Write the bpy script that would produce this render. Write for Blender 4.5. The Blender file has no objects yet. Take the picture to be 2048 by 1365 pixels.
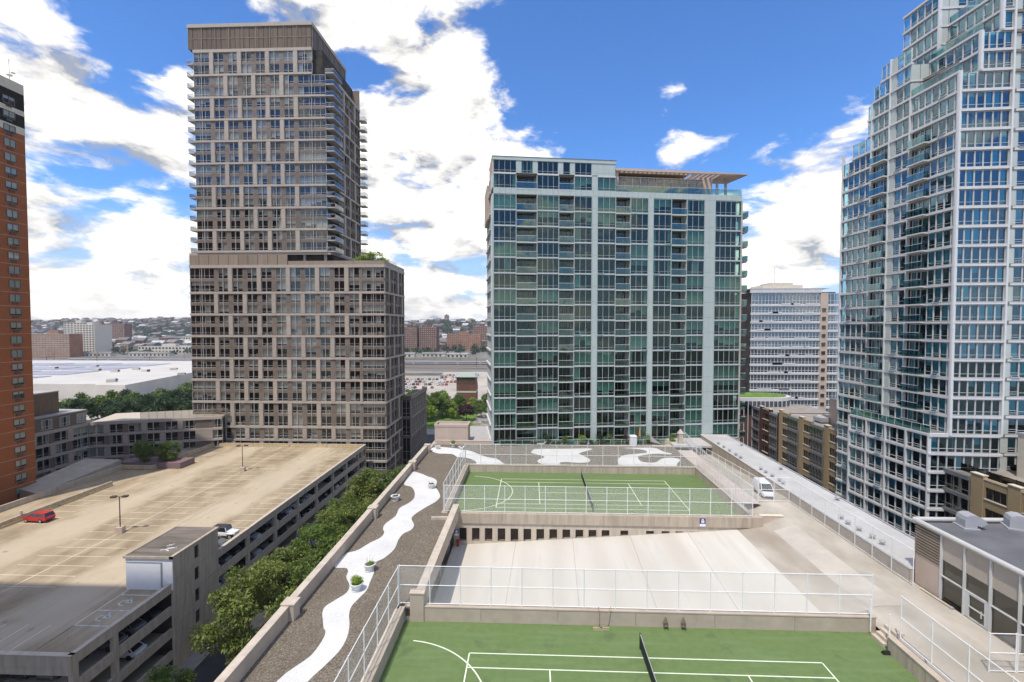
import bpy, bmesh, math, random
import numpy as np
from mathutils import Vector, Matrix
from mathutils.geometry import tessellate_polygon

rnd = random.Random(7)
scene = bpy.context.scene
COL = scene.collection
rad = math.radians

# ------------------------------------------------------------------ camera, sky, sun, exposure
# Units are metres. z = 0 is the tennis court surface on the podium roof; the street lies at z = -22.
cam_data = bpy.data.cameras.new("camera")
cam_data.sensor_width = 36.0
cam_data.lens = 940.5 / 2048 * 36.0
cam_data.clip_start = 0.1
cam_data.clip_end = 9000
cam = bpy.data.objects.new("camera", cam_data)
cam.location = (0, 0, 22.6)
cam.rotation_euler = (math.pi / 2 - 0.0324, 0, 0.0401)
COL.objects.link(cam)
scene.camera = cam

SUN_EL, SUN_AZ = rad(65), rad(206)          # azimuth clockwise from +Y
to_sun = Vector((math.sin(SUN_AZ) * math.cos(SUN_EL), math.cos(SUN_AZ) * math.cos(SUN_EL), math.sin(SUN_EL)))
sun_data = bpy.data.lights.new("sun", 'SUN')
sun_data.energy = 3.45
sun_data.angle = rad(0.55)
sun_data.color = (1.0, 0.93, 0.82)
sun = bpy.data.objects.new("sun", sun_data)
sun.rotation_euler = to_sun.to_track_quat('Z', 'Y').to_euler()
sun.location = (-60, -120, 250)
COL.objects.link(sun)

scene.view_settings.view_transform = 'Standard'
scene.view_settings.look = 'None'
scene.view_settings.gamma = 1
scene.view_settings.use_curve_mapping = False
scene.view_settings.exposure = 0.24
scene.cycles.max_bounces = 4
scene.cycles.diffuse_bounces = 3
scene.cycles.glossy_bounces = 3
scene.cycles.transparent_max_bounces = 12
scene.cycles.caustics_reflective = False
scene.cycles.caustics_refractive = False

# cloud banks: direction (x, y, z), angular radius, weight (negative = blue gap)
CLOUDS = [(-0.639, 0.695, 0.329, 0.098, 0.3), (-0.595, 0.751, 0.286, 0.073, 0.2), (-0.692, 0.634, 0.346, 0.041, 0.12), (-0.64, 0.635, 0.434, 0.062, 0.14), (-0.675, 0.724, 0.144, 0.135, 0.22), (-0.703, 0.709, 0.056, 0.156, 0.2), (-0.348, 0.779, 0.521, 0.091, 0.28), (-0.228, 0.827, 0.515, 0.104, 0.26), (-0.12, 0.867, 0.483, 0.064, 0.18), (-0.194, 0.906, 0.375, 0.163, 0.32), (-0.279, 0.928, 0.249, 0.148, 0.28), (-0.2, 0.975, 0.096, 0.135, 0.25), (-0.03, 0.9, 0.435, 0.057, 0.2), (0.056, 0.927, 0.37, 0.073, 0.24), (0.239, 0.866, 0.44, 0.043, 0.26), (0.263, 0.884, 0.386, 0.05, 0.3), (0.384, 0.821, 0.422, 0.024, 0.12), (0.432, 0.845, 0.314, 0.087, 0.2), (0.467, 0.845, 0.262, 0.069, 0.16), (0.52, 0.773, 0.363, 0.047, 0.32), (0.472, 0.867, 0.163, 0.098, 0.26), (0.483, 0.87, 0.101, 0.108, 0.2), (-0.67, 0.697, 0.254, 0.046, 0.1), (0.329, 0.935, 0.129, 0.146, 0.2), (0.504, 0.757, 0.416, 0.023, 0.08), (0.201, 0.929, 0.311, 0.048, 0.14), (-0.589, 0.682, 0.434, 0.066, -0.3), (0.06, 0.862, 0.503, 0.134, -0.3), (0.11, 0.896, 0.43, 0.065, -0.2), (0.349, 0.853, 0.388, 0.079, -0.28), (0.398, 0.786, 0.474, 0.128, -0.34), (0.187, 0.91, 0.37, 0.057, -0.2), (-0.666, 0.709, 0.23, 0.054, -0.12), (-0.285, 0.836, 0.47, 0.04, -0.2), (0.611, 0.686, 0.394, 0.138, -0.2), (-0.324, 0.843, 0.431, 0.027, -0.12), (-0.675, 0.621, 0.399, 0.04, -0.1), (0.374, 0.888, 0.268, 0.046, -0.12), (0.118, 0.832, 0.543, 0.103, -0.25), (-0.719, 0.655, 0.231, 0.029, -0.1), (-0.494, 0.721, 0.486, 0.046, -0.15)]


class NT:
    """small helper to wire shader nodes"""
    def __init__(self, tree):
        self.t = tree

    def n(self, typ, **kw):
        nd = self.t.nodes.new(typ)
        ins = kw.pop('ins', {})
        for k, v in kw.items():
            setattr(nd, k, v)
        for k, v in ins.items():
            self.set(nd.inputs[k], v)
        return nd

    def set(self, sock, v):
        if isinstance(v, bpy.types.NodeSocket):
            self.t.links.new(v, sock)
        else:
            sock.default_value = v

    def math(self, op, a, b=None, c=None, clamp=False):
        nd = self.t.nodes.new('ShaderNodeMath')
        nd.operation = op
        nd.use_clamp = clamp
        self.set(nd.inputs[0], a)
        if b is not None:
            self.set(nd.inputs[1], b)
        if c is not None:
            self.set(nd.inputs[2], c)
        return nd.outputs[0]

    def vmath(self, op, a, b=None, out=0):
        nd = self.t.nodes.new('ShaderNodeVectorMath')
        nd.operation = op
        self.set(nd.inputs[0], a)
        if b is not None:
            self.set(nd.inputs[1], b)
        return nd.outputs['Value'] if out == 'v' else nd.outputs[0]

    def maprange(self, v, a, b, c=0.0, d=1.0, smooth=False):
        nd = self.t.nodes.new('ShaderNodeMapRange')
        if smooth:
            nd.interpolation_type = 'SMOOTHSTEP'
        nd.clamp = True
        self.set(nd.inputs[0], v)
        nd.inputs[1].default_value = a
        nd.inputs[2].default_value = b
        nd.inputs[3].default_value = c
        nd.inputs[4].default_value = d
        return nd.outputs[0]

    def mix(self, f, a, b, blend='MIX'):
        nd = self.t.nodes.new('ShaderNodeMix')
        nd.data_type = 'RGBA'
        nd.blend_type = blend
        nd.clamp_factor = True
        self.set(nd.inputs[0], f)
        self.set(nd.inputs[6], a)
        self.set(nd.inputs[7], b)
        return nd.outputs[2]


def rgb(c):
    return (c[0], c[1], c[2], 1.0)


world = bpy.data.worlds.new("World")
scene.world = world
world.use_nodes = True
world.cycles.sampling_method = 'MANUAL'
world.cycles.sample_map_resolution = 128
wt = world.node_tree
wt.nodes.clear()
W = NT(wt)
sky = W.n('ShaderNodeTexSky', sky_type='NISHITA', sun_disc=False)
sky.sun_elevation = SUN_EL
sky.sun_rotation = SUN_AZ
sky.altitude = 60
sky.air_density = 1.0
sky.dust_density = 0.4
sky.ozone_density = 3.0
gen = W.n('ShaderNodeTexCoord').outputs['Generated']
d = W.vmath('NORMALIZE', gen)
flat = W.vmath('MULTIPLY', d, (1.0, 1.0, 2.2))
warp = W.n('ShaderNodeTexNoise', noise_dimensions='3D', ins={'Vector': flat, 'Scale': 5.0, 'Detail': 3.0})
wv = W.vmath('MULTIPLY', W.vmath('SUBTRACT', warp.outputs['Color'], (0.5, 0.5, 0.5)), (0.10, 0.10, 0.10))
pv = W.vmath('ADD', flat, wv)


def cloud_noise(vec):
    a = W.n('ShaderNodeTexNoise', noise_dimensions='3D', ins={'Vector': vec, 'Scale': 6.2, 'Detail': 8.0, 'Roughness': 0.58}).outputs['Fac']
    return a


base = cloud_noise(pv)
up = cloud_noise(W.vmath('ADD', pv, (-0.02, -0.03, 0.085)))
bias = base
dw = W.vmath('ADD', d, W.vmath('MULTIPLY', wv, (0.6, 0.6, 0.6)))
for cx, cy, cz, r, w in CLOUDS:
    dist = W.vmath('DISTANCE', dw, (cx, cy, cz), out='v')
    bias = W.math('ADD', bias, W.maprange(dist, 0.0, r * 1.9, w * (0.36 if w > 0 else 0.95), 0.0, smooth=True))
dens = bias
mask = W.maprange(dens, 0.462, 0.605, smooth=True)
sep = W.n('ShaderNodeSeparateXYZ', ins={'Vector': d}).outputs['Z']
shade = W.math('ADD', W.math('MULTIPLY', W.math('SUBTRACT', base, up), 5.0), 0.70, clamp=True)
low = W.maprange(sep, 0.0, 0.32)
thick = W.maprange(dens, 0.60, 0.85)
shade2 = W.math('SUBTRACT', shade, W.math('MULTIPLY', thick, W.math('SUBTRACT', 0.55, W.math('MULTIPLY', low, 0.40))), clamp=True)
ccol = W.mix(W.math('POWER', shade2, 0.7), rgb((0.29, 0.305, 0.335)), rgb((1.0, 0.945, 0.85)))
skyc0 = W.vmath('MULTIPLY', sky.outputs[0], (0.62, 1.0, 1.46))
skyc = W.mix(W.maprange(sep, 0.0, 0.22, 0.8, 0.0), skyc0, rgb((4.6, 5.3, 6.3)))
bg_sky = W.n('ShaderNodeBackground', ins={'Color': skyc, 'Strength': 0.125})
bg_cl = W.n('ShaderNodeBackground', ins={'Color': ccol, 'Strength': 1.32})
mixs = W.n('ShaderNodeMixShader', ins={0: W.math('MULTIPLY', mask, 0.96), 1: bg_sky.outputs[0], 2: bg_cl.outputs[0]})
wo = W.n('ShaderNodeOutputWorld')
wt.links.new(mixs.outputs[0], wo.inputs['Surface'])

# ------------------------------------------------------------------ materials
MATS = {}


def M(name):
    return MATS[name]


def mat(name, col, rough=0.8, var=0.12, scale=1.2, bump=0.0, metal=0.0, col2=None, coords='Object', stretch=None, spec=0.3, rand=0.0, detail=6.0, big=None):
    """principled material with procedural colour variation"""
    m = bpy.data.materials.new(name)
    m.use_nodes = True
    t = m.node_tree
    t.nodes.clear()
    N = NT(t)
    tc = N.n('ShaderNodeTexCoord').outputs[coords]
    oi = N.n('ShaderNodeObjectInfo')
    vec = tc
    if stretch:
        vec = N.vmath('MULTIPLY', tc, stretch)
    vec = N.vmath('ADD', vec, N.vmath('MULTIPLY', oi.outputs['Location'], (0.37, 0.37, 0.37)))
    no = N.n('ShaderNodeTexNoise', ins={'Vector': vec, 'Scale': scale, 'Detail': detail, 'Roughness': 0.6})
    f = N.maprange(no.outputs['Fac'], 0.3, 0.7)
    c2 = col2 or tuple(x * (1 - 2 * var) for x in col)
    c1 = tuple(min(1, x * (1 + var)) for x in col) if not col2 else col
    c = N.mix(f, rgb(c2), rgb(c1))
    if big:
        nb = N.n('ShaderNodeTexNoise', ins={'Vector': vec, 'Scale': big[0], 'Detail': 3.0})
        c = N.mix(N.maprange(nb.outputs['Fac'], 0.45, 0.7, 0, big[2]), c, rgb(big[1]))
    if rand:
        hs = N.n('ShaderNodeHueSaturation', ins={'Color': c})
        N.set(hs.inputs['Value'], N.math('ADD', N.math('MULTIPLY', oi.outputs['Random'], rand), 1 - rand / 2))
        c = hs.outputs[0]
    b = N.n('ShaderNodeBsdfPrincipled')
    N.set(b.inputs['Base Color'], c)
    b.inputs['Roughness'].default_value = rough
    b.inputs['Metallic'].default_value = metal
    b.inputs['Specular IOR Level'].default_value = spec
    if bump:
        bp = N.n('ShaderNodeBump', ins={'Strength': bump, 'Distance': 0.02, 'Height': no.outputs['Fac']})
        t.links.new(bp.outputs[0], b.inputs['Normal'])
    o = N.n('ShaderNodeOutputMaterial')
    t.links.new(b.outputs[0], o.inputs['Surface'])
    MATS[name] = m
    return m


def glass(name, tint, refl=(0.85, 0.9, 0.95), f0=0.16, rough=0.015, wav=0.06, gain=0.8):
    """window glass: fresnel reflection over tinted see-through, slightly wavy panes"""
    m = bpy.data.materials.new(name)
    m.use_nodes = True
    t = m.node_tree
    t.nodes.clear()
    N = NT(t)
    tr = N.n('ShaderNodeBsdfTransparent', ins={'Color': rgb(tint)})
    gl = N.n('ShaderNodeBsdfGlossy', ins={'Color': rgb(refl), 'Roughness': rough})
    tc = N.n('ShaderNodeTexCoord').outputs['Object']
    oi = N.n('ShaderNodeObjectInfo')
    vec = N.vmath('ADD', tc, N.vmath('MULTIPLY', oi.outputs['Location'], (0.31, 0.47, 0.73)))
    no = N.n('ShaderNodeTexNoise', ins={'Vector': vec, 'Scale': 0.55, 'Detail': 1.0})
    bp = N.n('ShaderNodeBump', ins={'Strength': wav, 'Distance': 0.25, 'Height': no.outputs['Fac']})
    t.links.new(bp.outputs[0], gl.inputs['Normal'])
    lw = N.n('ShaderNodeFresnel', ins={'IOR': 1.5})
    fac = N.math('ADD', N.math('MULTIPLY', lw.outputs[0], gain), f0, clamp=True)
    mx = N.n('ShaderNodeMixShader', ins={0: fac, 1: tr.outputs[0], 2: gl.outputs[0]})
    o = N.n('ShaderNodeOutputMaterial')
    t.links.new(mx.outputs[0], o.inputs['Surface'])
    MATS[name] = m
    return m


def chain_link(name):
    """white vinyl coated diamond wire: real spacing and wire width, see-through between"""
    m = bpy.data.materials.new(name)
    m.use_nodes = True
    t = m.node_tree
    t.nodes.clear()
    N = NT(t)
    tc = N.n('ShaderNodeTexCoord').outputs['Object']
    s = N.n('ShaderNodeSeparateXYZ', ins={'Vector': tc})
    h = N.math('ADD', s.outputs['X'], s.outputs['Y'])
    p = 0.06
    a = N.math('FRACT', N.math('DIVIDE', N.math('ADD', h, s.outputs['Z']), p))
    b = N.math('FRACT', N.math('DIVIDE', N.math('SUBTRACT', h, s.outputs['Z']), p))
    wa = N.math('LESS_THAN', a, 0.105)
    wb = N.math('LESS_THAN', b, 0.105)
    w = N.math('MAXIMUM', wa, wb)
    pr = N.n('ShaderNodeBsdfPrincipled', ins={'Base Color': rgb((0.74, 0.74, 0.71)), 'Roughness': 0.5})
    tr = N.n('ShaderNodeBsdfTransparent')
    mx = N.n('ShaderNodeMixShader', ins={0: w, 1: tr.outputs[0], 2: pr.outputs[0]})
    o = N.n('ShaderNodeOutputMaterial')
    t.links.new(mx.outputs[0], o.inputs['Surface'])
    MATS[name] = m


def brick_mat(name, c1, c2, mortar, sc=1.0, rough=0.9):
    m = bpy.data.materials.new(name)
    m.use_nodes = True
    t = m.node_tree
    t.nodes.clear()
    N = NT(t)
    tc = N.n('ShaderNodeTexCoord').outputs['Object']
    s = N.n('ShaderNodeSeparateXYZ', ins={'Vector': tc})
    cb = N.n('ShaderNodeCombineXYZ', ins={'X': N.math('ADD', s.outputs['X'], s.outputs['Y']), 'Y': s.outputs['Z']})
    br = N.n('ShaderNodeTexBrick', ins={'Vector': cb.outputs[0], 'Color1': rgb(c1), 'Color2': rgb(c2), 'Mortar': rgb(mortar), 'Scale': 1.0 / sc, 'Mortar Size': 0.012, 'Brick Width': 0.24, 'Row Height': 0.08})
    no = N.n('ShaderNodeTexNoise', ins={'Vector': tc, 'Scale': 0.5, 'Detail': 5.0})
    c = N.mix(N.maprange(no.outputs['Fac'], 0.35, 0.7, 0.0, 0.35), br.outputs[0], rgb(tuple(x * 0.7 for x in c1)))
    b = N.n('ShaderNodeBsdfPrincipled', ins={'Base Color': c, 'Roughness': rough, 'Specular IOR Level': 0.2})
    o = N.n('ShaderNodeOutputMaterial')
    t.links.new(b.outputs[0], o.inputs['Surface'])
    MATS[name] = m


def leaf_mat(name, c1, c2):
    m = bpy.data.materials.new(name)
    m.use_nodes = True
    t = m.node_tree
    t.nodes.clear()
    N = NT(t)
    tc = N.n('ShaderNodeTexCoord').outputs['Object']
    no = N.n('ShaderNodeTexNoise', ins={'Vector': tc, 'Scale': 0.8, 'Detail': 4.0})
    ge = N.n('ShaderNodeNewGeometry')
    c = N.mix(N.maprange(no.outputs['Fac'], 0.35, 0.65), rgb(c1), rgb(c2))
    hs = N.n('ShaderNodeHueSaturation', ins={'Color': c})
    N.set(hs.inputs['Value'], N.math('ADD', N.math('MULTIPLY', ge.outputs['Random Per Island'], 0.7), 0.65))
    b = N.n('ShaderNodeBsdfPrincipled', ins={'Base Color': hs.outputs[0], 'Roughness': 0.55, 'Specular IOR Level': 0.35})
    tl = N.n('ShaderNodeBsdfTranslucent', ins={'Color': hs.outputs[0]})
    mx = N.n('ShaderNodeMixShader', ins={0: 0.28, 1: b.outputs[0], 2: tl.outputs[0]})
    o = N.n('ShaderNodeOutputMaterial')
    t.links.new(mx.outputs[0], o.inputs['Surface'])
    MATS[name] = m


mat('stone_light', (0.42, 0.36, 0.30), var=0.06, scale=0.7, rand=0.10)
mat('stone_band', (0.44, 0.38, 0.32), var=0.05, scale=0.6, rand=0.06)
mat('brown_panel', (0.19, 0.15, 0.12), rough=0.6, var=0.08, scale=0.5, rand=0.30)
mat('louvre_panel', (0.29, 0.23, 0.175), rough=0.55, var=0.08, scale=0.4, stretch=(3, 3, .4), rand=0.22)
mat('louvre_dark', (0.15, 0.11, 0.075), rough=0.5, var=0.10, scale=0.5, stretch=(4, 4, .4), rand=0.25)
mat('slab_grey', (0.42, 0.40, 0.38), var=0.06)
mat('alu', (0.60, 0.60, 0.58), rough=0.4, var=0.04, spec=0.5)
mat('alu_dark', (0.16, 0.16, 0.16), rough=0.4, var=0.05, spec=0.5)
mat('white_frame', (0.66, 0.66, 0.65), rough=0.45, var=0.03, spec=0.5)
mat('frame_grey', (0.46, 0.49, 0.48), rough=0.45, var=0.03, spec=0.5)
mat('white_band', (0.62, 0.61, 0.60), rough=0.5, var=0.05, scale=0.5)
mat('panel_white', (0.44, 0.50, 0.47), rough=0.3, var=0.03, spec=0.5, rand=0.05)
mat('panel_green', (0.48, 0.52, 0.48), rough=0.35, var=0.03, spec=0.5, rand=0.06)
mat('blind', (0.82, 0.81, 0.76), rough=0.9, var=0.05, scale=3, stretch=(6, 6, .3), rand=0.18)
mat('curtain', (0.66, 0.68, 0.64), rough=0.9, var=0.20, scale=2, stretch=(9, 9, .15), rand=0.3)
mat('blind_teal', (0.40, 0.78, 0.82), rough=0.9, var=0.05, rand=0.2)
mat('interior', (0.06, 0.052, 0.042), rough=0.9, var=0.35, scale=0.6, rand=0.2)
mat('interior_slab', (0.22, 0.20, 0.18), rough=0.9, var=0.1)
mat('clutter', (0.55, 0.45, 0.35), rough=0.8, var=0.4, scale=3, rand=0.8)
glass('glass_grey', (0.76, 0.76, 0.72), refl=(0.78, 0.80, 0.80), f0=0.07, gain=0.6)
glass('glass_green', (0.34, 0.56, 0.48), refl=(0.52, 0.68, 0.64), f0=0.07, gain=0.6)
glass('glass_teal', (0.32, 0.68, 0.76), refl=(0.46, 0.68, 0.82), f0=0.17, gain=0.8)
glass('glass_shade', (0.60, 0.58, 0.52), refl=(0.6, 0.58, 0.54), f0=0.03, gain=0.3)  # darker, duller copy of the grey glass: flank shade put into the material
glass('rail_green', (0.32, 0.52, 0.46), refl=(0.7, 0.9, 0.85), f0=0.10)
glass('rail_teal', (0.20, 0.46, 0.48), refl=(0.55, 0.8, 0.85), f0=0.16)
glass('rail_grey', (0.62, 0.64, 0.64), f0=0.10)
glass('glass_dark', (0.24, 0.25, 0.24), refl=(0.75, 0.75, 0.7), f0=0.12)
glass('glass_blue', (0.20, 0.27, 0.36), refl=(0.65, 0.78, 0.95), f0=0.22)
chain_link('chain_link')
mat('fence_white', (0.80, 0.80, 0.78), rough=0.45, var=0.04, spec=0.5)
mat('concrete', (0.43, 0.37, 0.29), var=0.10, scale=0.5, bump=0.2, big=(0.12, (0.34, 0.31, 0.27), 0.6), stretch=(1, 1, 1))
mat('concrete_wall', (0.46, 0.39, 0.30), var=0.12, scale=0.8, bump=0.2, stretch=(2.5, 2.5, 0.35), rand=0.06)
mat('parapet', (0.46, 0.385, 0.305), var=0.08, scale=0.7, bump=0.15)
mat('wall_light', (0.54, 0.465, 0.375), var=0.10, scale=0.7, stretch=(2, 2, .5))
mat('ramp', (0.60, 0.565, 0.50), var=0.07, scale=0.5, bump=0.15, stretch=(1.8, 0.2, 1), detail=9, big=(0.25, (0.48, 0.435, 0.37), 0.75))
mat('drive', (0.46, 0.415, 0.35), var=0.14, scale=0.30, bump=0.15, big=(0.17, (0.30, 0.25, 0.19), 0.85), detail=9, stretch=(1.3, 0.6, 1))
mat('paving_pink', (0.55, 0.47, 0.42), var=0.10, scale=0.4, big=(0.2, (0.42, 0.34, 0.30), 0.5))
mat('deck', (0.39, 0.33, 0.25), var=0.20, scale=0.22, bump=0.15, big=(0.06, (0.52, 0.45, 0.36), 0.95), detail=10, stretch=(1.0, 0.5, 1))
def deck_mat(name):
    m = bpy.data.materials.new(name)
    m.use_nodes = True
    t = m.node_tree
    t.nodes.clear()
    N = NT(t)
    tc = N.n('ShaderNodeTexCoord').outputs['Object']
    no = N.n('ShaderNodeTexNoise', ins={'Vector': N.vmath('MULTIPLY', tc, (1.0, 0.45, 1)), 'Scale': 0.35, 'Detail': 10.0, 'Roughness': 0.62})
    n2 = N.n('ShaderNodeTexNoise', ins={'Vector': tc, 'Scale': 0.09, 'Detail': 5.0, 'Roughness': 0.6})
    x = N.n('ShaderNodeSeparateXYZ', ins={'Vector': tc}).outputs['X']
    xw = N.math('ADD', x, N.math('MULTIPLY', N.math('SUBTRACT', n2.outputs['Fac'], 0.5), 9.0))
    a1 = N.maprange(N.math('ABSOLUTE', N.math('SUBTRACT', xw, 13.4)), 1.5, 5.5, 1.0, 0.0, smooth=True)
    a2 = N.maprange(N.math('ABSOLUTE', N.math('SUBTRACT', xw, -7.8)), 1.5, 5.5, 1.0, 0.0, smooth=True)
    aisle = N.math('MAXIMUM', a1, a2)
    c = N.mix(N.maprange(no.outputs['Fac'], 0.32, 0.68), rgb((0.25, 0.19, 0.115)), rgb((0.46, 0.375, 0.26)))
    c = N.mix(N.math('MULTIPLY', aisle, 0.75), c, rgb((0.53, 0.445, 0.325)))
    c = N.mix(N.maprange(n2.outputs['Fac'], 0.55, 0.75, 0.0, 0.45), c, rgb((0.28, 0.225, 0.15)))
    n3 = N.n('ShaderNodeTexNoise', ins={'Vector': tc, 'Scale': 0.75, 'Detail': 3.0})
    c = N.mix(N.maprange(n3.outputs['Fac'], 0.64, 0.74, 0.0, 0.5, smooth=True), c, rgb((0.15, 0.12, 0.085)))
    n4 = N.n('ShaderNodeTexNoise', ins={'Vector': N.vmath('MULTIPLY', tc, (2.5, 0.08, 1)), 'Scale': 0.6, 'Detail': 5.0})
    c = N.mix(N.maprange(n4.outputs['Fac'], 0.58, 0.70, 0.0, 0.35, smooth=True), c, rgb((0.24, 0.20, 0.145)))
    b = N.n('ShaderNodeBsdfPrincipled', ins={'Base Color': c, 'Roughness': 0.9, 'Specular IOR Level': 0.15})
    o = N.n('ShaderNodeOutputMaterial')
    t.links.new(b.outputs[0], o.inputs['Surface'])
    MATS[name] = m


deck_mat('deck_worn')
mat('drive_light', (0.50, 0.455, 0.39), var=0.08, scale=0.4)
mat('copper_green', (0.36, 0.42, 0.36), var=0.1)
mat('white_roof', (0.50, 0.49, 0.47), var=0.07, scale=0.4, big=(0.15, (0.40, 0.39, 0.37), 0.6))
mat('membrane', (0.13, 0.13, 0.135), rough=0.7, var=0.12, scale=0.5, big=(0.12, (0.22, 0.21, 0.21), 0.8))
mat('stair_roof', (0.16, 0.135, 0.11), var=0.25, scale=0.7, big=(0.3, (0.24, 0.20, 0.165), 0.8), stretch=(0.4, 2, 1))
mat('white_stucco', (0.78, 0.78, 0.78), var=0.02)
mat('court', (0.15, 0.225, 0.092), rough=0.75, var=0.05, scale=0.25, big=(0.20, (0.095, 0.14, 0.062), 0.9))
def court_mat(name):
    m = bpy.data.materials.new(name)
    m.use_nodes = True
    t = m.node_tree
    t.nodes.clear()
    N = NT(t)
    tc = N.n('ShaderNodeTexCoord').outputs['Object']
    a = N.n('ShaderNodeTexNoise', ins={'Vector': tc, 'Scale': 0.42, 'Detail': 4.0, 'Roughness': 0.55}).outputs['Fac']
    b = N.n('ShaderNodeTexNoise', ins={'Vector': tc, 'Scale': 1.7, 'Detail': 8.0, 'Roughness': 0.7}).outputs['Fac']
    e = N.n('ShaderNodeTexNoise', ins={'Vector': N.vmath('MULTIPLY', tc, (0.25, 2.2, 1)), 'Scale': 0.9, 'Detail': 6.0}).outputs['Fac']
    c = N.mix(N.maprange(b, 0.35, 0.7), rgb((0.115, 0.172, 0.062)), rgb((0.145, 0.205, 0.075)))
    c = N.mix(N.maprange(e, 0.5, 0.75, 0.0, 0.35), c, rgb((0.20, 0.26, 0.135)))
    c = N.mix(N.maprange(a, 0.60, 0.70, 0.0, 0.55, smooth=True), c, rgb((0.085, 0.12, 0.06)))
    p = N.n('ShaderNodeBsdfPrincipled', ins={'Base Color': c, 'Roughness': 0.8, 'Specular IOR Level': 0.2})
    o = N.n('ShaderNodeOutputMaterial')
    t.links.new(p.outputs[0], o.inputs['Surface'])
    MATS[name] = m


court_mat('court_worn')
mat('joint', (0.30, 0.265, 0.22), var=0.2)
mat('court_line', (0.72, 0.78, 0.60), rough=0.7, var=0.06, scale=3)
mat('paint_yellow', (0.72, 0.50, 0.10), rough=0.7, var=0.25, scale=1.5)
mat('paint_line', (0.74, 0.66, 0.50), rough=0.8, var=0.12, scale=1.5)
mat('paint_blue', (0.60, 0.62, 0.60), rough=0.8, var=0.25, scale=2)
mat('steel_grey', (0.36, 0.36, 0.37), rough=0.45, var=0.06, spec=0.5)
mat('bronze', (0.12, 0.085, 0.06), rough=0.6, var=0.2)
mat('black', (0.02, 0.02, 0.02), rough=0.6, var=0.1)
mat('net_dark', (0.025, 0.03, 0.028), rough=0.8, var=0.2)
mat('asphalt', (0.055, 0.055, 0.055), var=0.15, scale=0.6)
mat('pavement', (0.30, 0.27, 0.235), var=0.12, scale=0.5)
mat('soil', (0.14, 0.10, 0.07), var=0.2)
mat('lawn', (0.13, 0.22, 0.035), var=0.18, scale=0.5)
mat('ground', (0.20, 0.185, 0.16), var=0.22, scale=0.02, big=(0.006, (0.12, 0.14, 0.08), 0.8), detail=9)
mat('lot', (0.44, 0.385, 0.325), var=0.15, scale=0.06)
mat('rail_bed', (0.20, 0.165, 0.14), var=0.3, scale=0.05, stretch=(0.2, 2, 1))
mat('bark', (0.11, 0.085, 0.065), var=0.25, scale=4, bump=0.4)
leaf_mat('leaf', (0.075, 0.13, 0.02), (0.17, 0.235, 0.05))
leaf_mat('leaf_olive', (0.10, 0.145, 0.024), (0.21, 0.25, 0.06))
leaf_mat('leaf_bright', (0.19, 0.29, 0.03), (0.30, 0.38, 0.07))
leaf_mat('leaf_far', (0.09, 0.15, 0.028), (0.17, 0.24, 0.055))
leaf_mat('leaf_dark', (0.025, 0.055, 0.02), (0.055, 0.10, 0.03))
leaf_mat('leaf_purple', (0.045, 0.02, 0.03), (0.08, 0.035, 0.045))
leaf_mat('leaf_hill', (0.03, 0.06, 0.03), (0.06, 0.09, 0.04))
brick_mat('brick_red', (0.42, 0.135, 0.045), (0.31, 0.095, 0.035), (0.20, 0.10, 0.06), sc=1.3)
brick_mat('brick_brown', (0.11, 0.042, 0.026), (0.08, 0.03, 0.02), (0.09, 0.05, 0.04))
brick_mat('brick_tan', (0.42, 0.31, 0.17), (0.36, 0.26, 0.14), (0.34, 0.26, 0.16))
brick_mat('brick_plum', (0.14, 0.075, 0.07), (0.10, 0.055, 0.05), (0.12, 0.08, 0.07))
mat('brick_far', (0.185, 0.085, 0.058), var=0.15, scale=0.1, rand=0.3)
mat('brick_far_orange', (0.36, 0.155, 0.08), var=0.15, scale=0.1, rand=0.2)
mat('cream', (0.60, 0.55, 0.45), var=0.06, rand=0.1)
mat('tan_wall', (0.53, 0.42, 0.34), var=0.05, scale=0.6, rand=0.06)
mat('window_pale', (0.36, 0.31, 0.26), var=0.3, rand=0.4)
mat('window_far', (0.035, 0.04, 0.05), rough=0.15, var=0.3, spec=0.6)
mat('house_mix', (0.34, 0.30, 0.26), var=0.3, scale=0.02, rand=1.0)
mat('house_grey', (0.30, 0.29, 0.28), var=0.3, scale=0.02, rand=0.8)
mat('house_tan', (0.36, 0.29, 0.21), var=0.3, scale=0.02, rand=0.8)
mat('matt_black', (0.028, 0.026, 0.024), rough=0.9, var=0.1, spec=0.1)
mat('roof_far', (0.24, 0.22, 0.205), var=0.2, scale=0.05, rand=0.8)
mat('mall_wall', (0.56, 0.52, 0.46), var=0.05, scale=0.1)
mat('mall_roof', (0.54, 0.51, 0.46), var=0.06, scale=0.05)
mat('solar', (0.33, 0.33, 0.40), rough=0.45, var=0.15, scale=0.2, stretch=(.2, 2, 1))
mat('tyre', (0.02, 0.02, 0.02), rough=0.8, var=0.1)
mat('rim', (0.55, 0.56, 0.58), rough=0.3, metal=0.7, var=0.05)
mat('lamp_red', (0.5, 0.03, 0.02), rough=0.2, var=0.1)
mat('lamp_clear', (0.75, 0.76, 0.78), rough=0.1, var=0.05, spec=0.6)
mat('car_glass', (0.02, 0.023, 0.026), rough=0.06, var=0.1, spec=0.8)
for nm, c in dict(red=(0.52, 0.022, 0.018), white=(0.80, 0.80, 0.80), silver=(0.46, 0.47, 0.49), black=(0.025, 0.025, 0.028), grey=(0.14, 0.145, 0.15), blue=(0.05, 0.10, 0.24), orange=(0.55, 0.17, 0.04)).items():
    mat('car_' + nm, c, rough=0.22, var=0.03, spec=0.7)
mat('plastic_dark', (0.05, 0.05, 0.052), rough=0.6, var=0.1)
mat('sign_blue', (0.07, 0.055, 0.22), rough=0.5, var=0.03)
mat('sign_white', (0.80, 0.79, 0.82), rough=0.5, var=0.02)
mat('safety_red', (0.42, 0.05, 0.03), rough=0.6, var=0.1)
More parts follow.
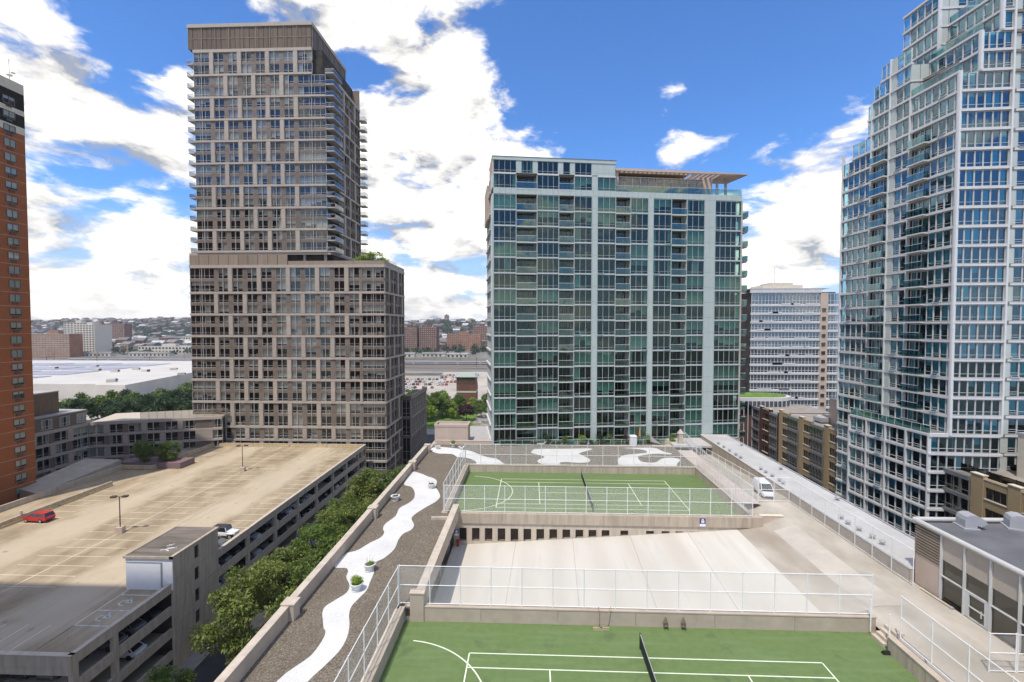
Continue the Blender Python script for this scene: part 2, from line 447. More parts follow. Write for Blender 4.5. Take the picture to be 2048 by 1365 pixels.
mat('wood', (0.42, 0.32, 0.20), rough=0.7, var=0.15, scale=3)
mat('orange_cloth', (0.60, 0.22, 0.05), rough=0.9, var=0.1)
mat('green_cloth', (0.05, 0.22, 0.14), rough=0.9, var=0.15)
mat('planter_white', (0.66, 0.68, 0.66), rough=0.6, var=0.06, scale=3)
mat('plum_block', (0.22, 0.15, 0.15), var=0.08)


def gravel_mat(name, cols, scale, bump=0.6):
    m = bpy.data.materials.new(name)
    m.use_nodes = True
    t = m.node_tree
    t.nodes.clear()
    N = NT(t)
    tc = N.n('ShaderNodeTexCoord').outputs['Object']
    vo = N.n('ShaderNodeTexVoronoi', ins={'Vector': tc, 'Scale': scale})
    s = N.n('ShaderNodeSeparateColor', ins={'Color': vo.outputs['Color']})
    r = N.n('ShaderNodeValToRGB', ins={'Fac': s.outputs[0]})
    while len(r.color_ramp.elements) < len(cols):
        r.color_ramp.elements.new(0.5)
    for i, c in enumerate(cols):
        r.color_ramp.elements[i].position = i / (len(cols) - 1)
        r.color_ramp.elements[i].color = rgb(c)
    no = N.n('ShaderNodeTexNoise', ins={'Vector': tc, 'Scale': 0.35, 'Detail': 5.0})
    c = N.mix(N.maprange(no.outputs['Fac'], 0.4, 0.72, 0.0, 0.5), r.outputs[0], rgb(tuple(x * 0.72 for x in cols[len(cols) // 2])))
    b = N.n('ShaderNodeBsdfPrincipled', ins={'Base Color': c, 'Roughness': 0.9, 'Specular IOR Level': 0.2})
    bp = N.n('ShaderNodeBump', ins={'Strength': bump, 'Distance': 0.03, 'Height': vo.outputs['Distance']})
    t.links.new(bp.outputs[0], b.inputs['Normal'])
    o = N.n('ShaderNodeOutputMaterial')
    t.links.new(b.outputs[0], o.inputs['Surface'])
    MATS[name] = m


gravel_mat('gravel_brown', [(0.095, 0.077, 0.056), (0.13, 0.107, 0.08), (0.165, 0.137, 0.104), (0.20, 0.168, 0.13), (0.30, 0.26, 0.21)], 15.0)
gravel_mat('gravel_white', [(0.56, 0.55, 0.53), (0.66, 0.65, 0.63), (0.70, 0.69, 0.67)], 14.0, bump=0.25)

# ------------------------------------------------------------------ mesh helpers


class MB:
    """collects polygons with material slots, becomes one mesh"""
    def __init__(self, *mats):
        self.v, self.f, self.mi = [], [], []
        self.mats = list(mats)

    def slot(self, m):
        if m not in self.mats:
            self.mats.append(m)
        return self.mats.index(m)

    def poly(self, pts, m):
        i = len(self.v)
        self.v += [tuple(p) for p in pts]
        self.f.append(tuple(range(i, i + len(pts))))
        self.mi.append(self.slot(m))
        return self

    def box(self, x0, x1, y0, y1, z0, z1, m, top=None):
        i = len(self.v)
        self.v += [(x0, y0, z0), (x1, y0, z0), (x1, y1, z0), (x0, y1, z0), (x0, y0, z1), (x1, y0, z1), (x1, y1, z1), (x0, y1, z1)]
        s = self.slot(m)
        for q in ((0, 3, 2, 1), (4, 5, 6, 7), (0, 1, 5, 4), (1, 2, 6, 5), (2, 3, 7, 6), (3, 0, 4, 7)):
            self.f.append(tuple(i + k for k in q))
            self.mi.append(s)
        if top:
            self.mi[-5] = self.slot(top)
        return self

    def hexa(self, b, t, m):
        """b, t: four bottom and four top points, counter-clockwise seen from above"""
        i = len(self.v)
        self.v += [tuple(p) for p in b] + [tuple(p) for p in t]
        s = self.slot(m)
        for q in ((0, 3, 2, 1), (4, 5, 6, 7), (0, 1, 5, 4), (1, 2, 6, 5), (2, 3, 7, 6), (3, 0, 4, 7)):
            self.f.append(tuple(i + k for k in q))
            self.mi.append(s)
        return self

    def prism(self, pts, z0, z1, m, top=None):
        """pts counter-clockwise outline"""
        n = len(pts)
        i = len(self.v)
        self.v += [(p[0], p[1], z0) for p in pts] + [(p[0], p[1], z1) for p in pts]
        s = self.slot(m)
        for k in range(n):
            j = (k + 1) % n
            self.f.append((i + k, i + j, i + n + j, i + n + k))
            self.mi.append(s)
        self.f.append(tuple(i + n + k for k in range(n)))
        self.mi.append(self.slot(top or m))
        self.f.append(tuple(i + k for k in reversed(range(n))))
        self.mi.append(s)
        return self

    def flat(self, pts, z, m):
        """concave outline triangulated at height z"""
        vs = [Vector((p[0], p[1], 0)) for p in pts]
        i = len(self.v)
        self.v += [(p[0], p[1], z) for p in pts]
        s = self.slot(m)
        for tri in tessellate_polygon([vs]):
            a, b, c = (vs[k] for k in tri)
            t = tri if (b - a).cross(c - a).z > 0 else tri[::-1]
            self.f.append(tuple(i + k for k in t))
            self.mi.append(s)
        return self

    def tube(self, a, b, r, m, n=8, r2=None, cap=True):
        a, b = Vector(a), Vector(b)
        dv = (b - a)
        if dv.length < 1e-6:
            return self
        q = dv.to_track_quat('Z', 'Y')
        r2 = r if r2 is None else r2
        i = len(self.v)
        for p, rr in ((a, r), (b, r2)):
            for k in range(n):
                an = 2 * math.pi * k / n
                self.v.append(tuple(p + q @ Vector((math.cos(an) * rr, math.sin(an) * rr, 0))))
        s = self.slot(m)
        for k in range(n):
            j = (k + 1) % n
            self.f.append((i + k, i + j, i + n + j, i + n + k))
            self.mi.append(s)
        if cap:
            self.f.append(tuple(i + n + k for k in range(n)))
            self.f.append(tuple(i + k for k in reversed(range(n))))
            self.mi += [s, s]
        return self

    def lathe(self, prof, m, n=20, cx=0, cy=0):
        i = len(self.v)
        for r, z in prof:
            for k in range(n):
                an = 2 * math.pi * k / n
                self.v.append((cx + r * math.cos(an), cy + r * math.sin(an), z))
        s = self.slot(m)
        for a in range(len(prof) - 1):
            for k in range(n):
                j = (k + 1) % n
                self.f.append((i + a * n + k, i + a * n + j, i + (a + 1) * n + j, i + (a + 1) * n + k))
                self.mi.append(s)
        return self

    def add(self, other, mx):
        i = len(self.v)
        self.v += [tuple(mx @ Vector(p)) for p in other.v]
        remap = [self.slot(m) for m in other.mats]
        self.f += [tuple(i + k for k in q) for q in other.f]
        self.mi += [remap[k] for k in other.mi]
        return self

    def mesh(self, name, smooth=False):
        me = bpy.data.meshes.new(name)
        me.from_pydata(self.v, [], self.f)
        for m in self.mats:
            me.materials.append(MATS[m])
        if len(self.mats) > 1:
            me.polygons.foreach_set('material_index', self.mi)
        if smooth:
            me.polygons.foreach_set('use_smooth', [True] * len(self.f))
        me.update()
        return me

    def build(self, name, parent=None, loc=(0, 0, 0), rz=0.0, smooth=False):
        return link(name, self.mesh(name, smooth), parent, loc, rz)


def link(name, me, parent=None, loc=(0, 0, 0), rz=0.0):
    o = bpy.data.objects.new(name, me)
    COL.objects.link(o)
    o.location = loc
    if rz:
        o.rotation_euler = (0, 0, rz)
    if parent is not None:
        o.parent = parent
    return o


def tag(o, label, cat, group=None):
    o['label'] = label
    o['category'] = cat
    if group:
        o['group'] = group
    return o


def struct(o):
    o['kind'] = 'structure'
    return o


def stuff(o, label=None, cat=None):
    o['kind'] = 'stuff'
    if label:
        o['label'] = label
        o['category'] = cat
    return o


def thing(name, label, cat, loc=(0, 0, 0), rz=0.0, group=None):
    o = link(name, None, None, loc, rz)
    o.empty_display_size = 0.3
    return tag(o, label, cat, group)


def kids(o):
    return [c for c in COL.objects if c.parent == o]


def copy_tree(src, tree, loc, rz=0.0, scale=None, label=None, group=None):
    """tree: list of (child, [grandchildren]) recorded when the source was built"""
    r = src.copy()
    COL.objects.link(r)
    r.location = loc
    r.rotation_euler = (0, 0, rz)
    if scale:
        r.scale = scale if isinstance(scale, (tuple, list)) else (scale,) * 3
    if label:
        r['label'] = label
    if group:
        r['group'] = group
    for ch, subs in tree:
        c = ch.copy()
        COL.objects.link(c)
        c.parent = r
        for s in subs:
            e = s.copy()
            COL.objects.link(e)
            e.parent = c
    return r


_bm = {}


def box_mesh(w, dpt, h, m):
    k = (round(w, 2), round(dpt, 3), round(h, 2), m)
    if k not in _bm:
        _bm[k] = MB(m).box(0, w, 0, dpt, 0, h, m).mesh('box')
    return _bm[k]


class Bld:
    """one building: an Empty at its base; faces place parts in its own frame (x along, y into the building)"""
    def __init__(self, name, label, cat, loc, rz=0.0, group=None, limit=300):
        self.root = thing(name, label, cat, loc, rz, group)
        self.z0 = loc[2]
        self.wins = []
        self.limit = limit
        self.rep = {}

    def part(self, name, mb, loc=None, rz=0.0, smooth=False):
        # loc is in the building's frame with world z; without loc the mesh is already measured from the base
        return link(name, mb if isinstance(mb, bpy.types.Mesh) else mb.mesh(name, smooth), self.root, (loc[0], loc[1], loc[2] - self.z0) if loc else (0, 0, 0), rz)

    def face(self, x, y, deg=0.0):
        return Face(self, x, y, rad(deg))

    def finish(self):
        """the windows that show largest become parts, the remainder one joined part"""
        ws = sorted(self.wins, key=lambda w: w[0])
        for pr, wb, loc, rz in ws[:self.limit]:
            self.part('window', wb[1], loc, rz)
        if len(ws) > self.limit:
            m = MB()
            for pr, wb, loc, rz in ws[self.limit:]:
                m.add(wb[0], Matrix.Translation((loc[0], loc[1], loc[2] - self.z0)) @ Matrix.Rotation(rz, 4, 'Z'))
            stuff(m.build('window', self.root))


class Face:
    def __init__(self, b, x, y, ang):
        self.b, self.o, self.a = b, Vector((x, y, 0)), ang
        self.u = Vector((math.cos(ang), math.sin(ang), 0))
        self.n = Vector((-math.sin(ang), math.cos(ang), 0))      # into the building

    def pos(self, s, y, z):
        p = self.o + self.u * s + self.n * y
        return (p.x, p.y, z)

    def box(self, name, s0, s1, y0, y1, z0, z1, m, parent=None):
        return self.b.part(name, box_mesh(s1 - s0, y1 - y0, z1 - z0, m), self.pos(s0, y0, z0), self.a)

    def mesh(self, name, mb, s, y, z):
        return self.b.part(name, mb, self.pos(s, y, z), self.a)

    def win(self, wb, s, y, z, pr=0):
        self.b.wins.append((pr, wb, self.pos(s, y, z), self.a))


_win = {}


def window(w, h, vs=(0.5,), hs=(0.3,), var=0, gl='glass_grey', fr='alu', fw=0.06, bl='blind', openpane=None, edge=True, shallow=False):
    """window of width w, height h; bars at fractions; var picks blinds / curtains behind the pane"""
    k = (round(w, 2), round(h, 2), tuple(vs), tuple(hs), var, gl, fr, fw, bl, openpane, shallow)
    if k in _win:
        return _win[k]
    m = MB(fr, gl)
    if edge:
        m.box(0, fw, 0.0, 0.16, 0, h, fr).box(w - fw, w, 0.0, 0.16, 0, h, fr)
        m.box(fw, w - fw, 0.0, 0.16, 0, fw, fr).box(fw, w - fw, 0.0, 0.16, h - fw, h, fr)
    for f in vs:
        m.box(w * f - fw / 2, w * f + fw / 2, 0.01, 0.14, fw, h - fw, fr)
    for f in hs:
        m.box(fw, w - fw, 0.02, 0.13, h * f - fw * .4, h * f + fw * .4, fr)
    m.poly([(fw, .1, fw), (w - fw, .1, fw), (w - fw, .1, h - fw), (fw, .1, h - fw)], gl)
    r = random.Random(str(k))
    cols = [fw] + [w * f for f in vs] + [w - fw]

    if shallow:
        m.poly([(fw, .15, fw), (w - fw, .15, fw), (w - fw, .15, h - fw), (fw, .15, h - fw)], 'interior')

    def sheet(x0, x1, z0, z1, mt, y=.13 if shallow else .28):
        m.poly([(x0, y, z0), (x1, y, z0), (x1, y, z1), (x0, y, z1)], mt)
    if var == 1:
        sheet(fw, w - fw, h * r.uniform(.02, .3), h, bl)
    elif var == 2:
        for a, b in zip(cols[:-1], cols[1:]):
            sheet(a + .04, b - .04, h * r.choice((.05, .35, .5, .7)), h, bl)
    elif var == 3:
        cw = min(.55, w * .22)
        sheet(fw, fw + cw, 0, h, 'curtain')
        sheet(w - fw - cw, w - fw, 0, h, 'curtain')
    elif var == 4:
        a = r.randrange(len(cols) - 1)
        sheet(cols[a] + .04, cols[a + 1] - .04, h * .1, h, bl)
        m.box(w * .2, w * .75, .5, .9, 0.02, h * .22, 'clutter')
    elif var == 5:
        sheet(fw, w - fw, 0, h, 'curtain')
    elif var == 6:
        m.box(w * .15, w * .6, .5, 1.0, 0.02, h * .3, 'clutter')
        m.box(w * .65, w * .8, .6, .9, 0.02, h * .45, 'clutter')
    elif var == 7:
        sheet(fw, w - fw, h * .62, h, bl)
        m.box(w * .3, w * .8, .5, .9, 0.02, h * .25, 'clutter')
    if openpane is not None:
        a, b = cols[openpane], cols[openpane + 1]
        t = h * hs[0]
        # a hopper sash swung outwards below the transom
        m.poly([(a, -.26, .04), (b, -.26, .04), (b, 0, t), (a, 0, t)], gl)
        m.box(a, b, -.29, -.24, .02, .09, fr).tube((a, -.26, .05), (a, 0, t), .03, fr, 5).tube((b, -.26, .05), (b, 0, t), .03, fr, 5)
    _win[k] = (m, m.mesh('window'))
    return _win[k]


def spline(pts, n=5, closed=True):
    out = []
    N_ = len(pts)
    for i in range(N_ if closed else N_ - 1):
        p0, p1, p2, p3 = (pts[(i + k) % N_] if closed else pts[min(max(i + k, 0), N_ - 1)] for k in (-1, 0, 1, 2))
        for j in range(n):
            t = j / n
            out.append(tuple(0.5 * (2 * p1[c] + (p2[c] - p0[c]) * t + (2 * p0[c] - 5 * p1[c] + 4 * p2[c] - p3[c]) * t * t + (3 * p1[c] - p0[c] - 3 * p2[c] + p3[c]) * t ** 3) for c in (0, 1)))
    return out
# ------------------------------------------------------------------ the setting: ground, street, podium decks
struct(MB('ground').box(-3500, 3500, -600, 5200, -23, -22, 'ground').build('ground'))
struct(MB('asphalt').box(-43.5, -26.5, -40, 240, -22, -21.95, 'asphalt').build('road'))
kb = struct(MB('pavement').box(-26.5, -18.2, -40, 240, -22, -21.82, 'pavement').build('pavement'))
struct(MB('pavement').box(-46.0, -43.5, -40, 128, -22, -21.82, 'pavement').build('pavement_garage_side'))
struct(MB('asphalt').box(37.2, 60.5, -40, 240, -22, -21.95, 'asphalt').build('side_street'))

PATH_A = [(-13.59, 25.96), (-13.46, 27.52), (-13.07, 28.68), (-12.7, 30.05), (-12.7, 31.3), (-13.01, 32.64), (-13.56, 33.97), (-13.77, 34.99), (-13.63, 35.96), (-13.39, 37.16), (-13.53, 38.55), (-13.72, 40.06), (-14.07, 40.96), (-14.1, 41.85), (-13.61, 42.57), (-13.17, 44.33), (-13.33, 46.22), (-13.22, 47.7), (-12.65, 48.6), (-12.64, 49.88), (-13.34, 51.53), (-13.18, 52.96), (-12.45, 54.89), (-11.71, 56.54), (-11.43, 58.25), (-11.94, 60.05), (-12.76, 62.0), (-12.97, 64.02), (-13.67, 65.38), (-14.61, 66.11), (-16.03, 67.51), (-17.42, 68.35), (-17.56, 66.9), (-17.26, 62.81), (-16.06, 61.86), (-15.11, 60.0), (-14.6, 57.71), (-14.88, 56.04), (-15.52, 54.44), (-15.33, 52.16), (-15.83, 50.07), (-15.7, 48.8), (-15.28, 47.9), (-15.3, 46.71), (-15.96, 45.56), (-16.65, 43.96), (-17.55, 43.15), (-17.61, 40.82), (-16.44, 40.62), (-16.03, 40.02), (-15.82, 39.13), (-15.04, 37.85), (-14.89, 36.79), (-15.39, 35.75), (-15.77, 34.91), (-15.66, 34.13), (-15.23, 33.26), (-14.83, 32.46), (-14.43, 31.89), (-14.28, 30.91), (-14.38, 29.57), (-14.9, 28.52), (-15.27, 27.72), (-15.61, 25.88)]
PATH_B = [(-17.34, 80.35), (-17.23, 82.13), (-15.79, 82.53), (-13.77, 81.96), (-11.73, 81.03), (-10.04, 79.83), (-8.49, 77.85), (-7.03, 76.41), (-5.55, 75.59), (-4.45, 73.4), (-4.31, 72.5), (-8.13, 72.35), (-8.69, 73.78), (-9.81, 75.42), (-11.2, 76.24), (-12.02, 76.21), (-13.1, 77.97), (-14.46, 78.23), (-15.87, 78.48)]
PATH_C = [(1.01, 81.88), (6.01, 82.21), (10.85, 82.47), (8.26, 79.45), (8.9, 77.64), (9.56, 75.63), (9.07, 74.22), (7.53, 73.89), (5.6, 74.24), (4.54, 73.77), (4.55, 72.7), (2.15, 72.73), (1.08, 74.17), (1.42, 75.59), (2.27, 77.08), (0.18, 79.31), (0.27, 80.56)]
PATH_D = [(16.44, 83.24), (19.34, 83.49), (21.88, 83.46), (22.68, 81.3), (23.78, 79.95), (23.34, 79.25), (21.01, 79.65), (18.25, 78.38), (17.55, 77.1), (17.59, 74.97), (18.72, 74.42), (19.82, 74.65), (21.43, 76.79), (23.12, 77.32), (24.08, 76.27), (22.89, 73.96), (22.21, 72.73), (18.4, 72.73), (14.03, 72.66), (13.79, 74.41), (14.28, 76.51), (15.64, 78.51), (18.02, 79.53), (19.69, 80.22), (19.83, 81.51), (18.93, 82.46)]


def sstep(a, b, x):
    t = min(1, max(0, (x - a) / (b - a)))
    return t * t * (3 - 2 * t)


def ramp_z(x):
    if x < 23.3:
        return -2.15 + 0.073 * x
    return -0.449 + (1.449) * sstep(22.0, 33.2, x) - 0.0


def drive_z(x, y):
    if y > 60:
        return 1 - 0.058 * (y - 60)
    zr = min(1.0, ramp_z(x) if x < 23.3 else -0.449 + 0.17 * (x - 23.3))
    w = 1 - (1 - sstep(35.0, 41.5, y)) * sstep(23.3, 27.5, x)
    if y > 49:
        w *= 1 - sstep(49, 55.5, y) * sstep(26.5, 29.0, x)
    return 1 - (1 - zr) * w


# podium body: solid blocks under the decks (one building)
pod = thing('podium_building', 'broad concrete podium carrying the roof courts, ramp and gravel garden', 'building', (7, 30, -22))


def pbox(name, x0, x1, y0, y1, z0, z1, m):
    return MB(m).box(x0 - 7, x1 - 7, y0 - 30, y1 - 30, z0 + 22, z1 + 22, m).build(name, pod)


pbox('wall_block', -18.15, -10.6, 8, 88, -22, .98, 'parapet')
pbox('slab_edge', -10.6, -8.92, 35.0, 53.4, .35, .98, 'parapet')
pbox('slab_edge', -10.6, -9.65, 8, 35.0, -22, .98, 'concrete_wall')
pbox('slab_edge', -10.6, -9.65, 53.4, 72.1, -22, .98, 'concrete_wall')
pbox('court_block', -9.65, 25.0, 53.9, 71.72, -22, -.02, 'concrete')
pbox('court_block', -9.65, 25.0, 8, 35.0, -22, -.02, 'concrete')
pbox('corner_fill', 24.7, 25.52, 32.9, 35.45, -22, -.02, 'concrete')
pbox('corner_fill', -10.6, -9.6, 34.9, 35.45, -22, .98, 'concrete')
pbox('rear_block', -10.6, 25.4, 72.1, 100, -22, .98, 'parapet')
pbox('drive_block', 25.5, 32.15, 8, 100, -22, -2.5, 'concrete')
pbox('ramp_block', -10.6, 25.5, 35.0, 53.9, -22, -4.2, 'concrete')

struct(MB('gravel_brown').flat([(-17.65, 8), (-10.35, 8), (-10.35, 35.4), (-8.95, 35.4), (-8.95, 53.3), (-10.35, 53.3), (-10.35, 72.1), (25.3, 72.1), (25.3, 84.4), (-17.65, 84.4)], 1.0, 'gravel_brown').build('gravel_roof'))
wp = MB('gravel_white')
wp.flat(spline([(-14.2, 8), (-13.4, 14), (-13.7, 20)] + PATH_A + [(-16.0, 20), (-15.4, 14), (-16.2, 8)], 4), 1.012, 'gravel_white')
struct(wp.build('white_gravel_path'))
for nm, pp in (('white_gravel_bed', PATH_B), ('white_gravel_bed', PATH_C), ('white_gravel_bed', PATH_D)):
    struct(MB('gravel_white').flat(spline(pp, 4), 1.012, 'gravel_white').build(nm))


def grid(xs, ys, fz, m, skip=None):
    mb = MB(m)
    idx = {}
    for i, x in enumerate(xs):
        for j, y in enumerate(ys):
            idx[i, j] = len(mb.v)
            mb.v.append((x, y, fz(x, y)))
    for i in range(len(xs) - 1):
        for j in range(len(ys) - 1):
            if skip and skip((xs[i] + xs[i + 1]) / 2, (ys[j] + ys[j + 1]) / 2):
                continue
            mb.f.append((idx[i, j], idx[i + 1, j], idx[i + 1, j + 1], idx[i, j + 1]))
            mb.mi.append(0)
    return mb


lin = lambda a, b, n: [a + (b - a) * i / n for i in range(n + 1)]
struct(grid(lin(-8.95, 23.3, 12), lin(35.05, 53.88, 6), lambda x, y: ramp_z(x), 'ramp').build('concrete_ramp'))
struct(grid([23.3, 24.0, 24.7, 25.45] + lin(26.1, 32.3, 12), lin(8, 35, 12)[:-1] + lin(35.05, 53.9, 16) + lin(55, 90, 14), drive_z, 'drive', lambda x, y: x < 25.4 and (y < 35 or y > 53.9)).build('driveway', smooth=True))
for xj in (-2.5, 4.0, 10.5, 17.0):
    zj = ramp_z(xj) + .006
    struct(MB('joint').hexa([(xj, 35.45, zj), (xj + .035, 35.45, zj), (xj + .035 + .8, 53.4, zj + .058), (xj + .8, 53.4, zj + .058)], [(xj, 35.45, zj + .003), (xj + .035, 35.45, zj + .003), (xj + .835, 53.4, zj + .061), (xj + .8, 53.4, zj + .061)], 'joint').build('ramp_joint'))
# a lighter slab of newer concrete along the drive, laid as its own sheet
struct(grid(lin(26.6, 29.2, 6), lin(37, 52, 16), lambda x, y: drive_z(x, y) + .012, 'drive_light').build('drive_slab', smooth=True))
struct(MB('paving_pink').box(25.4, 27.9, 57.5, 82, 1.0, 1.03, 'paving_pink').build('paving_strip'))


# ------------------------------------------------------------------ courts
def court(cx, cy, y0, y1, lab):
    c = struct(MB('court_worn').box(-9.62, 24.95, y0, y1, -.02, 0, 'court_worn').build('tennis_court'))
    L, Wd, S, SW, t = 23.77 / 2, 10.97 / 2, 6.4, 8.23 / 2, .045

    def ln(x0, x1, ya, yb):
        MB('court_line').box(x0, x1, ya, yb, .004, .007, 'court_line').build('court_line', c)
    for s in (-1, 1):
        ln(cx - L, cx + L, cy + s * Wd - t, cy + s * Wd + t)
        ln(cx - L + t, cx + L - t, cy + s * SW - t, cy + s * SW + t)
        ln(cx + s * L - t, cx + s * L + t, cy - Wd + t, cy + Wd - t)
        ln(cx + s * S - t, cx + s * S + t, cy - SW + t, cy + SW - t)
    ln(cx - S + t, cx + S - t, cy - t, cy + t)
    m = MB('court_line')
    n = 48
    for k in range(n):
        a, b = (rad(-84 + 168 * q / n) for q in (k, k + 1))
        m.poly([(-9.1 + r * math.cos(q), cy + r * math.sin(q), .009) for r, q in ((6.58, a), (6.68, a), (6.68, b), (6.58, b))], 'court_line')
    m.build('court_arc', c)
    ntt = thing('tennis_net', 'dark net sagging across the ' + lab + ' tennis court', 'tennis net', (cx, cy, 0))
    for s in (-1, 1):
        MB('black').tube((0, s * 6.4, 0), (0, s * 6.4, 1.1), .05, 'black').build('post', ntt)
    ys = lin(-6.4, 6.4, 16)
    nm_ = MB('net_dark')
    bd = MB('fence_white')
    for a, b in zip(ys[:-1], ys[1:]):
        za, zb = .93 + .14 * (a / 6.4) ** 2, .93 + .14 * (b / 6.4) ** 2
        nm_.hexa([(-.012, a, .05), (.012, a, .05), (.012, b, .05), (-.012, b, .05)], [(-.012, a, za - .06), (.012, a, za - .06), (.012, b, zb - .06), (-.012, b, zb - .06)], 'net_dark')
        bd.hexa([(-.02, a, za - .06), (.02, a, za - .06), (.02, b, zb - .06), (-.02, b, zb - .06)], [(-.02, a, za), (.02, a, za), (.02, b, zb), (-.02, b, zb)], 'steel_grey')
    nm_.build('net', ntt)
    bd.build('tape', ntt)
    return c


court(7.57, 63.15, 53.9, 71.72, 'far')
court(7.67, 26.15, 8, 34.98, 'near')


# ------------------------------------------------------------------ walls round the courts and decks (things of their own)
def wallthing(name, label, x0, x1, y0, y1, z0, z1, m='concrete_wall', cap='parapet', seams=3.0):
    t = thing(name, label, 'wall', ((x0 + x1) / 2, (y0 + y1) / 2, z0))
    lx, ly, h = x1 - x0, y1 - y0, z1 - z0
    along = lx > ly
    n = max(1, round(max(lx, ly) / seams))
    ww = (lx if along else ly) / n
    me = MB(m).box(0, ww - .025, 0, ly, 0, h - .08, m).mesh('wall_panel') if along else MB(m).box(0, lx, 0, ww - .025, 0, h - .08, m).mesh('wall_panel')
    for k in range(n):
        link('wall_panel', me, t, (-lx / 2 + k * ww, -ly / 2, 0) if along else (-lx / 2, -ly / 2 + k * ww, 0))
    MB(cap).box(-lx / 2 - .03, lx / 2 + .03, -ly / 2 - .03, ly / 2 + .03, h - .08, h, cap).build('coping', t)
    return t


wallthing('court_wall', 'streaked concrete wall behind the far tennis court', -9.6, 24.95, 71.75, 72.1, -.02, 1.1)
wallthing('court_wall', 'low concrete wall along the gravel side of the far court', -10.0, -9.63, 53.9, 72.1, -.02, 1.12)
wallthing('court_wall', 'low concrete wall between the far court and the pink paving', 24.97, 25.38, 53.9, 72.1, -.02, 1.12)
wallthing('court_wall', 'low concrete wall between the near court and the ramp', -9.6, 25.45, 35.0, 35.42, -.02, 1.15, m='parapet', seams=5.8)
wallthing('court_wall', 'shaded concrete wall on the gravel side of the near court', -10.0, -9.63, 8, 35.0, -.02, 1.12)
wallthing('court_wall', 'low concrete wall between the near court and the driveway', 24.72, 25.12, 8, 32.9, -.02, 1.12)
# the court's retaining wall above the ramp, with barred openings
rw = thing('retaining_wall', 'pale retaining wall with barred openings under the far court', 'wall', (0, 53.4, -4))
ops = [-8.27 + 1.49 * i for i in range(12)] + [10.25, 13.15, 14.9, 16.45, 18.0]
ow, oz0, oz1 = .88, -2.25, -.75
x = -8.9
for i, o_ in enumerate(ops + [25.4]):
    MB('wall_light').box(x, o_, 0, .5, 0, 3.82, 'wall_light').build('wall_pier', rw)
    if o_ < 25:
        m = MB('wall_light').box(0, ow, 0, .5, 0, 4 + oz0, 'wall_light').box(0, ow, 0, .5, 4 + oz1, 3.82, 'wall_light')
        m.build('wall_infill', rw, (o_, 0, 0))
    x = o_ + ow
MB('black').box(-8.9, 25.4, .46, .5, 1.0, 3.4, 'black').build('dark_backing', rw)  # black sheet stands in for the dark space behind the bars
gm = MB('bronze').box(0, ow, .05, .11, 0, .06, 'bronze').box(0, ow, .05, .11, 1.44, 1.5, 'bronze')
for k in range(7):
    gm.box(.06 + k * .125, .09 + k * .125, .06, .10, .06, 1.44, 'bronze')
gme = gm.mesh('grille')
for o_ in ops:
    link('grille', gme, rw, (o_, 0, 4 + oz0))
bw = 25.6 + 9.0
for k in range(6):
    MB('parapet').box(-9.0 + bw * k / 6 + .01, -9.0 + bw * (k + 1) / 6 - .01, -.14, .5, 3.84, 5.0, 'concrete_wall').build('parapet_panel', rw)
MB('parapet').box(24.9, 26.1, -.2, .6, 3.2, 5.06, 'parapet').build('end_post', rw)

# left parapet of the roof garden with posts
pp = thing('roof_parapet', 'long beige parapet on the street edge of the gravel garden', 'parapet', (-17.9, 45, 1))
for k, (a, b) in enumerate(((8, 33.0), (33.9, 51.2), (52.1, 68.9), (69.8, 79.0))):
    n = max(1, round((b - a) / 8))
    for q in range(n):
        y0, y1 = a + (b - a) * q / n, a + (b - a) * (q + 1) / n - .02
        MB('parapet').box(-.25, .25, y0 - 45, y1 - 45, -.3, 1.07, 'parapet').build('parapet_panel', pp)
        MB('wall_light').box(-.29, .29, y0 - 45, y1 - 45 + .02, 1.07, 1.15, 'wall_light').build('coping', pp)
for y in (33.0, 51.2, 68.9, 79.0):
    MB('parapet').box(-.3, .62, y - 45, y + .9 - 45, -.3, 1.2, 'parapet').box(-.35, .68, y - 45 - .05, y + .95 - 45, 1.2, 1.28, 'wall_light').build('post', pp)
for k, (a, b) in enumerate(((8, 18), )):
    pass
beam = thing('ramp_parapet', 'narrow beige parapet between the gravel garden and the ramp', 'parapet', (-8.6, 44, .4))
for q in range(3):
    a, b = 35.45 + 6.0 * q, 35.45 + 6.0 * (q + 1) - .02
    MB('parapet').box(-.3, .3, a - 44, b - 44, 0, 1.52, 'parapet').build('parapet_panel', beam)
MB('wall_light').box(-.34, .34, -8.6, 9.45, 1.52, 1.6, 'wall_light').build('coping', beam)
MB('wall_light').box(-.6, .45, -9.1, -8.55, -.5, 1.75, 'parapet').box(-.66, .5, -9.15, -8.5, 1.75, 1.83, 'wall_light').build('post', beam)
# columns and dark garage under the gravel slab beside the ramp
for q in range(4):
    c_ = MB('concrete_wall').box(-.35, .35, -.35, .35, 0, 4.5, 'concrete_wall').build('garage_column', None, (-9.6, 37.2 + q * 5.1, -4.15))
    tag(c_, 'concrete column under the gravel deck beside the ramp', 'column', 'columns beside the ramp')
# loose concrete kerb on the gravel
tag(MB('wall_light').box(-2.1, 0, -.16, .16, 0, .3, 'wall_light').build('kerb_stone', None, (-8.95, 51.5, 1.0), rad(4)), 'pale kerb stone lying on the gravel beside the ramp parapet', 'kerb')

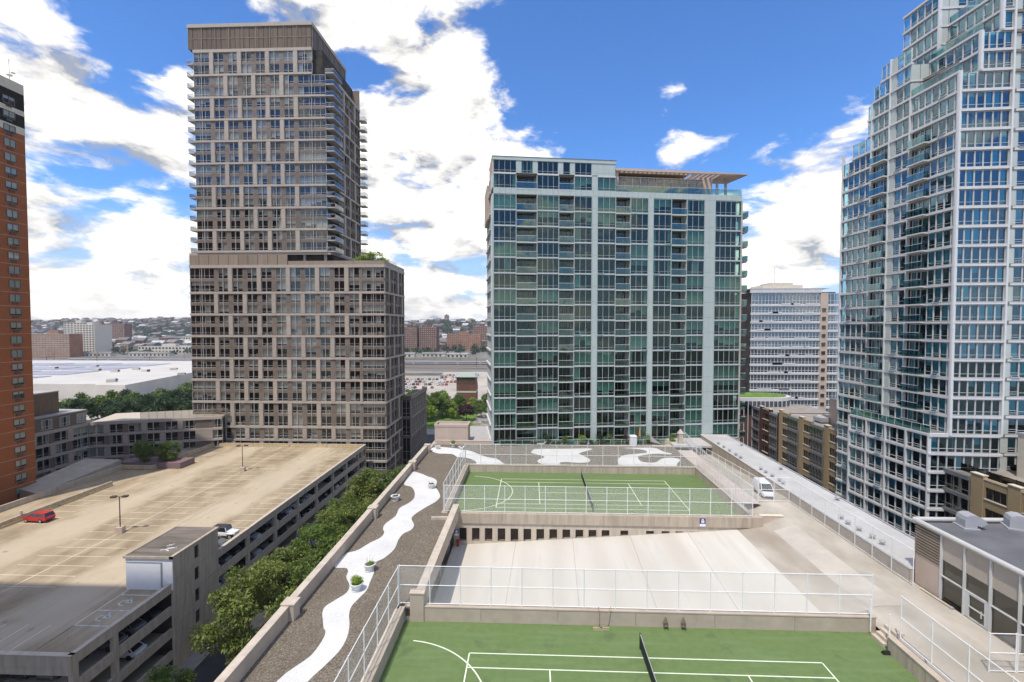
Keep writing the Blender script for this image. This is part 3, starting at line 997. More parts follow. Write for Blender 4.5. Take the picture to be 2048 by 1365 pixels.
# rear terrace, beige stair bulkhead
bh = thing('stair_bulkhead', 'beige windowless bulkhead with recessed roof at the end of the gravel garden', 'bulkhead', (-14.7, 87.5, .98))
MB('tan_wall').box(-3.1, 3.1, -1.5, 1.6, 0, 2.9, 'tan_wall').build('wall', bh)
for a in ((-3.16, 3.16, -1.56, -1.3), (-3.16, 3.16, 1.4, 1.66)):
    MB('tan_wall').box(a[0], a[1], a[2], a[3], 2.9, 3.35, 'tan_wall').build('parapet_panel', bh)
for s in (-1, 1):
    MB('tan_wall').box(s * 3.16 - (.26 if s > 0 else 0), s * 3.16 + (0 if s > 0 else .26), -1.3, 1.4, 2.9, 3.35, 'tan_wall').build('parapet_panel', bh)
MB('slab_grey').box(-2.88, 2.88, -1.28, 1.38, 2.9, 2.93, 'slab_grey').build('roof', bh)
wallthing('terrace_wall', 'low beige wall across the end of the gravel garden', -17.3, -6.9, 84.4, 84.75, .9, 1.75, m='tan_wall', cap='wall_light')
struct(MB('slab_grey').box(-18.1, -6.0, 84.75, 100, .985, 1.0, 'slab_grey').build('rear_terrace'))
struct(MB('white_roof').box(25.4, 32.1, 84.0, 100, .99, 1.35, 'white_roof').build('side_terrace'))

# roof strip along the driveway
st = thing('strip_roof', 'long low pale roof strip beside the driveway', 'roof', (34.5, 65, -22))
MB('concrete_wall').box(-2.25, 2.4, -24.4, 25, 0, 23.95, 'concrete_wall').build('body', st)
for k in range(12):
    y0 = -24.4 + k * 4.1
    MB('parapet').box(-2.36, -2.25, y0, y0 + 4.06, 20.2, 23.93, 'parapet' if k < 5 else 'concrete_wall').build('wall_panel', st)
MB('white_roof').box(-2.4, 2.4, -24.45, 25.1, 23.96, 24.0, 'white_roof').build('roof_sheet', st)
MB('steel_grey').box(2.4, 2.58, -24.45, 25.1, 23.7, 24.12, 'steel_grey').build('gutter', st)

# vents on the strip roof
vt = thing('roof_vent', 'small grey mushroom vent on the pale strip roof', 'roof vent', (32.9, 68, 2.0), 0, 'small vents on the strip roof')
_v1 = MB('steel_grey').tube((0, 0, 0), (0, 0, .28), .14, 'steel_grey', 10).build('stack', vt)
_v2 = MB('steel_grey').lathe([(.26, .26), (.28, .32), (.2, .42), (.0, .46)], 'steel_grey', 12).build('cowl', vt, smooth=True)
for (x, y) in ((32.9, 66.6), (32.95, 64.9), (32.9, 63.0), (32.8, 61.9), (33.1, 50.9), (32.9, 49.5), (33.0, 48), (33.1, 46.3), (33.1, 45), (32.6, 82.5), (32.6, 80.2), (32.6, 77.9), (32.6, 75.5), (32.6, 73.8), (36.2, 81.7), (35.8, 68.2), (36.2, 56.4)):
    copy_tree(vt, [(_v1, []), (_v2, [])], (x, y, 2.0))

# ------------------------------------------------------------------ fences


def fence(label, p0, p1, z, h, spacing=2.4, name='chain_link_fence', mid=True, zs=None, cat='fence'):
    p0, p1 = Vector(p0), Vector(p1)
    L = (p1 - p0).length
    t = thing(name, label, cat, (p0.x, p0.y, z), math.atan2(p1.y - p0.y, p1.x - p0.x))
    n = max(1, round(L / spacing))
    r = .038
    sl = 0 if zs is None else zs - z
    pm = MB('fence_white').tube((0, 0, -.05), (0, 0, h + .06), r, 'fence_white', 8).mesh('post')
    for k in range(n + 1):
        link('post', pm, t, (L * k / n, 0, sl * k / n))
    for f in ((1.0, .5, .03) if mid else (1.0, .03)):
        MB('fence_white').tube((0, 0, h * f), (L, 0, h * f + sl), .03, 'fence_white', 8).build('rail', t)
    MB('chain_link').poly([(0, .035, .05), (L, .035, .05 + sl), (L, .035, h + sl), (0, .035, h)], 'chain_link').build('wire_mesh', t)
    return t


fence('white chain-link fence behind the far court, before the white gravel beds', (-10.1, 71.95), (25.15, 71.95), 1.12, 3.15)
fence('white chain-link fence on the gravel side of the far court', (-10.15, 53.8), (-10.15, 71.8), 1.12, 3.15)
fence('white chain-link fence between the far court and the pink paving', (25.2, 53.8), (25.2, 71.8), 1.12, 3.15)
fence('white chain-link fence on the retaining wall in front of the far court', (-10.0, 53.62), (25.1, 53.62), 1.02, 3.1)
fence('white chain-link fence between the near court and the ramp', (-10.1, 35.25), (25.3, 35.25), 1.15, 3.0)
fence('white chain-link fence between the gravel garden and the near court', (-10.15, 10.5), (-10.15, 35.1), 1.12, 3.05)
fence('white chain-link fence between the near court and the driveway', (25.35, 32.6), (25.35, 10.2), 1.12, 3.0, 2.6)
fence('white chain-link fence along the right edge of the driveway, below the strip roof', (31.75, 39.7), (31.75, 58.5), 1.0, 3.0)
fence('white chain-link fence leading from the cart gate towards the glass building', (28.0, 58.5), (28.0, 75.5), 1.0, 2.9, zs=.1)
fence('white gate frame with wire mesh across the driveway before the white van', (28.05, 58.4), (31.7, 58.4), 1.0, 2.95, 1.85, name='gate', cat='gate')
fence('white fence panel across the driveway at the picture corner', (30.3, 29.85), (34.0, 29.85), 1.0, 2.4, 1.85)
gt = fence('white hinged gate beside the fence panel at the picture corner', (28.6, 29.85), (30.2, 29.85), 1.0, 2.45, 1.6, name='gate', cat='gate')
fence('low dark fence on the terrace beside the strip roof', (28.0, 76.2), (28.0, 86.0), .2, 2.2, 2.0, zs=1.0)
# steps with posts at the corner of the near court
sp = thing('court_steps', 'short concrete steps between the near court and the driveway', 'steps', (25.2, 33.9, 0))
for k in range(4):
    MB('wall_light').box(-.45 + k * .28, 1.0, -.55, .55, k * .25, k * .25 + .25, 'wall_light').build('step', sp)
for s in (-1, 1):
    MB('fence_white').tube((-.3, s * .9, .2), (-.3, s * .9, 2.6), .05, 'fence_white').build('post', sp)

# kerb where the paving drops to the ramp
kk = thing('ramp_kerb', 'rusty tan kerb where the paving drops to the ramp', 'kerb', (26.3, 54.0, -.2))
MB('brick_tan').box(-.2, 2.4, -.12, .25, 0, 1.16, 'tan_wall').build('face', kk)
MB('wall_light').box(-.2, 2.4, -.16, .3, 1.16, 1.24, 'paint_line').build('coping', kk)

# ------------------------------------------------------------------ leaves


def leaf_cloud(clumps, per, size, seed, flat=0.5, droop=0.3):
    """clumps: (x, y, z, r). returns verts, faces of folded diamond leaves"""
    g_ = np.random.default_rng(seed)
    V, Fc = [], []
    tot = 0
    for (cx, cy, cz, r) in clumps:
        n = int(per * r * r)
        dv = g_.normal(size=(n, 3))
        dv /= np.linalg.norm(dv, axis=1)[:, None]
        rr = r * (g_.random(n) ** 0.45)
        c = np.array([cx, cy, cz]) + dv * rr[:, None] * np.array([1, 1, .8])
        ax = dv + g_.normal(size=(n, 3)) * .7
        ax[:, 2] -= droop
        ax /= np.linalg.norm(ax, axis=1)[:, None]
        sd = np.cross(ax, g_.normal(size=(n, 3)) * .6 + np.array([0, 0, 1.0]))
        sd /= np.linalg.norm(sd, axis=1)[:, None] + 1e-9
        s = size * (0.6 + .8 * g_.random(n))[:, None]
        p = np.stack([c - ax * s * .5, c + sd * s * flat * .5, c + ax * s * .5, c - sd * s * flat * .5], axis=1)
        V.append(p.reshape(-1, 3))
        f = np.arange(n * 4).reshape(n, 4) + tot
        Fc.append(f)
        tot += n * 4
    return np.concatenate(V), np.concatenate(Fc)


def np_mesh(name, V, Fq, m):
    me = bpy.data.meshes.new(name)
    me.vertices.add(len(V))
    me.vertices.foreach_set('co', V.astype(np.float32).ravel())
    me.loops.add(Fq.size)
    me.loops.foreach_set('vertex_index', Fq.astype(np.int32).ravel())
    me.polygons.add(len(Fq))
    me.polygons.foreach_set('loop_start', np.arange(0, Fq.size, Fq.shape[1], dtype=np.int32))
    me.polygons.foreach_set('loop_total', np.full(len(Fq), Fq.shape[1], dtype=np.int32))
    me.materials.append(MATS[m])
    me.update(calc_edges=True)
    return me


def crown_mesh(name, rx, rz, zc, ncl, clr, per, size, seed, m='leaf', flat=.5):
    r_ = random.Random(seed)
    cl = []
    for k in range(ncl):
        th, ph = r_.uniform(0, 2 * math.pi), math.acos(r_.uniform(-.75, 1))
        q = r_.uniform(.55, 1.0)
        cl.append((rx * q * math.sin(ph) * math.cos(th), rx * q * math.sin(ph) * math.sin(th), zc + rz * q * math.cos(ph), clr * r_.uniform(.65, 1.25)))
    V, Fq = leaf_cloud(cl, per, size, seed, flat)
    return np_mesh(name, V, Fq, m), cl


def trunk_mesh(name, h, r, clumps, seed, m='bark', nl=9):
    mb = MB(m)
    r_ = random.Random(seed)
    pts = [Vector((0, 0, 0))]
    for k in range(1, 5):
        pts.append(Vector((r_.uniform(-.25, .25) * k / 4, r_.uniform(-.25, .25) * k / 4, h * k / 4)))
    for k in range(4):
        mb.tube(pts[k], pts[k + 1], r * (1 - .13 * k), m, 9, r * (1 - .13 * (k + 1)), cap=False)
    for c in clumps[:nl]:
        s = pts[2].lerp(pts[4], r_.random())
        e = Vector(c[:3])
        mid = s.lerp(e, .5) + Vector((0, 0, .35))
        mb.tube(s, mid, r * .4, m, 6, r * .26, cap=False)
        mb.tube(mid, e, r * .26, m, 6, r * .08, cap=False)
    return mb.mesh(name, True)


TREES = []
for k, (rx, rz, zc) in enumerate(((4.2, 4.6, 9.2), (5.0, 4.4, 9.6), (3.6, 5.2, 9.8), (4.7, 3.8, 8.8), (4.0, 4.4, 9.0))):
    me, cl = crown_mesh('crown', rx, rz, zc, 44, 1.25, 190, .40, 20 + k, ('leaf', 'leaf_olive', 'leaf', 'leaf', 'leaf_olive')[k], flat=.40)
    TREES.append((me, trunk_mesh('trunk', 7.2, .27, cl, 40 + k)))


def tree(label, loc, kind, s=1.0, rz=0.0, group=None, set_=None, name='street_tree'):
    c, t = (set_ or TREES)[kind]
    o = thing(name, label, 'tree', loc, rz, group)
    o.scale = (s, s, s)
    link('crown', c, o)
    link('trunk', t, o)
    return o


# ------------------------------------------------------------------ planters on the garden
urn = [(.30, 0), (.40, .02), (.36, .08), (.30, .12), (.36, .2), (.44, .36), (.50, .52), (.56, .56), (.58, .64), (.52, .66), (.46, .60), (.0, .58)]
urn_me = MB('planter_white').lathe(urn, 'planter_white', 22).mesh('urn', True)
soil_me = MB('soil').lathe([(.49, .595), (.0, .605)], 'soil', 18).mesh('soil')


def planter(label, x, y, kind, s=1.0):
    o = thing('planter', label, 'planter', (x, y, 1.012), rnd.uniform(0, 3), 'white urns on the gravel garden')
    o.scale = (s, s, s)
    link('urn', urn_me, o)
    link('soil', soil_me, o)
    if kind == 'bush':
        V, Fq = leaf_cloud([(rnd.uniform(-.2, .2), rnd.uniform(-.2, .2), .82 + rnd.uniform(0, .14), .34) for _ in range(7)], 1500, .11, 5, .6, 0)
        link('shrub', np_mesh('shrub', V, Fq, 'leaf_bright'), o)
    elif kind == 'low':
        V, Fq = leaf_cloud([(rnd.uniform(-.3, .3), rnd.uniform(-.3, .3), .64, .16) for _ in range(9)], 3500, .08, 6, .6, 0)
        link('shrub', np_mesh('shrub', V, Fq, 'leaf_bright'), o)
        m = MB('steel_grey')
        for k in range(8):
            a = rnd.uniform(0, 6.28)
            m.tube((.2 * math.cos(a), .2 * math.sin(a), .6), (.34 * math.cos(a), .34 * math.sin(a), rnd.uniform(.95, 1.35)), .012, 'steel_grey', 5)
        m.build('dry_stems', o)
    elif kind == 'twigs':
        m = MB('bark')
        for k in range(10):
            a = rnd.uniform(0, 6.28)
            m.tube((.1 * math.cos(a), .1 * math.sin(a), .58), (.4 * math.cos(a), .4 * math.sin(a), rnd.uniform(.75, 1.0)), .014, 'bark', 5)
        m.build('twigs', o)
    return o


planter('white urn with a round bright green shrub, nearest on the white path', -14.2, 37.2, 'bush')
planter('white urn with low moss and tall dry stems on the white path', -14.2, 40.3, 'low')
planter('white urn with bare twigs near the street parapet', -16.7, 56.8, 'twigs')
planter('white urn with grey dry stubs on the bend of the white path', -13.2, 61.4, 'twigs')
planter('white urn with a small green shrub by the terrace wall', -13.8, 82.9, 'bush', .95)
planter('squat white urn with bare soil by the corner post of the parapet', -16.3, 81.2, 'none', .85)
planter('empty white urn by the far end of the gravel side fence', -12.1, 80.9, 'twigs', .85)
# ------------------------------------------------------------------ grey stone tower with its lower block
GT = Bld('stone_grid_tower', 'tall taupe apartment tower with stone grid and louvred crown above a broad lower block', 'building', (-69, 131, -22))
OX, OY = 69.0, -131.0                        # world -> local


def gface(xw, yw, deg):
    return GT.face(xw + OX, yw + OY, deg)


def pickvar(p=(34, 16, 18, 8, 12, 8, 8, 6)):
    # index = blind variant of window(): 0 bare .. 7
    return rnd.choices(range(8), weights=p)[0]


def stone_facade(f, length, first, pitch, ww, gap, last0, bands, phase, pr, wtop=None, gls='glass_grey'):
    """double-storey stone grid: bands every two storeys, light piers alternating with brown infill"""
    for k in range(len(bands) - 1):
        zt, zb = bands[k], bands[k + 1]
        H = zt - zb
        end = length if not (wtop and k == 0) else wtop
        f.box('band', 0, end, -.22, .45, zb - .27, zb + .27, 'stone_band')
        two = H > 4.2
        hw = (H - .66 - (.78 if two else 0)) / (2 if two else 1)
        rows = [zb + .33] + ([zb + .33 + hw + .78] if two else [])
        cells = [(0.0, first - gap)] + [(first + pitch * j, first + pitch * j + ww) for j in range(int((last0 - first) / pitch + .2))] + [(last0, end)]
        for r, z in enumerate(rows):
            for ci, (a, b) in enumerate(cells):
                w = b - a
                n = max(2, round(w / 1.42))
                vs = tuple(q / n for q in range(1, n))
                f.win(window(w, hw, vs, (.27,), pickvar(), gls, 'alu' if gls == 'glass_grey' else 'louvre_panel'), a, .12, z, pr)
            if two and r == 0:
                f.box('spandrel', 0, end, .08, .4, z + hw, z + hw + .78, 'brown_panel')
        for ci in range(len(cells) - 1):
            a, b = cells[ci][1], cells[ci + 1][0]
            light = (ci + k + phase) % 2 == 0
            if light:
                f.box('pier', a, b, -.2, .45, zb + .33, zt - .33, 'stone_light')
            else:
                for r, z in enumerate(rows):
                    f.box('infill_panel', a, b, .05, .4, z, z + hw, 'brown_panel')
        # slim fins running the whole double storey
        for ci, (a, b) in enumerate(cells):
            s = (a + b) / 2
            f.box('fin', s - .04, s + .04, -.1, .1, zb + .33, zt - .33, 'alu' if gls == 'glass_grey' else 'louvre_panel')
    f.box('band', 0, wtop or length, -.22, .45, bands[0] - .33, bands[0] + .5, 'stone_band')


LB = [39.35, 31.95, 25.79, 19.62, 13.3, 7.1, .77, -6.35, -10.11, -16.0, -21.6]
TB = [99.5, 92.94, 86.75, 80.59, 74.58, 68.4, 62.06, 55.84, 49.74, 43.6]
fl = gface(-97.4, 131, 0)
stone_facade(fl, 56.4, 8.3, 4.2, 3.0, 1.15, 49.8, LB, 1, 1)
ft = gface(-95.0, 131.02, 0)
stone_facade(ft, 37.7, 5.85, 4.0, 2.86, 1.15, 29.9, TB, 0, 0, wtop=34.0)
# right flanks in shade, painted deeper with duller glass and brown frames
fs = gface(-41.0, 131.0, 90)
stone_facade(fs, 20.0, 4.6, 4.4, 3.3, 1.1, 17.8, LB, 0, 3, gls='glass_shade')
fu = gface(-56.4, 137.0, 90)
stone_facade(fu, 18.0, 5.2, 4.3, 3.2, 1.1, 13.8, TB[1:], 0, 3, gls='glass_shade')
# cores behind the glass
MBc = lambda x0, x1, y0, y1, z0, z1, m: MB(m).box(x0 + OX, x1 + OX, y0 + OY, y1 + OY, z0 + 22, z1 + 22, m)
MBc(-96.4, -42.2, 132.3, 150.6, -22, 39.4, 'interior').build('core', GT.root)
MBc(-94.2, -58.6, 132.3, 154.6, 40, 99.9, 'interior').build('core', GT.root)
MBc(-58.6, -57.6, 137.2, 154.6, 43, 92.6, 'interior').build('core', GT.root)
for zs in [z for k in range(len(LB) - 1) for z in (LB[k], (LB[k] + LB[k + 1]) / 2)]:
    MBc(-97.1, -41.2, 131.35, 150.8, zs - .2, zs + .15, 'interior_slab').build('floor_slab', GT.root)
for zs in [z for k in range(len(TB) - 1) for z in (TB[k], (TB[k] + TB[k + 1]) / 2)]:
    MBc(-94.8, -57.4 if zs < 92 else -61.2, 131.37, 136.9, zs - .2, zs + .15, 'interior_slab').build('floor_slab', GT.root)
MBc(-97.42, -97.1, 131.3, 151, -22, 39.6, 'brown_panel').build('end_wall', GT.root)
MBc(-95.02, -94.9, 131.3, 155, 43, 99.6, 'brown_panel').build('end_wall', GT.root)
MBc(-97.4, -41, 150.8, 151.2, -22, 40, 'brown_panel').build('rear_wall', GT.root)
MBc(-95, -56.4, 154.6, 155.0, 43, 99.6, 'brown_panel').build('rear_wall', GT.root)
# mechanical storey between block and tower
for k in range(10):
    x0 = -97.35 + k * 2.86
    MBc(x0, x0 + 2.74, 131.0 + .02 * (k % 2), 131.5, 39.9, 42.7, 'louvre_panel').build('louvre_panel', GT.root)
MBc(-97.4, -56.4, 131.05, 131.4, 42.7, 43.3, 'stone_band').build('band', GT.root)
MBc(-96, -57, 134.5, 150, 39.8, 43.3, 'interior').build('recess_wall', GT.root)
MBc(-97.4, -41, 131.0, 151.2, 39.7, 39.86, 'slab_grey').build('roof_deck', GT.root)
MBc(-95, -56.4, 131.3, 155, 43.0, 43.25, 'slab_grey').build('tower_soffit', GT.root)
MBc(-68.6, -41.0, 130.95, 131.3, 39.9, 40.9, 'louvre_panel').build('parapet_panel', GT.root)
MBc(-41.3, -40.95, 131.3, 151.2, 39.9, 40.9, 'louvre_panel').build('parapet_panel', GT.root)
for x_ in (-64.6, -58.6):
    MBc(x_, x_ + .6, 131.8, 132.4, 39.9, 43.0, 'slab_grey').build('column', GT.root)
# louvred crown
for k in range(26):
    x0 = -96.2 + k * 1.35
    wv_ = 1.28 if k % 3 else 1.22
    MBc(x0, x0 + wv_, 130.95 + .04 * (k % 2), 131.3, 100.1, 106.0, 'louvre_dark').build('louvre_panel', GT.root)
for k in range(9):
    x0 = -96.2 + k * 3.9
    MBc(x0 - .07, x0 + .07, 130.8, 130.99, 100.1, 106.0, 'louvre_panel').build('fin', GT.root)
for k in range(17):
    y0 = 131.2 + k * 1.4
    MBc(-61.35, -61.05, y0, y0 + 1.3, 100.1, 106.0, 'louvre_dark').build('louvre_panel', GT.root)
for k in range(7):
    MBc(-61.0, -60.85, 131.2 + k * 3.9, 131.34 + k * 3.9, 100.1, 106.0, 'louvre_panel').build('fin', GT.root)
MBc(-96.0, -61.4, 131.4, 154.9, 99.9, 106.2, 'interior').build('core', GT.root)
MBc(-96.4, -60.8, 130.7, 155.2, 106.0, 106.95, 'stone_band').build('cap', GT.root)
MBc(-96.25, -61.0, 130.9, 131.3, 102.9, 103.05, 'louvre_panel').build('band', GT.root)
# balconies
bal_sl = {}


def balcony(x0, x1, y0, y1, z, sides):
    key = (round(x1 - x0, 2), round(y1 - y0, 2), sides)
    w, dd = x1 - x0, y1 - y0
    if key not in bal_sl:
        sl = MB('slab_grey').box(0, w, 0, dd, -.3, 0, 'slab_grey').mesh('balcony')
        r_ = MB('rail_grey')
        for s in sides:
            a = {'f': ((0, 0), (w, 0)), 'l': ((0, 0), (0, dd)), 'r': ((w, 0), (w, dd)), 'b': ((0, dd), (w, dd))}[s]
            (ax, ay), (bx, by) = a
            r_.poly([(ax, ay, .02), (bx, by, .02), (bx, by, 1.0), (ax, ay, 1.0)], 'rail_grey')
            r_.tube((ax, ay, 1.02), (bx, by, 1.02), .035, 'alu', 6)
        bal_sl[key] = (sl, r_.mesh('railing'))
    b = link('balcony', bal_sl[key][0], GT.root, (x0 + OX, y0 + OY, z + 22))
    link('railing', bal_sl[key][1], b)


for k in range(len(TB) - 1):
    for zz in (TB[k + 1] + .1, (TB[k] + TB[k + 1]) / 2 + .1):
        if k or zz < 94:
            balcony(-57.3, -54.9, 130.9, 137.0, zz, 'fr')
        balcony(-96.9, -95.05, 131.0, 134.5, zz, 'fl')
        if k:
            balcony(-56.4, -54.4, 154.0, 156.5, zz, 'fr')
MBc(-57.3, -57.25, 131.3, 137.0, 43, 92.6, 'interior').build('recess_wall', GT.root)
MBc(-57.2, -56.45, 136.9, 137.2, 43, 92.6, 'interior').build('recess_wall', GT.root)
# low wing on the flank
MBc(-41.0, -38.2, 147.3, 170, -22, -1.5, 'interior').build('wing_core', GT.root)
fw1, fw2 = gface(-41.0, 147.0, 0), gface(-38.0, 147.0, 90)
for f_, ln_ in ((fw1, 3.0), (fw2, 23.0)):
    for zz in (-.5, -6.7, -12.6):
        f_.box('band', 0, ln_, -.12, .3, zz - .35, zz + (.9 if zz > -1 else .35), 'brown_panel')
    n = max(1, round(ln_ / 3.0))
    for k in range(n):
        for zz, hh in ((-6.35, 5.5), (-12.25, 5.2), (-21.9, 8.9)):
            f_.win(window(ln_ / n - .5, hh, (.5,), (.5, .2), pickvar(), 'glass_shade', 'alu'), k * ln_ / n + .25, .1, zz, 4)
            f_.box('pier', k * ln_ / n - .2, k * ln_ / n + .2, -.1, .3, zz, zz + hh, 'louvre_panel')
MBc(-41.0, -38.1, 147.3, 170, -1.4, -.6, 'soil').build('roof', GT.root)
GT.finish()
# planting on the block's roof corner
V, Fq = leaf_cloud([(rnd.uniform(-4.6, 3.6), rnd.uniform(-1.2, 2.5), rnd.uniform(.6, 3.4), rnd.uniform(.7, 1.2)) for _ in range(46)], 130, .42, 77, .4, .1)
rs = thing('roof_shrubs', 'bright green shrubs on the roof corner of the lower block', 'shrub', (-45.3, 133.6, 39.9))
link('crown', np_mesh('foliage', V, Fq, 'leaf_bright'), rs)
tm = MB('bark')
for k in range(9):
    tm.tube((rnd.uniform(-3, 3), rnd.uniform(-1, 2), 0), (rnd.uniform(-3, 3), rnd.uniform(-1, 2), 2.2), .06, 'bark', 5, .02)
tm.build('stems', rs)
pg = thing('roof_pergola', 'thin metal pergola rails on the roof of the lower block', 'pergola', (-42.2, 142, 39.9))
for k in range(5):
    MB('alu_dark').tube((0, k * 2 - 4, 0), (0, k * 2 - 4, 2.0), .05, 'alu_dark', 6).build('post', pg)
for zz in (1.2, 2.0):
    MB('alu_dark').tube((0, -4, zz), (0, 4, zz), .05, 'alu_dark', 6).build('rail', pg)

# ------------------------------------------------------------------ green glass slab building behind the far court
CB = Bld('green_glass_block', 'broad green glass apartment block with white panels, recessed balconies and a trellis roof', 'building', (-6.89, 84.0, -22), rad(8.8))
FL = [1.14 + 2.81 * k for k in range(17)]           # floor lines; the last is 46.1
cf = CB.face(0, 0, 0)
cols = [('w', .2, 4.26, 4), ('b', 4.26, 8.08), ('w', 8.08, 12.04, 4), ('b', 12.04, 14.91), ('w', 14.91, 18.18, 3), ('p', 18.18, 19.22, 1), ('w', 19.22, 22.62, 3), ('b', 22.62, 25.49), ('w', 25.49, 28.85, 3), ('p', 28.85, 29.82, 1), ('w', 29.82, 33.32, 3), ('b', 33.32, 36.36), ('w', 36.36, 39.82, 3), ('p', 39.82, 41.91, 2), ('w', 41.91, 47.24, 5)]
gv = (40, 14, 12, 12, 8, 14, 5, 5)
_cbal = {}


def cbalcony(a, b, z, h):
    w = b - a
    k = (round(w, 2), round(h, 2))
    if k not in _cbal:
        sl = MB('slab_grey').box(.02, w - .02, -.05, 1.5, -.22, .03, 'panel_green').mesh('balcony')
        rl = MB('rail_green').poly([(.05, -.02, .06), (w - .05, -.02, .06), (w - .05, -.02, 1.08), (.05, -.02, 1.08)], 'rail_green').tube((.05, -.02, 1.1), (w - .05, -.02, 1.1), .035, 'alu', 6).mesh('railing')
        dr = window(w - .7, h - .35, (.36, .7), (), 3, 'glass_green', 'alu_dark', .07)[1]
        wl = MB('panel_green').box(0, w, 1.45, 1.55, .03, h - .22, 'slab_grey').box(0, .06, 0, 1.45, .03, h - .22, 'panel_green').box(w - .06, w, 0, 1.45, .03, h - .22, 'panel_green').mesh('recess')
        wl2 = MB('slab_grey').box(0, .35, 1.4, 1.55, .03, h - .22, 'slab_grey').box(w - .35, w, 1.4, 1.55, .03, h - .22, 'slab_grey').box(0, .06, 0, 1.4, .03, h - .22, 'panel_green').box(w - .06, w, 0, 1.4, .03, h - .22, 'panel_green').mesh('recess')
        chair = MB('white_frame').box(.3, .7, .4, .8, .35, .4, 'white_frame').box(.3, .7, .78, .82, .4, .85, 'white_frame').box(.32, .36, .42, .46, .03, .35, 'white_frame').box(.64, .68, .42, .46, .03, .35, 'white_frame').box(.32, .36, .74, .78, .03, .35, 'white_frame').box(.64, .68, .74, .78, .03, .35, 'white_frame').mesh('chair')
        _cbal[k] = (sl, rl, dr, wl2, chair)
    sl, rl, dr, wl, chair = _cbal[k]
    o = cf.mesh('balcony', sl, a, 0, z)
    link('railing', rl, o)
    link('door', dr, o, (.35, 1.42, .05))
    link('recess', wl, o)


def wbay(a, b, n, z, h, f=None, pr=0):
    f = f or cf
    vs = tuple(q / n for q in range(1, n))
    op = rnd.choice((0, n - 1)) if n in (3, 5) and rnd.random() < .16 else None
    f.win(window(b - a, h, vs, (.2,), pickvar(gv), 'glass_green', 'frame_grey', .05, 'blind' if rnd.random() < .5 else 'curtain', op), a, 0, z, pr)


pan = {}


def wpanel(a, b, n, z, h, f=None):
    f = f or cf
    k = (round(b - a, 2), n, round(h, 2))
    if k not in pan:
        m = MB('panel_white')
        w = (b - a) / n
        for q in range(n):
            m.box(q * w + .01, (q + 1) * w - .01, 0, .2, 0, h * .2 - .015, 'panel_white').box(q * w + .01, (q + 1) * w - .01, 0, .2, h * .2 + .015, h, 'panel_white')
        m.box(0, b - a, .03, .18, 0, h, 'alu_dark')
        pan[k] = m.mesh('panel')
    f.mesh('panel', pan[k], a, 0, z)


floors = [(FL[k], FL[k + 1] - FL[k]) for k in range(16)]
top_rows = [(47.16, 2.57), (49.73, 2.75)]
for z, h in floors:
    for c in cols:
        if c[0] == 'w':
            wbay(c[1], c[2], c[3], z + .1, h - .2)
            cf.box('band', c[1], c[2], -.06, .3, z - .1, z + .1, 'frame_grey')
        elif c[0] == 'b':
            cbalcony(c[1], c[2], z, h)
        else:
            wpanel(c[1], c[2], c[3], z, h)
for c in cols:
    for s in (c[1], c[2]):
        pass
edges = sorted({c[1] for c in cols} | {47.24})
for s in edges:
    cf.box('mullion', s - .045, s + .045, -.12, .25, 1.14, 46.1, 'frame_grey')
# white spandrel course and the two storeys above its left half
for k in range(44):
    s0 = .2 + k * 1.07
    if s0 > 46.9:
        break
    cf.box('panel', s0 + .012, s0 + 1.058, -.02, .3, 46.1, 47.14, 'panel_white')
for c in cols[:7]:
    if c[0] == 'w':
        wbay(c[1], c[2], c[3], 47.16, 2.45)
        cf.box('band', c[1], c[2], -.06, .3, 49.61, 49.85, 'white_band')
    elif c[0] == 'b':
        cbalcony(c[1], c[2], 47.16, 2.57)
    else:
        wpanel(c[1], c[2], c[3], 47.16, 2.57)
seq = [('w', .2, 4.3, 4), ('p', 4.3, 5.2, 1), ('w', 5.2, 7.3, 2), ('p', 7.3, 8.15, 1), ('w', 8.15, 11.9, 4), ('p', 11.9, 12.8, 1), ('w', 12.8, 14.1, 1), ('p', 14.1, 14.95, 1), ('w', 14.95, 18.1, 3), ('p', 18.1, 22.5, 4)]
for c in seq:
    (wbay if c[0] == 'w' else wpanel)(c[1], c[2], c[3], 49.85, 2.2)
cf.box('band', 0, 22.6, -.1, .4, 52.05, 52.62, 'panel_white')
cf.box('cap', -.05, 22.7, -.16, 8, 52.62, 52.7, 'alu_dark')
CB.part('core', MB('interior').box(.4, 47.0, 1.6, 14.6, 0, 68.9, 'interior').box(.4, 22.2, 1.6, 14.6, 68.9, 74.4, 'interior'))
for z in [f[0] for f in floors] + [46.2]:
    CB.part('floor_slab', MB('interior_slab').box(.25, 47.2, .3, 14.8, -.14 + 22 + z, .14 + 22 + z, 'interior_slab'))
CB.part('floor_slab', MB('interior_slab').box(.25, 22.4, .3, 14.8, 71.6, 71.9, 'interior_slab'))
CB.part('roof', MB('white_roof').box(22.6, 47.4, .3, 15, 69.1, 69.15, 'slab_grey'))
CB.part('end_wall', MB('panel_green').box(22.45, 22.62, .3, 8, 69.1, 74.6, 'tan_wall'))
CB.part('rear_wall', MB('tan_wall').box(0, 47.4, 14.8, 15.1, 0, 69, 'tan_wall'))
CB.part('podium_wall', MB('tan_wall').box(0, 47.4, 0, 1.5, 0, 22.9, 'tan_wall'))
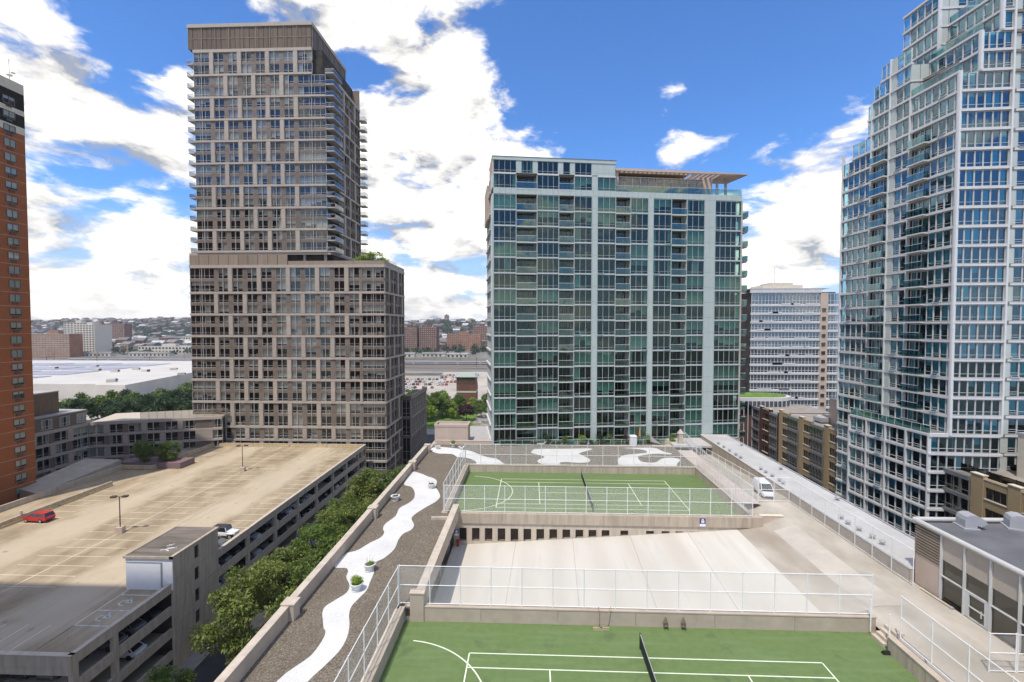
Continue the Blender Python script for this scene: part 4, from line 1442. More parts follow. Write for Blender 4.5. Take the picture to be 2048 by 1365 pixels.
# left flank: tan stone panels and narrow windows
lf = CB.face(0, 15.0, -90)
for k, (za, zb) in enumerate(((43.0, 49.5), )):
    for q in range(4):
        lf.box('stone_panel', q * 2.0 + .01, q * 2.0 + 1.99, -.5, .3, za, zb, 'tan_wall')
for z, h in floors + top_rows[:1]:
    lf.box('stone_panel', 11.5, 15.0, -.02, .3, z, z + h - .02, 'panel_white')
    lf.box('band', 0, 11.5, -.25, .3, z - .14, z + .14, 'white_band')
    lf.win(window(5.4, h - .28, (.25, .5, .75), (.2,), pickvar(gv), 'glass_green', 'frame_grey', .07), .2, 0, z + .14, 4)
    lf.win(window(5.4, h - .28, (.25, .5, .75), (.2,), pickvar(gv), 'glass_green', 'frame_grey', .07), 5.9, 0, z + .14, 4)
lf.box('stone_panel', 8.2, 15.0, -.02, .3, 49.7, 52.6, 'tan_wall')
# right flank: corner balconies in green glass
rf = CB.face(47.4, 0, 90)
_rb = MB('alu_dark').box(0, 1.3, 0, 3.2, -.2, .03, 'alu_dark').mesh('balcony')
_rr = MB('rail_green').poly([(0, 0, .05), (1.5, 0, .05), (1.5, 0, 1.1), (0, 0, 1.1)], 'rail_green').poly([(1.5, 0, .05), (1.5, 3.2, .05), (1.5, 3.2, 1.1), (1.5, 0, 1.1)], 'rail_green').tube((0, 0, 1.1), (1.5, 0, 1.1), .03, 'alu', 6).tube((1.5, 0, 1.1), (1.5, 3.2, 1.1), .03, 'alu', 6).mesh('railing')
for z, h in floors:
    rf.win(window(6.6, h - .28, (.25, .5, .75), (.2,), pickvar(gv), 'glass_green', 'frame_grey', .07), 4.0, 0, z + .14, 4)
    o = CB.part('balcony', _rb, (47.45, .6, z))
    link('railing', _rr, o)
    rf.box('stone_panel', 0, .6, -.02, .3, z, z + h - .02, 'tan_wall')
    rf.box('panel', 3.0, 3.9, -.02, .3, z, z + h - .02, 'panel_green')
    rf.box('band', 3.9, 14.8, -.1, .3, z - .14, z + .14, 'white_band')
rf.box('stone_panel', .3, 2.6, -.02, .5, 46.1, 47.3, 'tan_wall')
CB.finish()
# penthouse with trellis canopy
ph = thing('trellis_penthouse', 'glass penthouse under a pale slotted canopy on top of the green glass block', 'penthouse', (-6.89, 84.0, 47.16), rad(8.8))
MB('tan_wall').box(22.7, 23.7, 1.6, 7, 0, 4.6, 'tan_wall').build('end_wall', ph)
pm_ = window(1.55, 3.5, (), (.36, .75), 0, 'glass_dark', 'steel_grey', .05)[1]
for k in range(11):
    link('glass_panel', pm_, ph, (23.7 + k * 1.56, 2.8, 0))
MB('interior').box(23.8, 40.6, 4.2, 8, 0, 3.5, 'interior').build('core', ph)
MB('tan_wall').box(23.7, 41.0, 2.75, 8, 3.5, 3.6, 'tan_wall').build('soffit', ph)
MB('tan_wall').box(22.7, 38.0, 2.6, 8, 4.3, 4.65, 'tan_wall').build('canopy_roof', ph)
MB('tan_wall').box(22.7, 38.0, 1.2, 1.55, 4.2, 4.65, 'tan_wall').build('canopy_edge', ph)
MB('tan_wall').hexa([(38.0, 1.2, 4.2), (49.4, 1.6, 4.45), (49.4, 1.95, 4.45), (38.0, 1.55, 4.2)], [(38.0, 1.2, 4.65), (49.4, 1.6, 4.6), (49.4, 1.95, 4.6), (38.0, 1.55, 4.65)], 'tan_wall').build('canopy_edge', ph)
MB('tan_wall').hexa([(44.2, 1.95, 4.35), (49.4, 1.95, 4.42), (48.6, 7.5, 4.42), (44.2, 7.5, 4.35)], [(44.2, 1.95, 4.63), (49.4, 1.95, 4.58), (48.6, 7.5, 4.58), (44.2, 7.5, 4.63)], 'tan_wall').build('canopy_roof', ph)
MB('tan_wall').box(38.0, 44.2, 5.6, 8, 4.3, 4.65, 'tan_wall').build('canopy_roof', ph)
for k in range(17):
    MB('tan_wall').box(23.9 + k * .9, 24.2 + k * .9, 1.55, 2.6, 4.22, 4.6, 'tan_wall').build('slat', ph)
for k in range(6):
    x0 = 38.9 + k * 1.0
    MB('tan_wall').box(x0, x0 + .45, 1.6, 5.6, 4.3, 4.6, 'tan_wall').build('slat', ph)
for x0 in (44.6, 46.4):
    MB('slab_grey').tube((x0, 4.2, 0), (x0, 4.2, 4.4), .26, 'slab_grey', 14).build('column', ph)
MB('rail_green').poly([(22.7, .1, 0), (47.2, .1, 0), (47.2, .1, 1.1), (22.7, .1, 1.1)], 'rail_green').tube((22.7, .1, 1.12), (47.2, .1, 1.12), .03, 'alu', 6).build('railing', ph)
MB('tan_wall').box(40.6, 43.6, 4.2, 8, 0, 4.3, 'tan_wall').build('rear_wall', ph)

# ------------------------------------------------------------------ teal glass tower on the right
TT = Bld('teal_glass_tower', 'stepped teal glass tower with white floor bands and glass balconies', 'building', (62.7, 72.6, -22), rad(-3.7))
E1 = Vector((math.cos(rad(97.9)), math.sin(rad(97.9)), 0))


def tz(k):
    return 6.16 + 2.823 * k


def lplane(o, sfar):
    """left face at offset o to the right of the main corner, starting at its far end"""
    return TT.face(o + E1.x * sfar, E1.y * sfar, -82.1)


tg = (40, 12, 10, 3, 10, 2, 6, 6)


def tpane(f, s0, w, k, op=False, pr=0):
    hs = (.24,) if not op else (.16, .30)
    v_ = pickvar(tg)
    f.win(window(w, 2.35, (), hs, v_, 'glass_teal', 'white_frame', .05, 'blind_teal', 0 if (op and rnd.random() < .22) else None), s0, .05, tz(k) + .24, pr)


def tband(f, s0, s1, k, o0=-.14):
    f.box('band', s0, s1, o0, .4, tz(k) - .17, tz(k) + .17, 'white_band')


def run(f, s0, s1, n, k, pr=0, ops=()):
    w = (s1 - s0) / n
    for q in range(n):
        tpane(f, s0 + q * w + .03, w - .06, k, q in ops, pr)


_tb = MB('white_band').box(0, 3.2, -.75, .2, -.16, .04, 'white_band').mesh('balcony')
_tr = MB('rail_teal').poly([(.05, -.72, .06), (3.15, -.72, .06), (3.15, -.72, 1.1), (.05, -.72, 1.1)], 'rail_teal').poly([(3.15, -.72, .06), (3.15, .1, .06), (3.15, .1, 1.1), (3.15, -.72, 1.1)], 'rail_teal')
_tr = _tr.tube((.05, -.72, 1.12), (3.15, -.72, 1.12), .03, 'white_frame', 6).mesh('railing')
_td = window(3.0, 2.35, (.35, .6), (), 4, 'glass_teal', 'white_frame', .08)[1]


def tbalcony(f, s, k):
    o = f.mesh('balcony', _tb, s, 0, tz(k) + .12)
    link('railing', _tr, o)
    f.b.part('door', _td, f.pos(s + .1, .45, tz(k) + .24), f.a)


SF = 23.09
# far-end step heights: floor index -> s of the far end
def far_s(k):
    return SF if k < 17 else 20.7 if k < 18 else 17.1 if k < 20 else 15.9 if k < 21 else 14.3


for k in range(0, 22):
    sf = far_s(k)
    f = lplane(0, sf)
    c = lambda s: sf - s                      # s measured from the near corner -> along the face
    if k < 19:
        # near wing
        tband(f, c(8.2), c(0), k)
        run(f, c(4.45), c(.75), 3, k, 1, (1,))
        tpane(f, c(.72), .5, k, False, 1)
        if k < 17:
            tbalcony(f, c(7.9), k)
        else:
            run(f, c(7.9), c(4.5), 3, k, 1)
    # rear wing
    s1 = min(sf, 16.07)
    tband(f, 0, c(8.2), k)
    run(f, c(11.1), c(8.3), 2, k, 2, (0,))
    f.box('panel', c(12.15), c(11.12), 0, .3, tz(k) + .24, tz(k + 1) - .24, 'panel_green')
    if sf > 16.2:
        if k < 17:
            tbalcony(f, c(15.7), k)
        else:
            run(f, c(15.9), c(12.3), 3, k, 2)
        run(f, 0, c(16.07), max(1, round((sf - 16.07) / 1.4)), k, 2, (1, 3))
    else:
        run(f, 0, c(12.2), max(1, round((sf - 12.2) / 1.3)), k, 2)
# vertical white lines of the main left face
f0 = lplane(0, SF)
for s, zt in ((0, 18), (8.15, 18), (12.2, 21), (16.07, 19), (SF - .05, 16.6)):
    f0.box('mullion', SF - s - .09, SF - s + .09, -.2, .35, tz(0), tz(zt + 1), 'white_frame')
# steps of the near wing above the 19th band
for o_, ks, sb in ((2.7, (19, 20), 8.2), (5.4, (21, 22), 8.2)):
    f = lplane(o_, sb)
    for k in ks:
        tband(f, 0, sb, k)
        run(f, 0.05, sb - .1, 6, k, 1)
    f.box('mullion', sb - .12, sb + .1, -.2, .35, tz(ks[0]), tz(ks[-1] + 1), 'white_frame')
for o_, k, sb in ((0, 19, 8.2), (2.7, 21, 8.2), (5.4, 23, 8.2)):
    f = lplane(o_, sb)
    tband(f, 0, sb, k)
    r_ = MB('rail_teal').poly([(0, 0, 0), (sb, 0, 0), (sb, 0, 1.1), (0, 0, 1.1)], 'rail_teal').tube((0, 0, 1.12), (sb, 0, 1.12), .03, 'white_frame', 6)
    f.mesh('railing', r_, 0, .1, tz(k) + .24)
# topmost block
f = lplane(4.0, 15.1)
for k in (21, 22, 23, 24):
    tband(f, 0, 6.9, k)
    run(f, .05, 6.8, 5, k, 2)
tband(f, 0, 6.9, 25)
f.box('mullion', 6.75, 6.98, -.2, .35, tz(21), tz(25), 'white_frame')
ffb = TT.face(E1.x * 8.2, E1.y * 8.2, 0)          # front wall of the rear wing, opaque panels then panes
for k in range(17, 25):
    ffb.box('band', (0 if k < 21 else 4.0), 15, -.1, .4, tz(k) - .17, tz(k) + .17, 'white_band')
    for q in range(8):
        s0 = (0 if k < 21 else 4.0) + q * 1.35
        if q < 2 or k < 21:
            ffb.box('panel', s0 + .05, s0 + 1.3, 0, .3, tz(k) + .24, tz(k + 1) - .24, 'panel_green')
        else:
            tpane(ffb, s0 + .05, 1.25, k, False, 2)
# front face: six panes, then a slim opaque bay and more panes
fr = TT.face(0, 0, 0)
for k in range(0, 24):
    o_ = 0 if k < 19 else 2.7 if k < 21 else 5.4
    fr.box('band', o_ - .14, 7.1, -.14, .4, tz(k) - .17, tz(k) + .17, 'white_band')
    n = round((6.85 - o_) / 1.13)
    run(fr, o_ + .12, 6.85, n, k, 0, (n - 1,) if k > 18 else ())
    # recessed bay to the right
    fr.box('band', 7.1, 16, .55, 1.2, tz(k) - .17, tz(k) + .17, 'white_band')
    fr.box('panel', 7.5, 8.45, .65, 1.0, tz(k) + .24, tz(k + 1) - .24, 'panel_green')
    run(TT.face(0, .65, 0), 8.5, 16, 6, k, 3, (0,))
for s, m_ in ((0, 19), (2.7, 21), (5.4, 24), (7.0, 24)):
    fr.box('mullion', s - .13, s + .13, -.22, .35, tz(0 if s in (0, 7.0) else 19 if s == 2.7 else 21), tz(m_), 'white_frame')
# base: the wider lower storeys
fb = TT.face(-2.7 + E1.x * 16, E1.y * 16, -82.1)
fbf = TT.face(-2.7, 0, 0)
for k in range(-9, 0):
    tband(fb, 0, 16, k)
    run(fb, .1, 15.9, 11, k, 1 if k > -6 else 4, (1, 4, 7, 9))
    fbf.box('band', -.14, 10, -.14, .4, tz(k) - .17, tz(k) + .17, 'white_band')
    run(fbf, .15, 9.6, 8, k, 1 if k > -4 else 4)
    ff = lplane(0, SF)
    tband(ff, 0, 7.1, k)
    run(ff, 0, 7.0, 5, k, 2 if k > -6 else 4, (1, 3))
for k in range(-9, 0):
    fr.box('band', 6.95, 16, .55, 1.2, tz(k) - .17, tz(k) + .17, 'white_band')
    fr.box('panel', 7.5, 8.45, .65, 1.0, tz(k) + .24, tz(k + 1) - .24, 'panel_green')
    run(TT.face(0, .65, 0), 8.5, 16, 6, k, 4, (0,))
for s in (0, 4, 8, 12, 15.9):
    fb.box('mullion', s - .1, s + .1, -.2, .3, tz(-9), tz(0), 'white_frame')
tband(fb, 0, 16, 0)
fbf.box('band', -.14, 2.8, -.14, .4, tz(0) - .24, tz(0) + .24, 'white_band')
r_ = MB('rail_teal').poly([(0, 0, 0), (16, 0, 0), (16, 0, 1.1), (0, 0, 1.1)], 'rail_teal').tube((0, 0, 1.12), (16, 0, 1.12), .03, 'white_frame', 6)
for q in range(11):
    r_.tube((q * 1.6, 0, 0), (q * 1.6, 0, 1.1), .025, 'white_frame', 6)
fb.mesh('railing', r_, 0, .1, tz(0) + .24)
# cores
core = MB('interior')
pr_ = lambda o0, sn, sf, zt, zb=0: core.prism([(o0 + E1.x * sn + .9, E1.y * sn + .9), (16, E1.y * sn + 1.6), (16, E1.y * sf - .4), (o0 + E1.x * sf + .9, E1.y * sf - .4)], zb, zt + 22, 'interior')
pr_(0, 0, SF, tz(17))
pr_(0, 8.4, 17, tz(20), tz(17) + 22)
pr_(4.1, 8.4, 14.9, tz(25), tz(20) + 22)
pr_(0, 0, 8.4, tz(19), tz(17) + 22)
pr_(2.8, 0, 8.2, tz(21), tz(19) + 22)
pr_(5.5, 0, 8.2, tz(23), tz(21) + 22)
TT.part('core', core, (0, 0, -22))
cb2 = MB('interior').prism([(-1.9, .9), (2, .9), (2 + E1.x * 16, E1.y * 16 - .2), (-1.9 + E1.x * 16, E1.y * 16 - .2)], 0, tz(0) + 21.8, 'interior')
TT.part('core', cb2, (0, 0, -22))
for k in range(-9, 25):
    o_, sn = (0, 0) if k < 19 else (2.7, 0) if k < 21 else (5.4, 0)
    sf = far_s(k) if k < 21 else 15.0
    TT.part('floor_slab', MB('interior_slab').prism([(o_ + .3 + (E1.x * 8.4 if k > 22 else 0), .3 + (E1.y * 8.4 if k > 22 else 0)), (15.8, .8 + (E1.y * 8.4 if k > 22 else 0)), (15.8, E1.y * sf), (E1.x * sf + (.3 if k < 21 else 4.3), E1.y * sf - .1)], -.2, .2, 'interior_slab'), (0, 0, tz(k)))
    if k < 1:
        TT.part('floor_slab', MB('interior_slab').prism([(-2.4, .3), (.3, .3), (.3 + E1.x * 15.8, E1.y * 15.8), (-2.4 + E1.x * 15.8, E1.y * 15.8)], -.2, .2, 'interior_slab'), (0, 0, tz(k)))
TT.finish()
# ------------------------------------------------------------------ red brick tower at the left edge
RT = Bld('red_brick_tower', 'red brick tower with cream top bands and paired white-shaded windows', 'building', (-103, 93, -22))
rtf = RT.face(0, -21, 90)
RT.part('wall', MB('brick_red').box(-24, 0, -21, 0, 0, 84.4, 'brick_red'))
for z0, z1, m_ in ((69.3, 71.3, 'cream'), (66.0, 69.3, 'matt_black'), (65.0, 66.0, 'cream'), (62.6, 65.0, 'matt_black'), (61.2, 62.6, 'cream')):
    RT.part('band', MB(m_).box(-24.03, .03, -21.03, .03, z0 + 22, z1 + 22, m_))
for k in range(34):
    z = 66.3 - 2.78 * k
    if z < -20:
        break
    for s in (17.05, 9.2, 2.2):
        rtf.win(window(2.15, 1.5, (.5,), (), rnd.choices((1, 1, 1, 1, 1, 5, 5, 2, 7, 0), k=1)[0], 'glass_grey', 'alu_dark', .07, 'blind', shallow=True), s, -.16, z, 0 if s > 15 else 1)
        if s > 15:
            rtf.box('air_grille', s + .55, s + 1.6, -.14, 0, z - .55, z - .18, 'bronze')
    if k > 1:
        rtf.box('ledge', 0, 21, -.02, .02, z - .85, z - .81, 'cream')
RT.finish()
an = thing('roof_antenna', 'thin mast with white dishes on the brick tower roof', 'antenna', (-103.6, 91.0, 71.3 - 22 + 22))
MB('steel_grey').tube((0, 0, 0), (0, 0, 4.2), .05, 'steel_grey', 6).build('mast', an)
MB('white_frame').lathe([(0, .9), (.4, .95), (.55, 1.1)], 'white_frame', 14).build('dish', an)
MB('white_frame').lathe([(0, 1.5), (.3, 1.55), (.4, 1.65)], 'white_frame', 14, .4, .3).build('dish', an)

# ------------------------------------------------------------------ low bent building at the left
LR = Bld('low_bent_building', 'low taupe building with a bent facade and a dark rooftop box', 'building', (-116, 118, -22))
lr1 = LR.face(0, 0, 19)
lb = [-3.2, -6.2, -9.2, -12.2, -15.2, -18.3, -21.6]
stone_facade(lr1, 31, 4.6, 4.2, 3.0, 1.2, 28.6, lb, 0, 0)
lr2 = LR.face(-.04 * 30, -30, 87.7)
stone_facade(lr2, 30, 4.8, 4.2, 3.0, 1.2, 26.0, lb, 1, 1)
for k in range(7):
    s = 2.0 + k * 4.2
    lr2.win(window(2.4, 2.4, (.33, .66), (.3,), rnd.choice((1, 5, 3)), 'glass_grey', 'alu', .09, 'blind', shallow=True), s, .03, -2.4, 0)
u_ = Vector((math.cos(rad(19)), math.sin(rad(19)), 0))
v_ = Vector((-u_.y, u_.x, 0))
q1, q2, q3 = u_ * 31, u_ * 31 + v_ * 14, v_ * 14
LR.part('core', MB('interior').prism([(u_.x * 1.3 + v_.x * 1.3, u_.y * 1.3 + v_.y * 1.3), (q1.x + v_.x * 1.3, q1.y + v_.y * 1.3), (q2.x, q2.y), (q3.x, q3.y)], 0, 18.7, 'interior', 'slab_grey'))
LR.part('core', MB('interior').box(-16, -2.6, -30, 6, 0, 18.7, 'interior'))
for z in lb:
    LR.part('floor_slab', MB('interior_slab').prism([(.4 * u_.x + .4 * v_.x, .4 * u_.y + .4 * v_.y), (q1.x + v_.x * .4, q1.y + v_.y * .4), (q2.x, q2.y), (q3.x, q3.y)], z + 21.8, z + 22.1, 'interior_slab'))
    LR.part('floor_slab', MB('interior_slab').box(-14, -1.6, -29.8, 0, z + 21.8, z + 22.1, 'interior_slab'))
LR.part('roof', MB('white_roof').prism([(.2, .3), (q1.x, q1.y + .3), (q2.x, q2.y), (q3.x, q3.y)], 18.9, 19.15, 'wall_light', 'wall_light'))
lr2.mesh('top_storey', MB('brown_panel').box(0, 29.8, .2, 13, 0, 3.1, 'brown_panel').box(-.1, 29.9, .05, 13.1, 3.1, 3.35, 'slab_grey'), 0, 0, -2.6)
LR.part('rooftop_box', MB('alu_dark').box(-15, -3.2, -18, -4.4, 22.75, 28.0, 'louvre_dark').box(-15.1, -3.1, -18.1, -4.3, 28.0, 28.25, 'slab_grey'))
LR.finish()
rl = thing('terrace_railing', 'long metal railing on the roof of the low bent building', 'railing', (-106, 123.0, -2.85), rad(19))
for k in range(12):
    MB('alu').tube((k * 1.9, 0, 0), (k * 1.9, 0, 1.9), .05, 'louvre_panel', 6).build('post', rl)
MB('alu').tube((0, 0, 1.9), (21, 0, 1.9), .05, 'louvre_panel', 6).build('rail', rl)
MB('rail_grey').poly([(0, .05, .1), (21, .05, .1), (21, .05, 1.8), (0, .05, 1.8)], 'rail_grey').build('glass_panel', rl)

# ------------------------------------------------------------------ parking garage
PG = thing('parking_garage', 'open concrete parking garage with a bare sunlit roof deck', 'garage', (-70, 86, -22))
gx, gy = 70, -86


def gb(name, x0, x1, y0, y1, z0, z1, m, parent=None):
    return MB(m).box(x0 + gx, x1 + gx, y0 + gy, y1 + gy, z0 + 22, z1 + 22, m).build(name, parent or PG)


ZD = -11.3
deck = gb('roof_deck', -96.5, -46.3, 44.7, 128.5, ZD - .35, ZD, 'deck_worn')
for k in range(1, 4):
    gb('floor_slab', -96, -46.35, 44.8, 128.4, ZD - .3 - 2.9 * k, ZD - 2.9 * k, 'concrete')
colsY = [49.3 + 8.2 * k for k in range(10)]
spm = MB('concrete_wall').box(0, .32, 0, 8.16, 0, 1.15, 'concrete_wall').mesh('spandrel')
cpm = MB('concrete_wall').box(0, .45, 0, .62, 0, 11.4, 'concrete_wall').mesh('column')
for k in range(10):
    y = colsY[k]
    if not 57 < y < 65:
        link('column', cpm, PG, (-46.42 + gx, y - .3 + gy, 0))
    for lv in range(4):
        if k == 9:
            continue
        if k == 1:
            continue
        link('spandrel', spm, PG, (-46.34 + gx, y + .02 + gy, 22 - 10.5 - 1.15 - 2.9 * lv))
for lv in range(4):
    gb('spandrel', -46.34, -46.02, 44.4, 49.3, -11.65 - 2.9 * lv, -10.5 - 2.9 * lv, 'concrete_wall')
    gb('spandrel', -46.34, -46.02, 123.1, 128.6, -11.65 - 2.9 * lv, -10.5 - 2.9 * lv, 'concrete_wall')
gb('column', -46.5, -45.98, 44.4, 45.0, -22, -10.52, 'concrete_wall')
gb('column', -46.5, -45.98, 128.1, 128.7, -22, -10.52, 'concrete_wall')
gb('coping', -46.5, -45.95, 44.35, 57.4, -10.5, -10.44, 'wall_light')
gb('coping', -46.5, -45.95, 66.1, 128.7, -10.5, -10.44, 'wall_light')
for k in range(6):
    x0 = -100 + k * 9
    gb('front_beam', x0 + .03, x0 + 8.97, 44.2, 44.6, -11.7, -10.5, 'concrete_wall')
    gb('front_beam', x0 + .03, x0 + 8.97, 44.25, 44.65, -12.55, -11.74, 'concrete_wall')
    gb('front_beam', x0 + .03, x0 + 8.97, 44.25, 44.65, -15.4, -14.4, 'concrete_wall')
    gb('column', x0, x0 + .7, 44.3, 44.9, -22, -12.5, 'concrete_wall')
gb('coping', -100, -45.95, 44.15, 44.7, -10.5, -10.44, 'wall_light')
gb('inner_wall', -72, -71.6, 45, 128, -22, ZD - .35, 'concrete')
for y in colsY:
    for x0 in (-56, -64):
        gb('inner_column', x0, x0 + .6, y, y + .6, -22, ZD - .35, 'concrete')
# far parapet with yellow band
for k in range(4):
    x0 = -88.4 + k * 10.55
    gb('parapet_panel', x0, x0 + 10.5, 127.95, 128.5, ZD, -10.42, 'concrete_wall')
    gb('kerb_stripe', x0 + .2, x0 + 10.3, 127.86, 127.95, ZD + .28, ZD + .45, 'paint_yellow')
    gb('kerb_edge', x0 + .2, x0 + 10.3, 127.80, 127.95, ZD, ZD + .28, 'parapet')
# left parapet and the sunken side ramp
for (x0, x1, y0, y1) in ((-88.9, -88.5, 72, 95.2), (-89.3, -88.8, 106.2, 127.9)):
    n = 4
    for k in range(n):
        a, b = y0 + (y1 - y0) * k / n, y0 + (y1 - y0) * (k + 1) / n - .03
        gb('parapet_panel', x0, x1, a, b, ZD, ZD + 1.0, 'concrete_wall')
        gb('kerb_stripe', x1, x1 + .12, a + .2, b - .2, ZD + .3, ZD + .46, 'paint_yellow')
        gb('kerb_edge', x1, x1 + .2, a + .2, b - .2, ZD, ZD + .3, 'parapet')
gb('parapet_panel', -96.8, -89.3, 106.1, 106.6, ZD, ZD + 1.0, 'concrete_wall')
gb('kerb_stripe', -96.6, -89.5, 106.0, 106.1, ZD + .3, ZD + .5, 'paint_yellow')
for k in range(6):
    a = 60 + k * 7.75
    gb('side_wall', -96.7, -96.3, a, a + 7.72, ZD - 1, ZD + 1.1, 'concrete_wall')
# wedge roof beyond the side wall
tag(MB('concrete').hexa([(-104, 90, -13), (-97.2, 88, -13), (-97.2, 107, -13), (-106, 107, -13)], [(-104, 90, -10.2), (-97.2, 88, -10.6), (-97.2, 107, -9.2), (-106, 107, -9.0)], 'concrete').build('wedge_roof'), 'sloping concrete ramp roof between the brick tower and the garage', 'roof')
# markings on the deck


def mark(x0, x1, y0, y1, m='paint_line', z=ZD + .005, name='stall_line'):
    return gb(name, x0, x1, y0, y1, z, z + .003, m, deck) if False else MB(m).box(x0 + gx, x1 + gx, y0 + gy, y1 + gy, z + 22, z + 22.003, m).build(name, deck)


mark(-67.35, -67.23, 56.2, 122.5)
for k in range(26):
    y = 57.5 + 2.67 * k
    mark(-72.7, -61.6, y - .05, y + .05, z=ZD + .009)
    if y > 66.5 and y < 125:
        mark(-51.9, -46.9, y - .05, y + .05)
    if 74 < y < 94 or 107.5 < y < 125:
        mark(-88.0, -83.0, y - .05, y + .05)
for k in range(14):
    x = -86.0 + 2.75 * k
    mark(x - .05, x + .05, 122.8, 127.7)
for k in range(9):
    x = -51.65 - 2.65 * k
    mark(x - .06, x + .06, 45.0, 50.1)
for y in (50.15, 53.0, 56.2):
    mark(-51.7, -47.4, y - .09, y + .09, 'paint_blue')
mark(-51.75, -51.6, 45.0, 60)
for y in (51.6, 54.6):
    a = MB('paint_blue')
    cx_, cy_ = -49.6 + gx, y + gy
    for q in range(16):
        t0, t1 = 2 * math.pi * q / 16 * .8, 2 * math.pi * (q + 1) / 16 * .8
        a.poly([(cx_ + r * math.cos(t), cy_ + r * math.sin(t) * .9, ZD + 22.012) for r, t in ((.55, t0), (.75, t0), (.75, t1), (.55, t1))], 'paint_blue')
    a.box(cx_ - .1, cx_ + .1, cy_ - .1, cy_ + 1.0, ZD + 22.008, ZD + 22.012, 'paint_blue').box(cx_ + .1, cx_ + .9, cy_ - .1, cy_ + .1, ZD + 22.008, ZD + 22.012, 'paint_blue')
    a.build('bay_symbol', deck)
# stair tower
ST = thing('stair_tower', 'concrete stair tower with a dark flat roof and white end wall on the garage', 'stair tower', (-49.0, 61.8, -22))
sx, sy = 49.0, -61.8
sb_ = lambda n, x0, x1, y0, y1, z0, z1, m: MB(m).box(x0 + sx, x1 + sx, y0 + sy, y1 + sy, z0 + 22, z1 + 22, m).build(n, ST)
for lv in range(5):
    z1 = -7.1 - 3.0 * lv
    z0 = max(-22, z1 - 2.96)
    for (a, b) in ((57.5, 59.5), (59.53, 61.3), (62.2, 64.0), (64.03, 66.1)):
        sb_('wall_panel', -46.1, -45.75, a, b, z0, z1, 'concrete_wall')
    sb_('wall_panel', -46.1, -45.75, 61.3, 62.2, z0, z0 + .8, 'concrete_wall')
    sb_('wall_panel', -46.1, -45.75, 61.3, 62.2, z0 + 2.6, z1, 'concrete_wall')
    sb_('window', -46.0, -45.95, 61.3, 62.2, z0 + .8, z0 + 2.6, 'car_glass')
sb_('core', -51.8, -46.1, 57.6, 66.0, -22, -7.3, 'interior')
sb_('end_wall', -51.9, -45.8, 57.42, 57.6, -11.3, -7.2, 'white_stucco')
sb_('door_frame', -51.9, -47.2, 57.36, 57.42, -7.75, -7.65, 'steel_grey')
sb_('drain_pipe', -47.3, -47.15, 57.30, 57.42, -11.3, -7.65, 'steel_grey')
sb_('side_wall', -52.0, -51.8, 57.45, 66.1, -11.3, -7.2, 'white_stucco')
sb_('rear_wall', -51.9, -45.8, 66.0, 66.2, -22, -7.2, 'concrete_wall')
sb_('roof', -52.1, -45.9, 57.3, 66.3, -7.15, -7.0, 'stair_roof')
for (x0, x1, y0, y1) in ((-46.1, -45.7, 57.25, 66.35), (-52.2, -45.7, 57.25, 57.4), (-52.2, -52.05, 57.4, 66.2), (-52.05, -46.1, 66.2, 66.35)):
    sb_('roof_edge', x0, x1, y0, y1, -7.2, -6.9, 'concrete_wall')
m = MB('white_stucco')
for (a, b, w, l, an_) in ((-48.2, 59.6, 1.5, .14, .5), (-48.0, 59.3, 1.0, .12, -.5), (-48.6, 60.7, .9, .12, .9), (-48.6, 60.7, .5, .1, -.4), (-47.8, 60.0, 1.2, .1, .2)):
    c_, s_ = math.cos(an_), math.sin(an_)
    m.poly([(a + sx + c_ * p - s_ * q, b + sy + s_ * p + c_ * q, 15.005) for p, q in ((-w / 2, -l / 2), (w / 2, -l / 2), (w / 2, l / 2), (-w / 2, l / 2))], 'white_stucco')
m.build('paint_marks', ST)


def deck_lamp(label, x, y):
    o = thing('lamp_post', label, 'lamp post', (x, y, ZD), rad(12), 'twin-headed lamps on the garage deck')
    MB('parapet').box(-.5, .5, -.5, .5, 0, 1.0, 'tan_wall').build('base', o)
    MB('bronze').tube((0, 0, 1.0), (0, 0, 6.0), .09, 'bronze', 10, .07).build('pole', o)
    MB('bronze').tube((-.6, 0, 5.95), (.6, 0, 5.95), .05, 'bronze', 8).build('cross_arm', o)
    for s in (-1, 1):
        h_ = MB('bronze').box(s * .85 - .38, s * .85 + .38, -.28, .28, 5.85, 6.15, 'bronze').build('lamp_head', o)
        MB('lamp_clear').box(s * .85 - .3, s * .85 + .3, -.2, .2, 5.83, 5.852, 'lamp_clear').build('lens', h_)


deck_lamp('bronze lamp post with two square heads on the near half of the garage deck', -67.2, 73.4)
deck_lamp('bronze lamp post with two square heads on the far half of the garage deck', -67.1, 106.0)

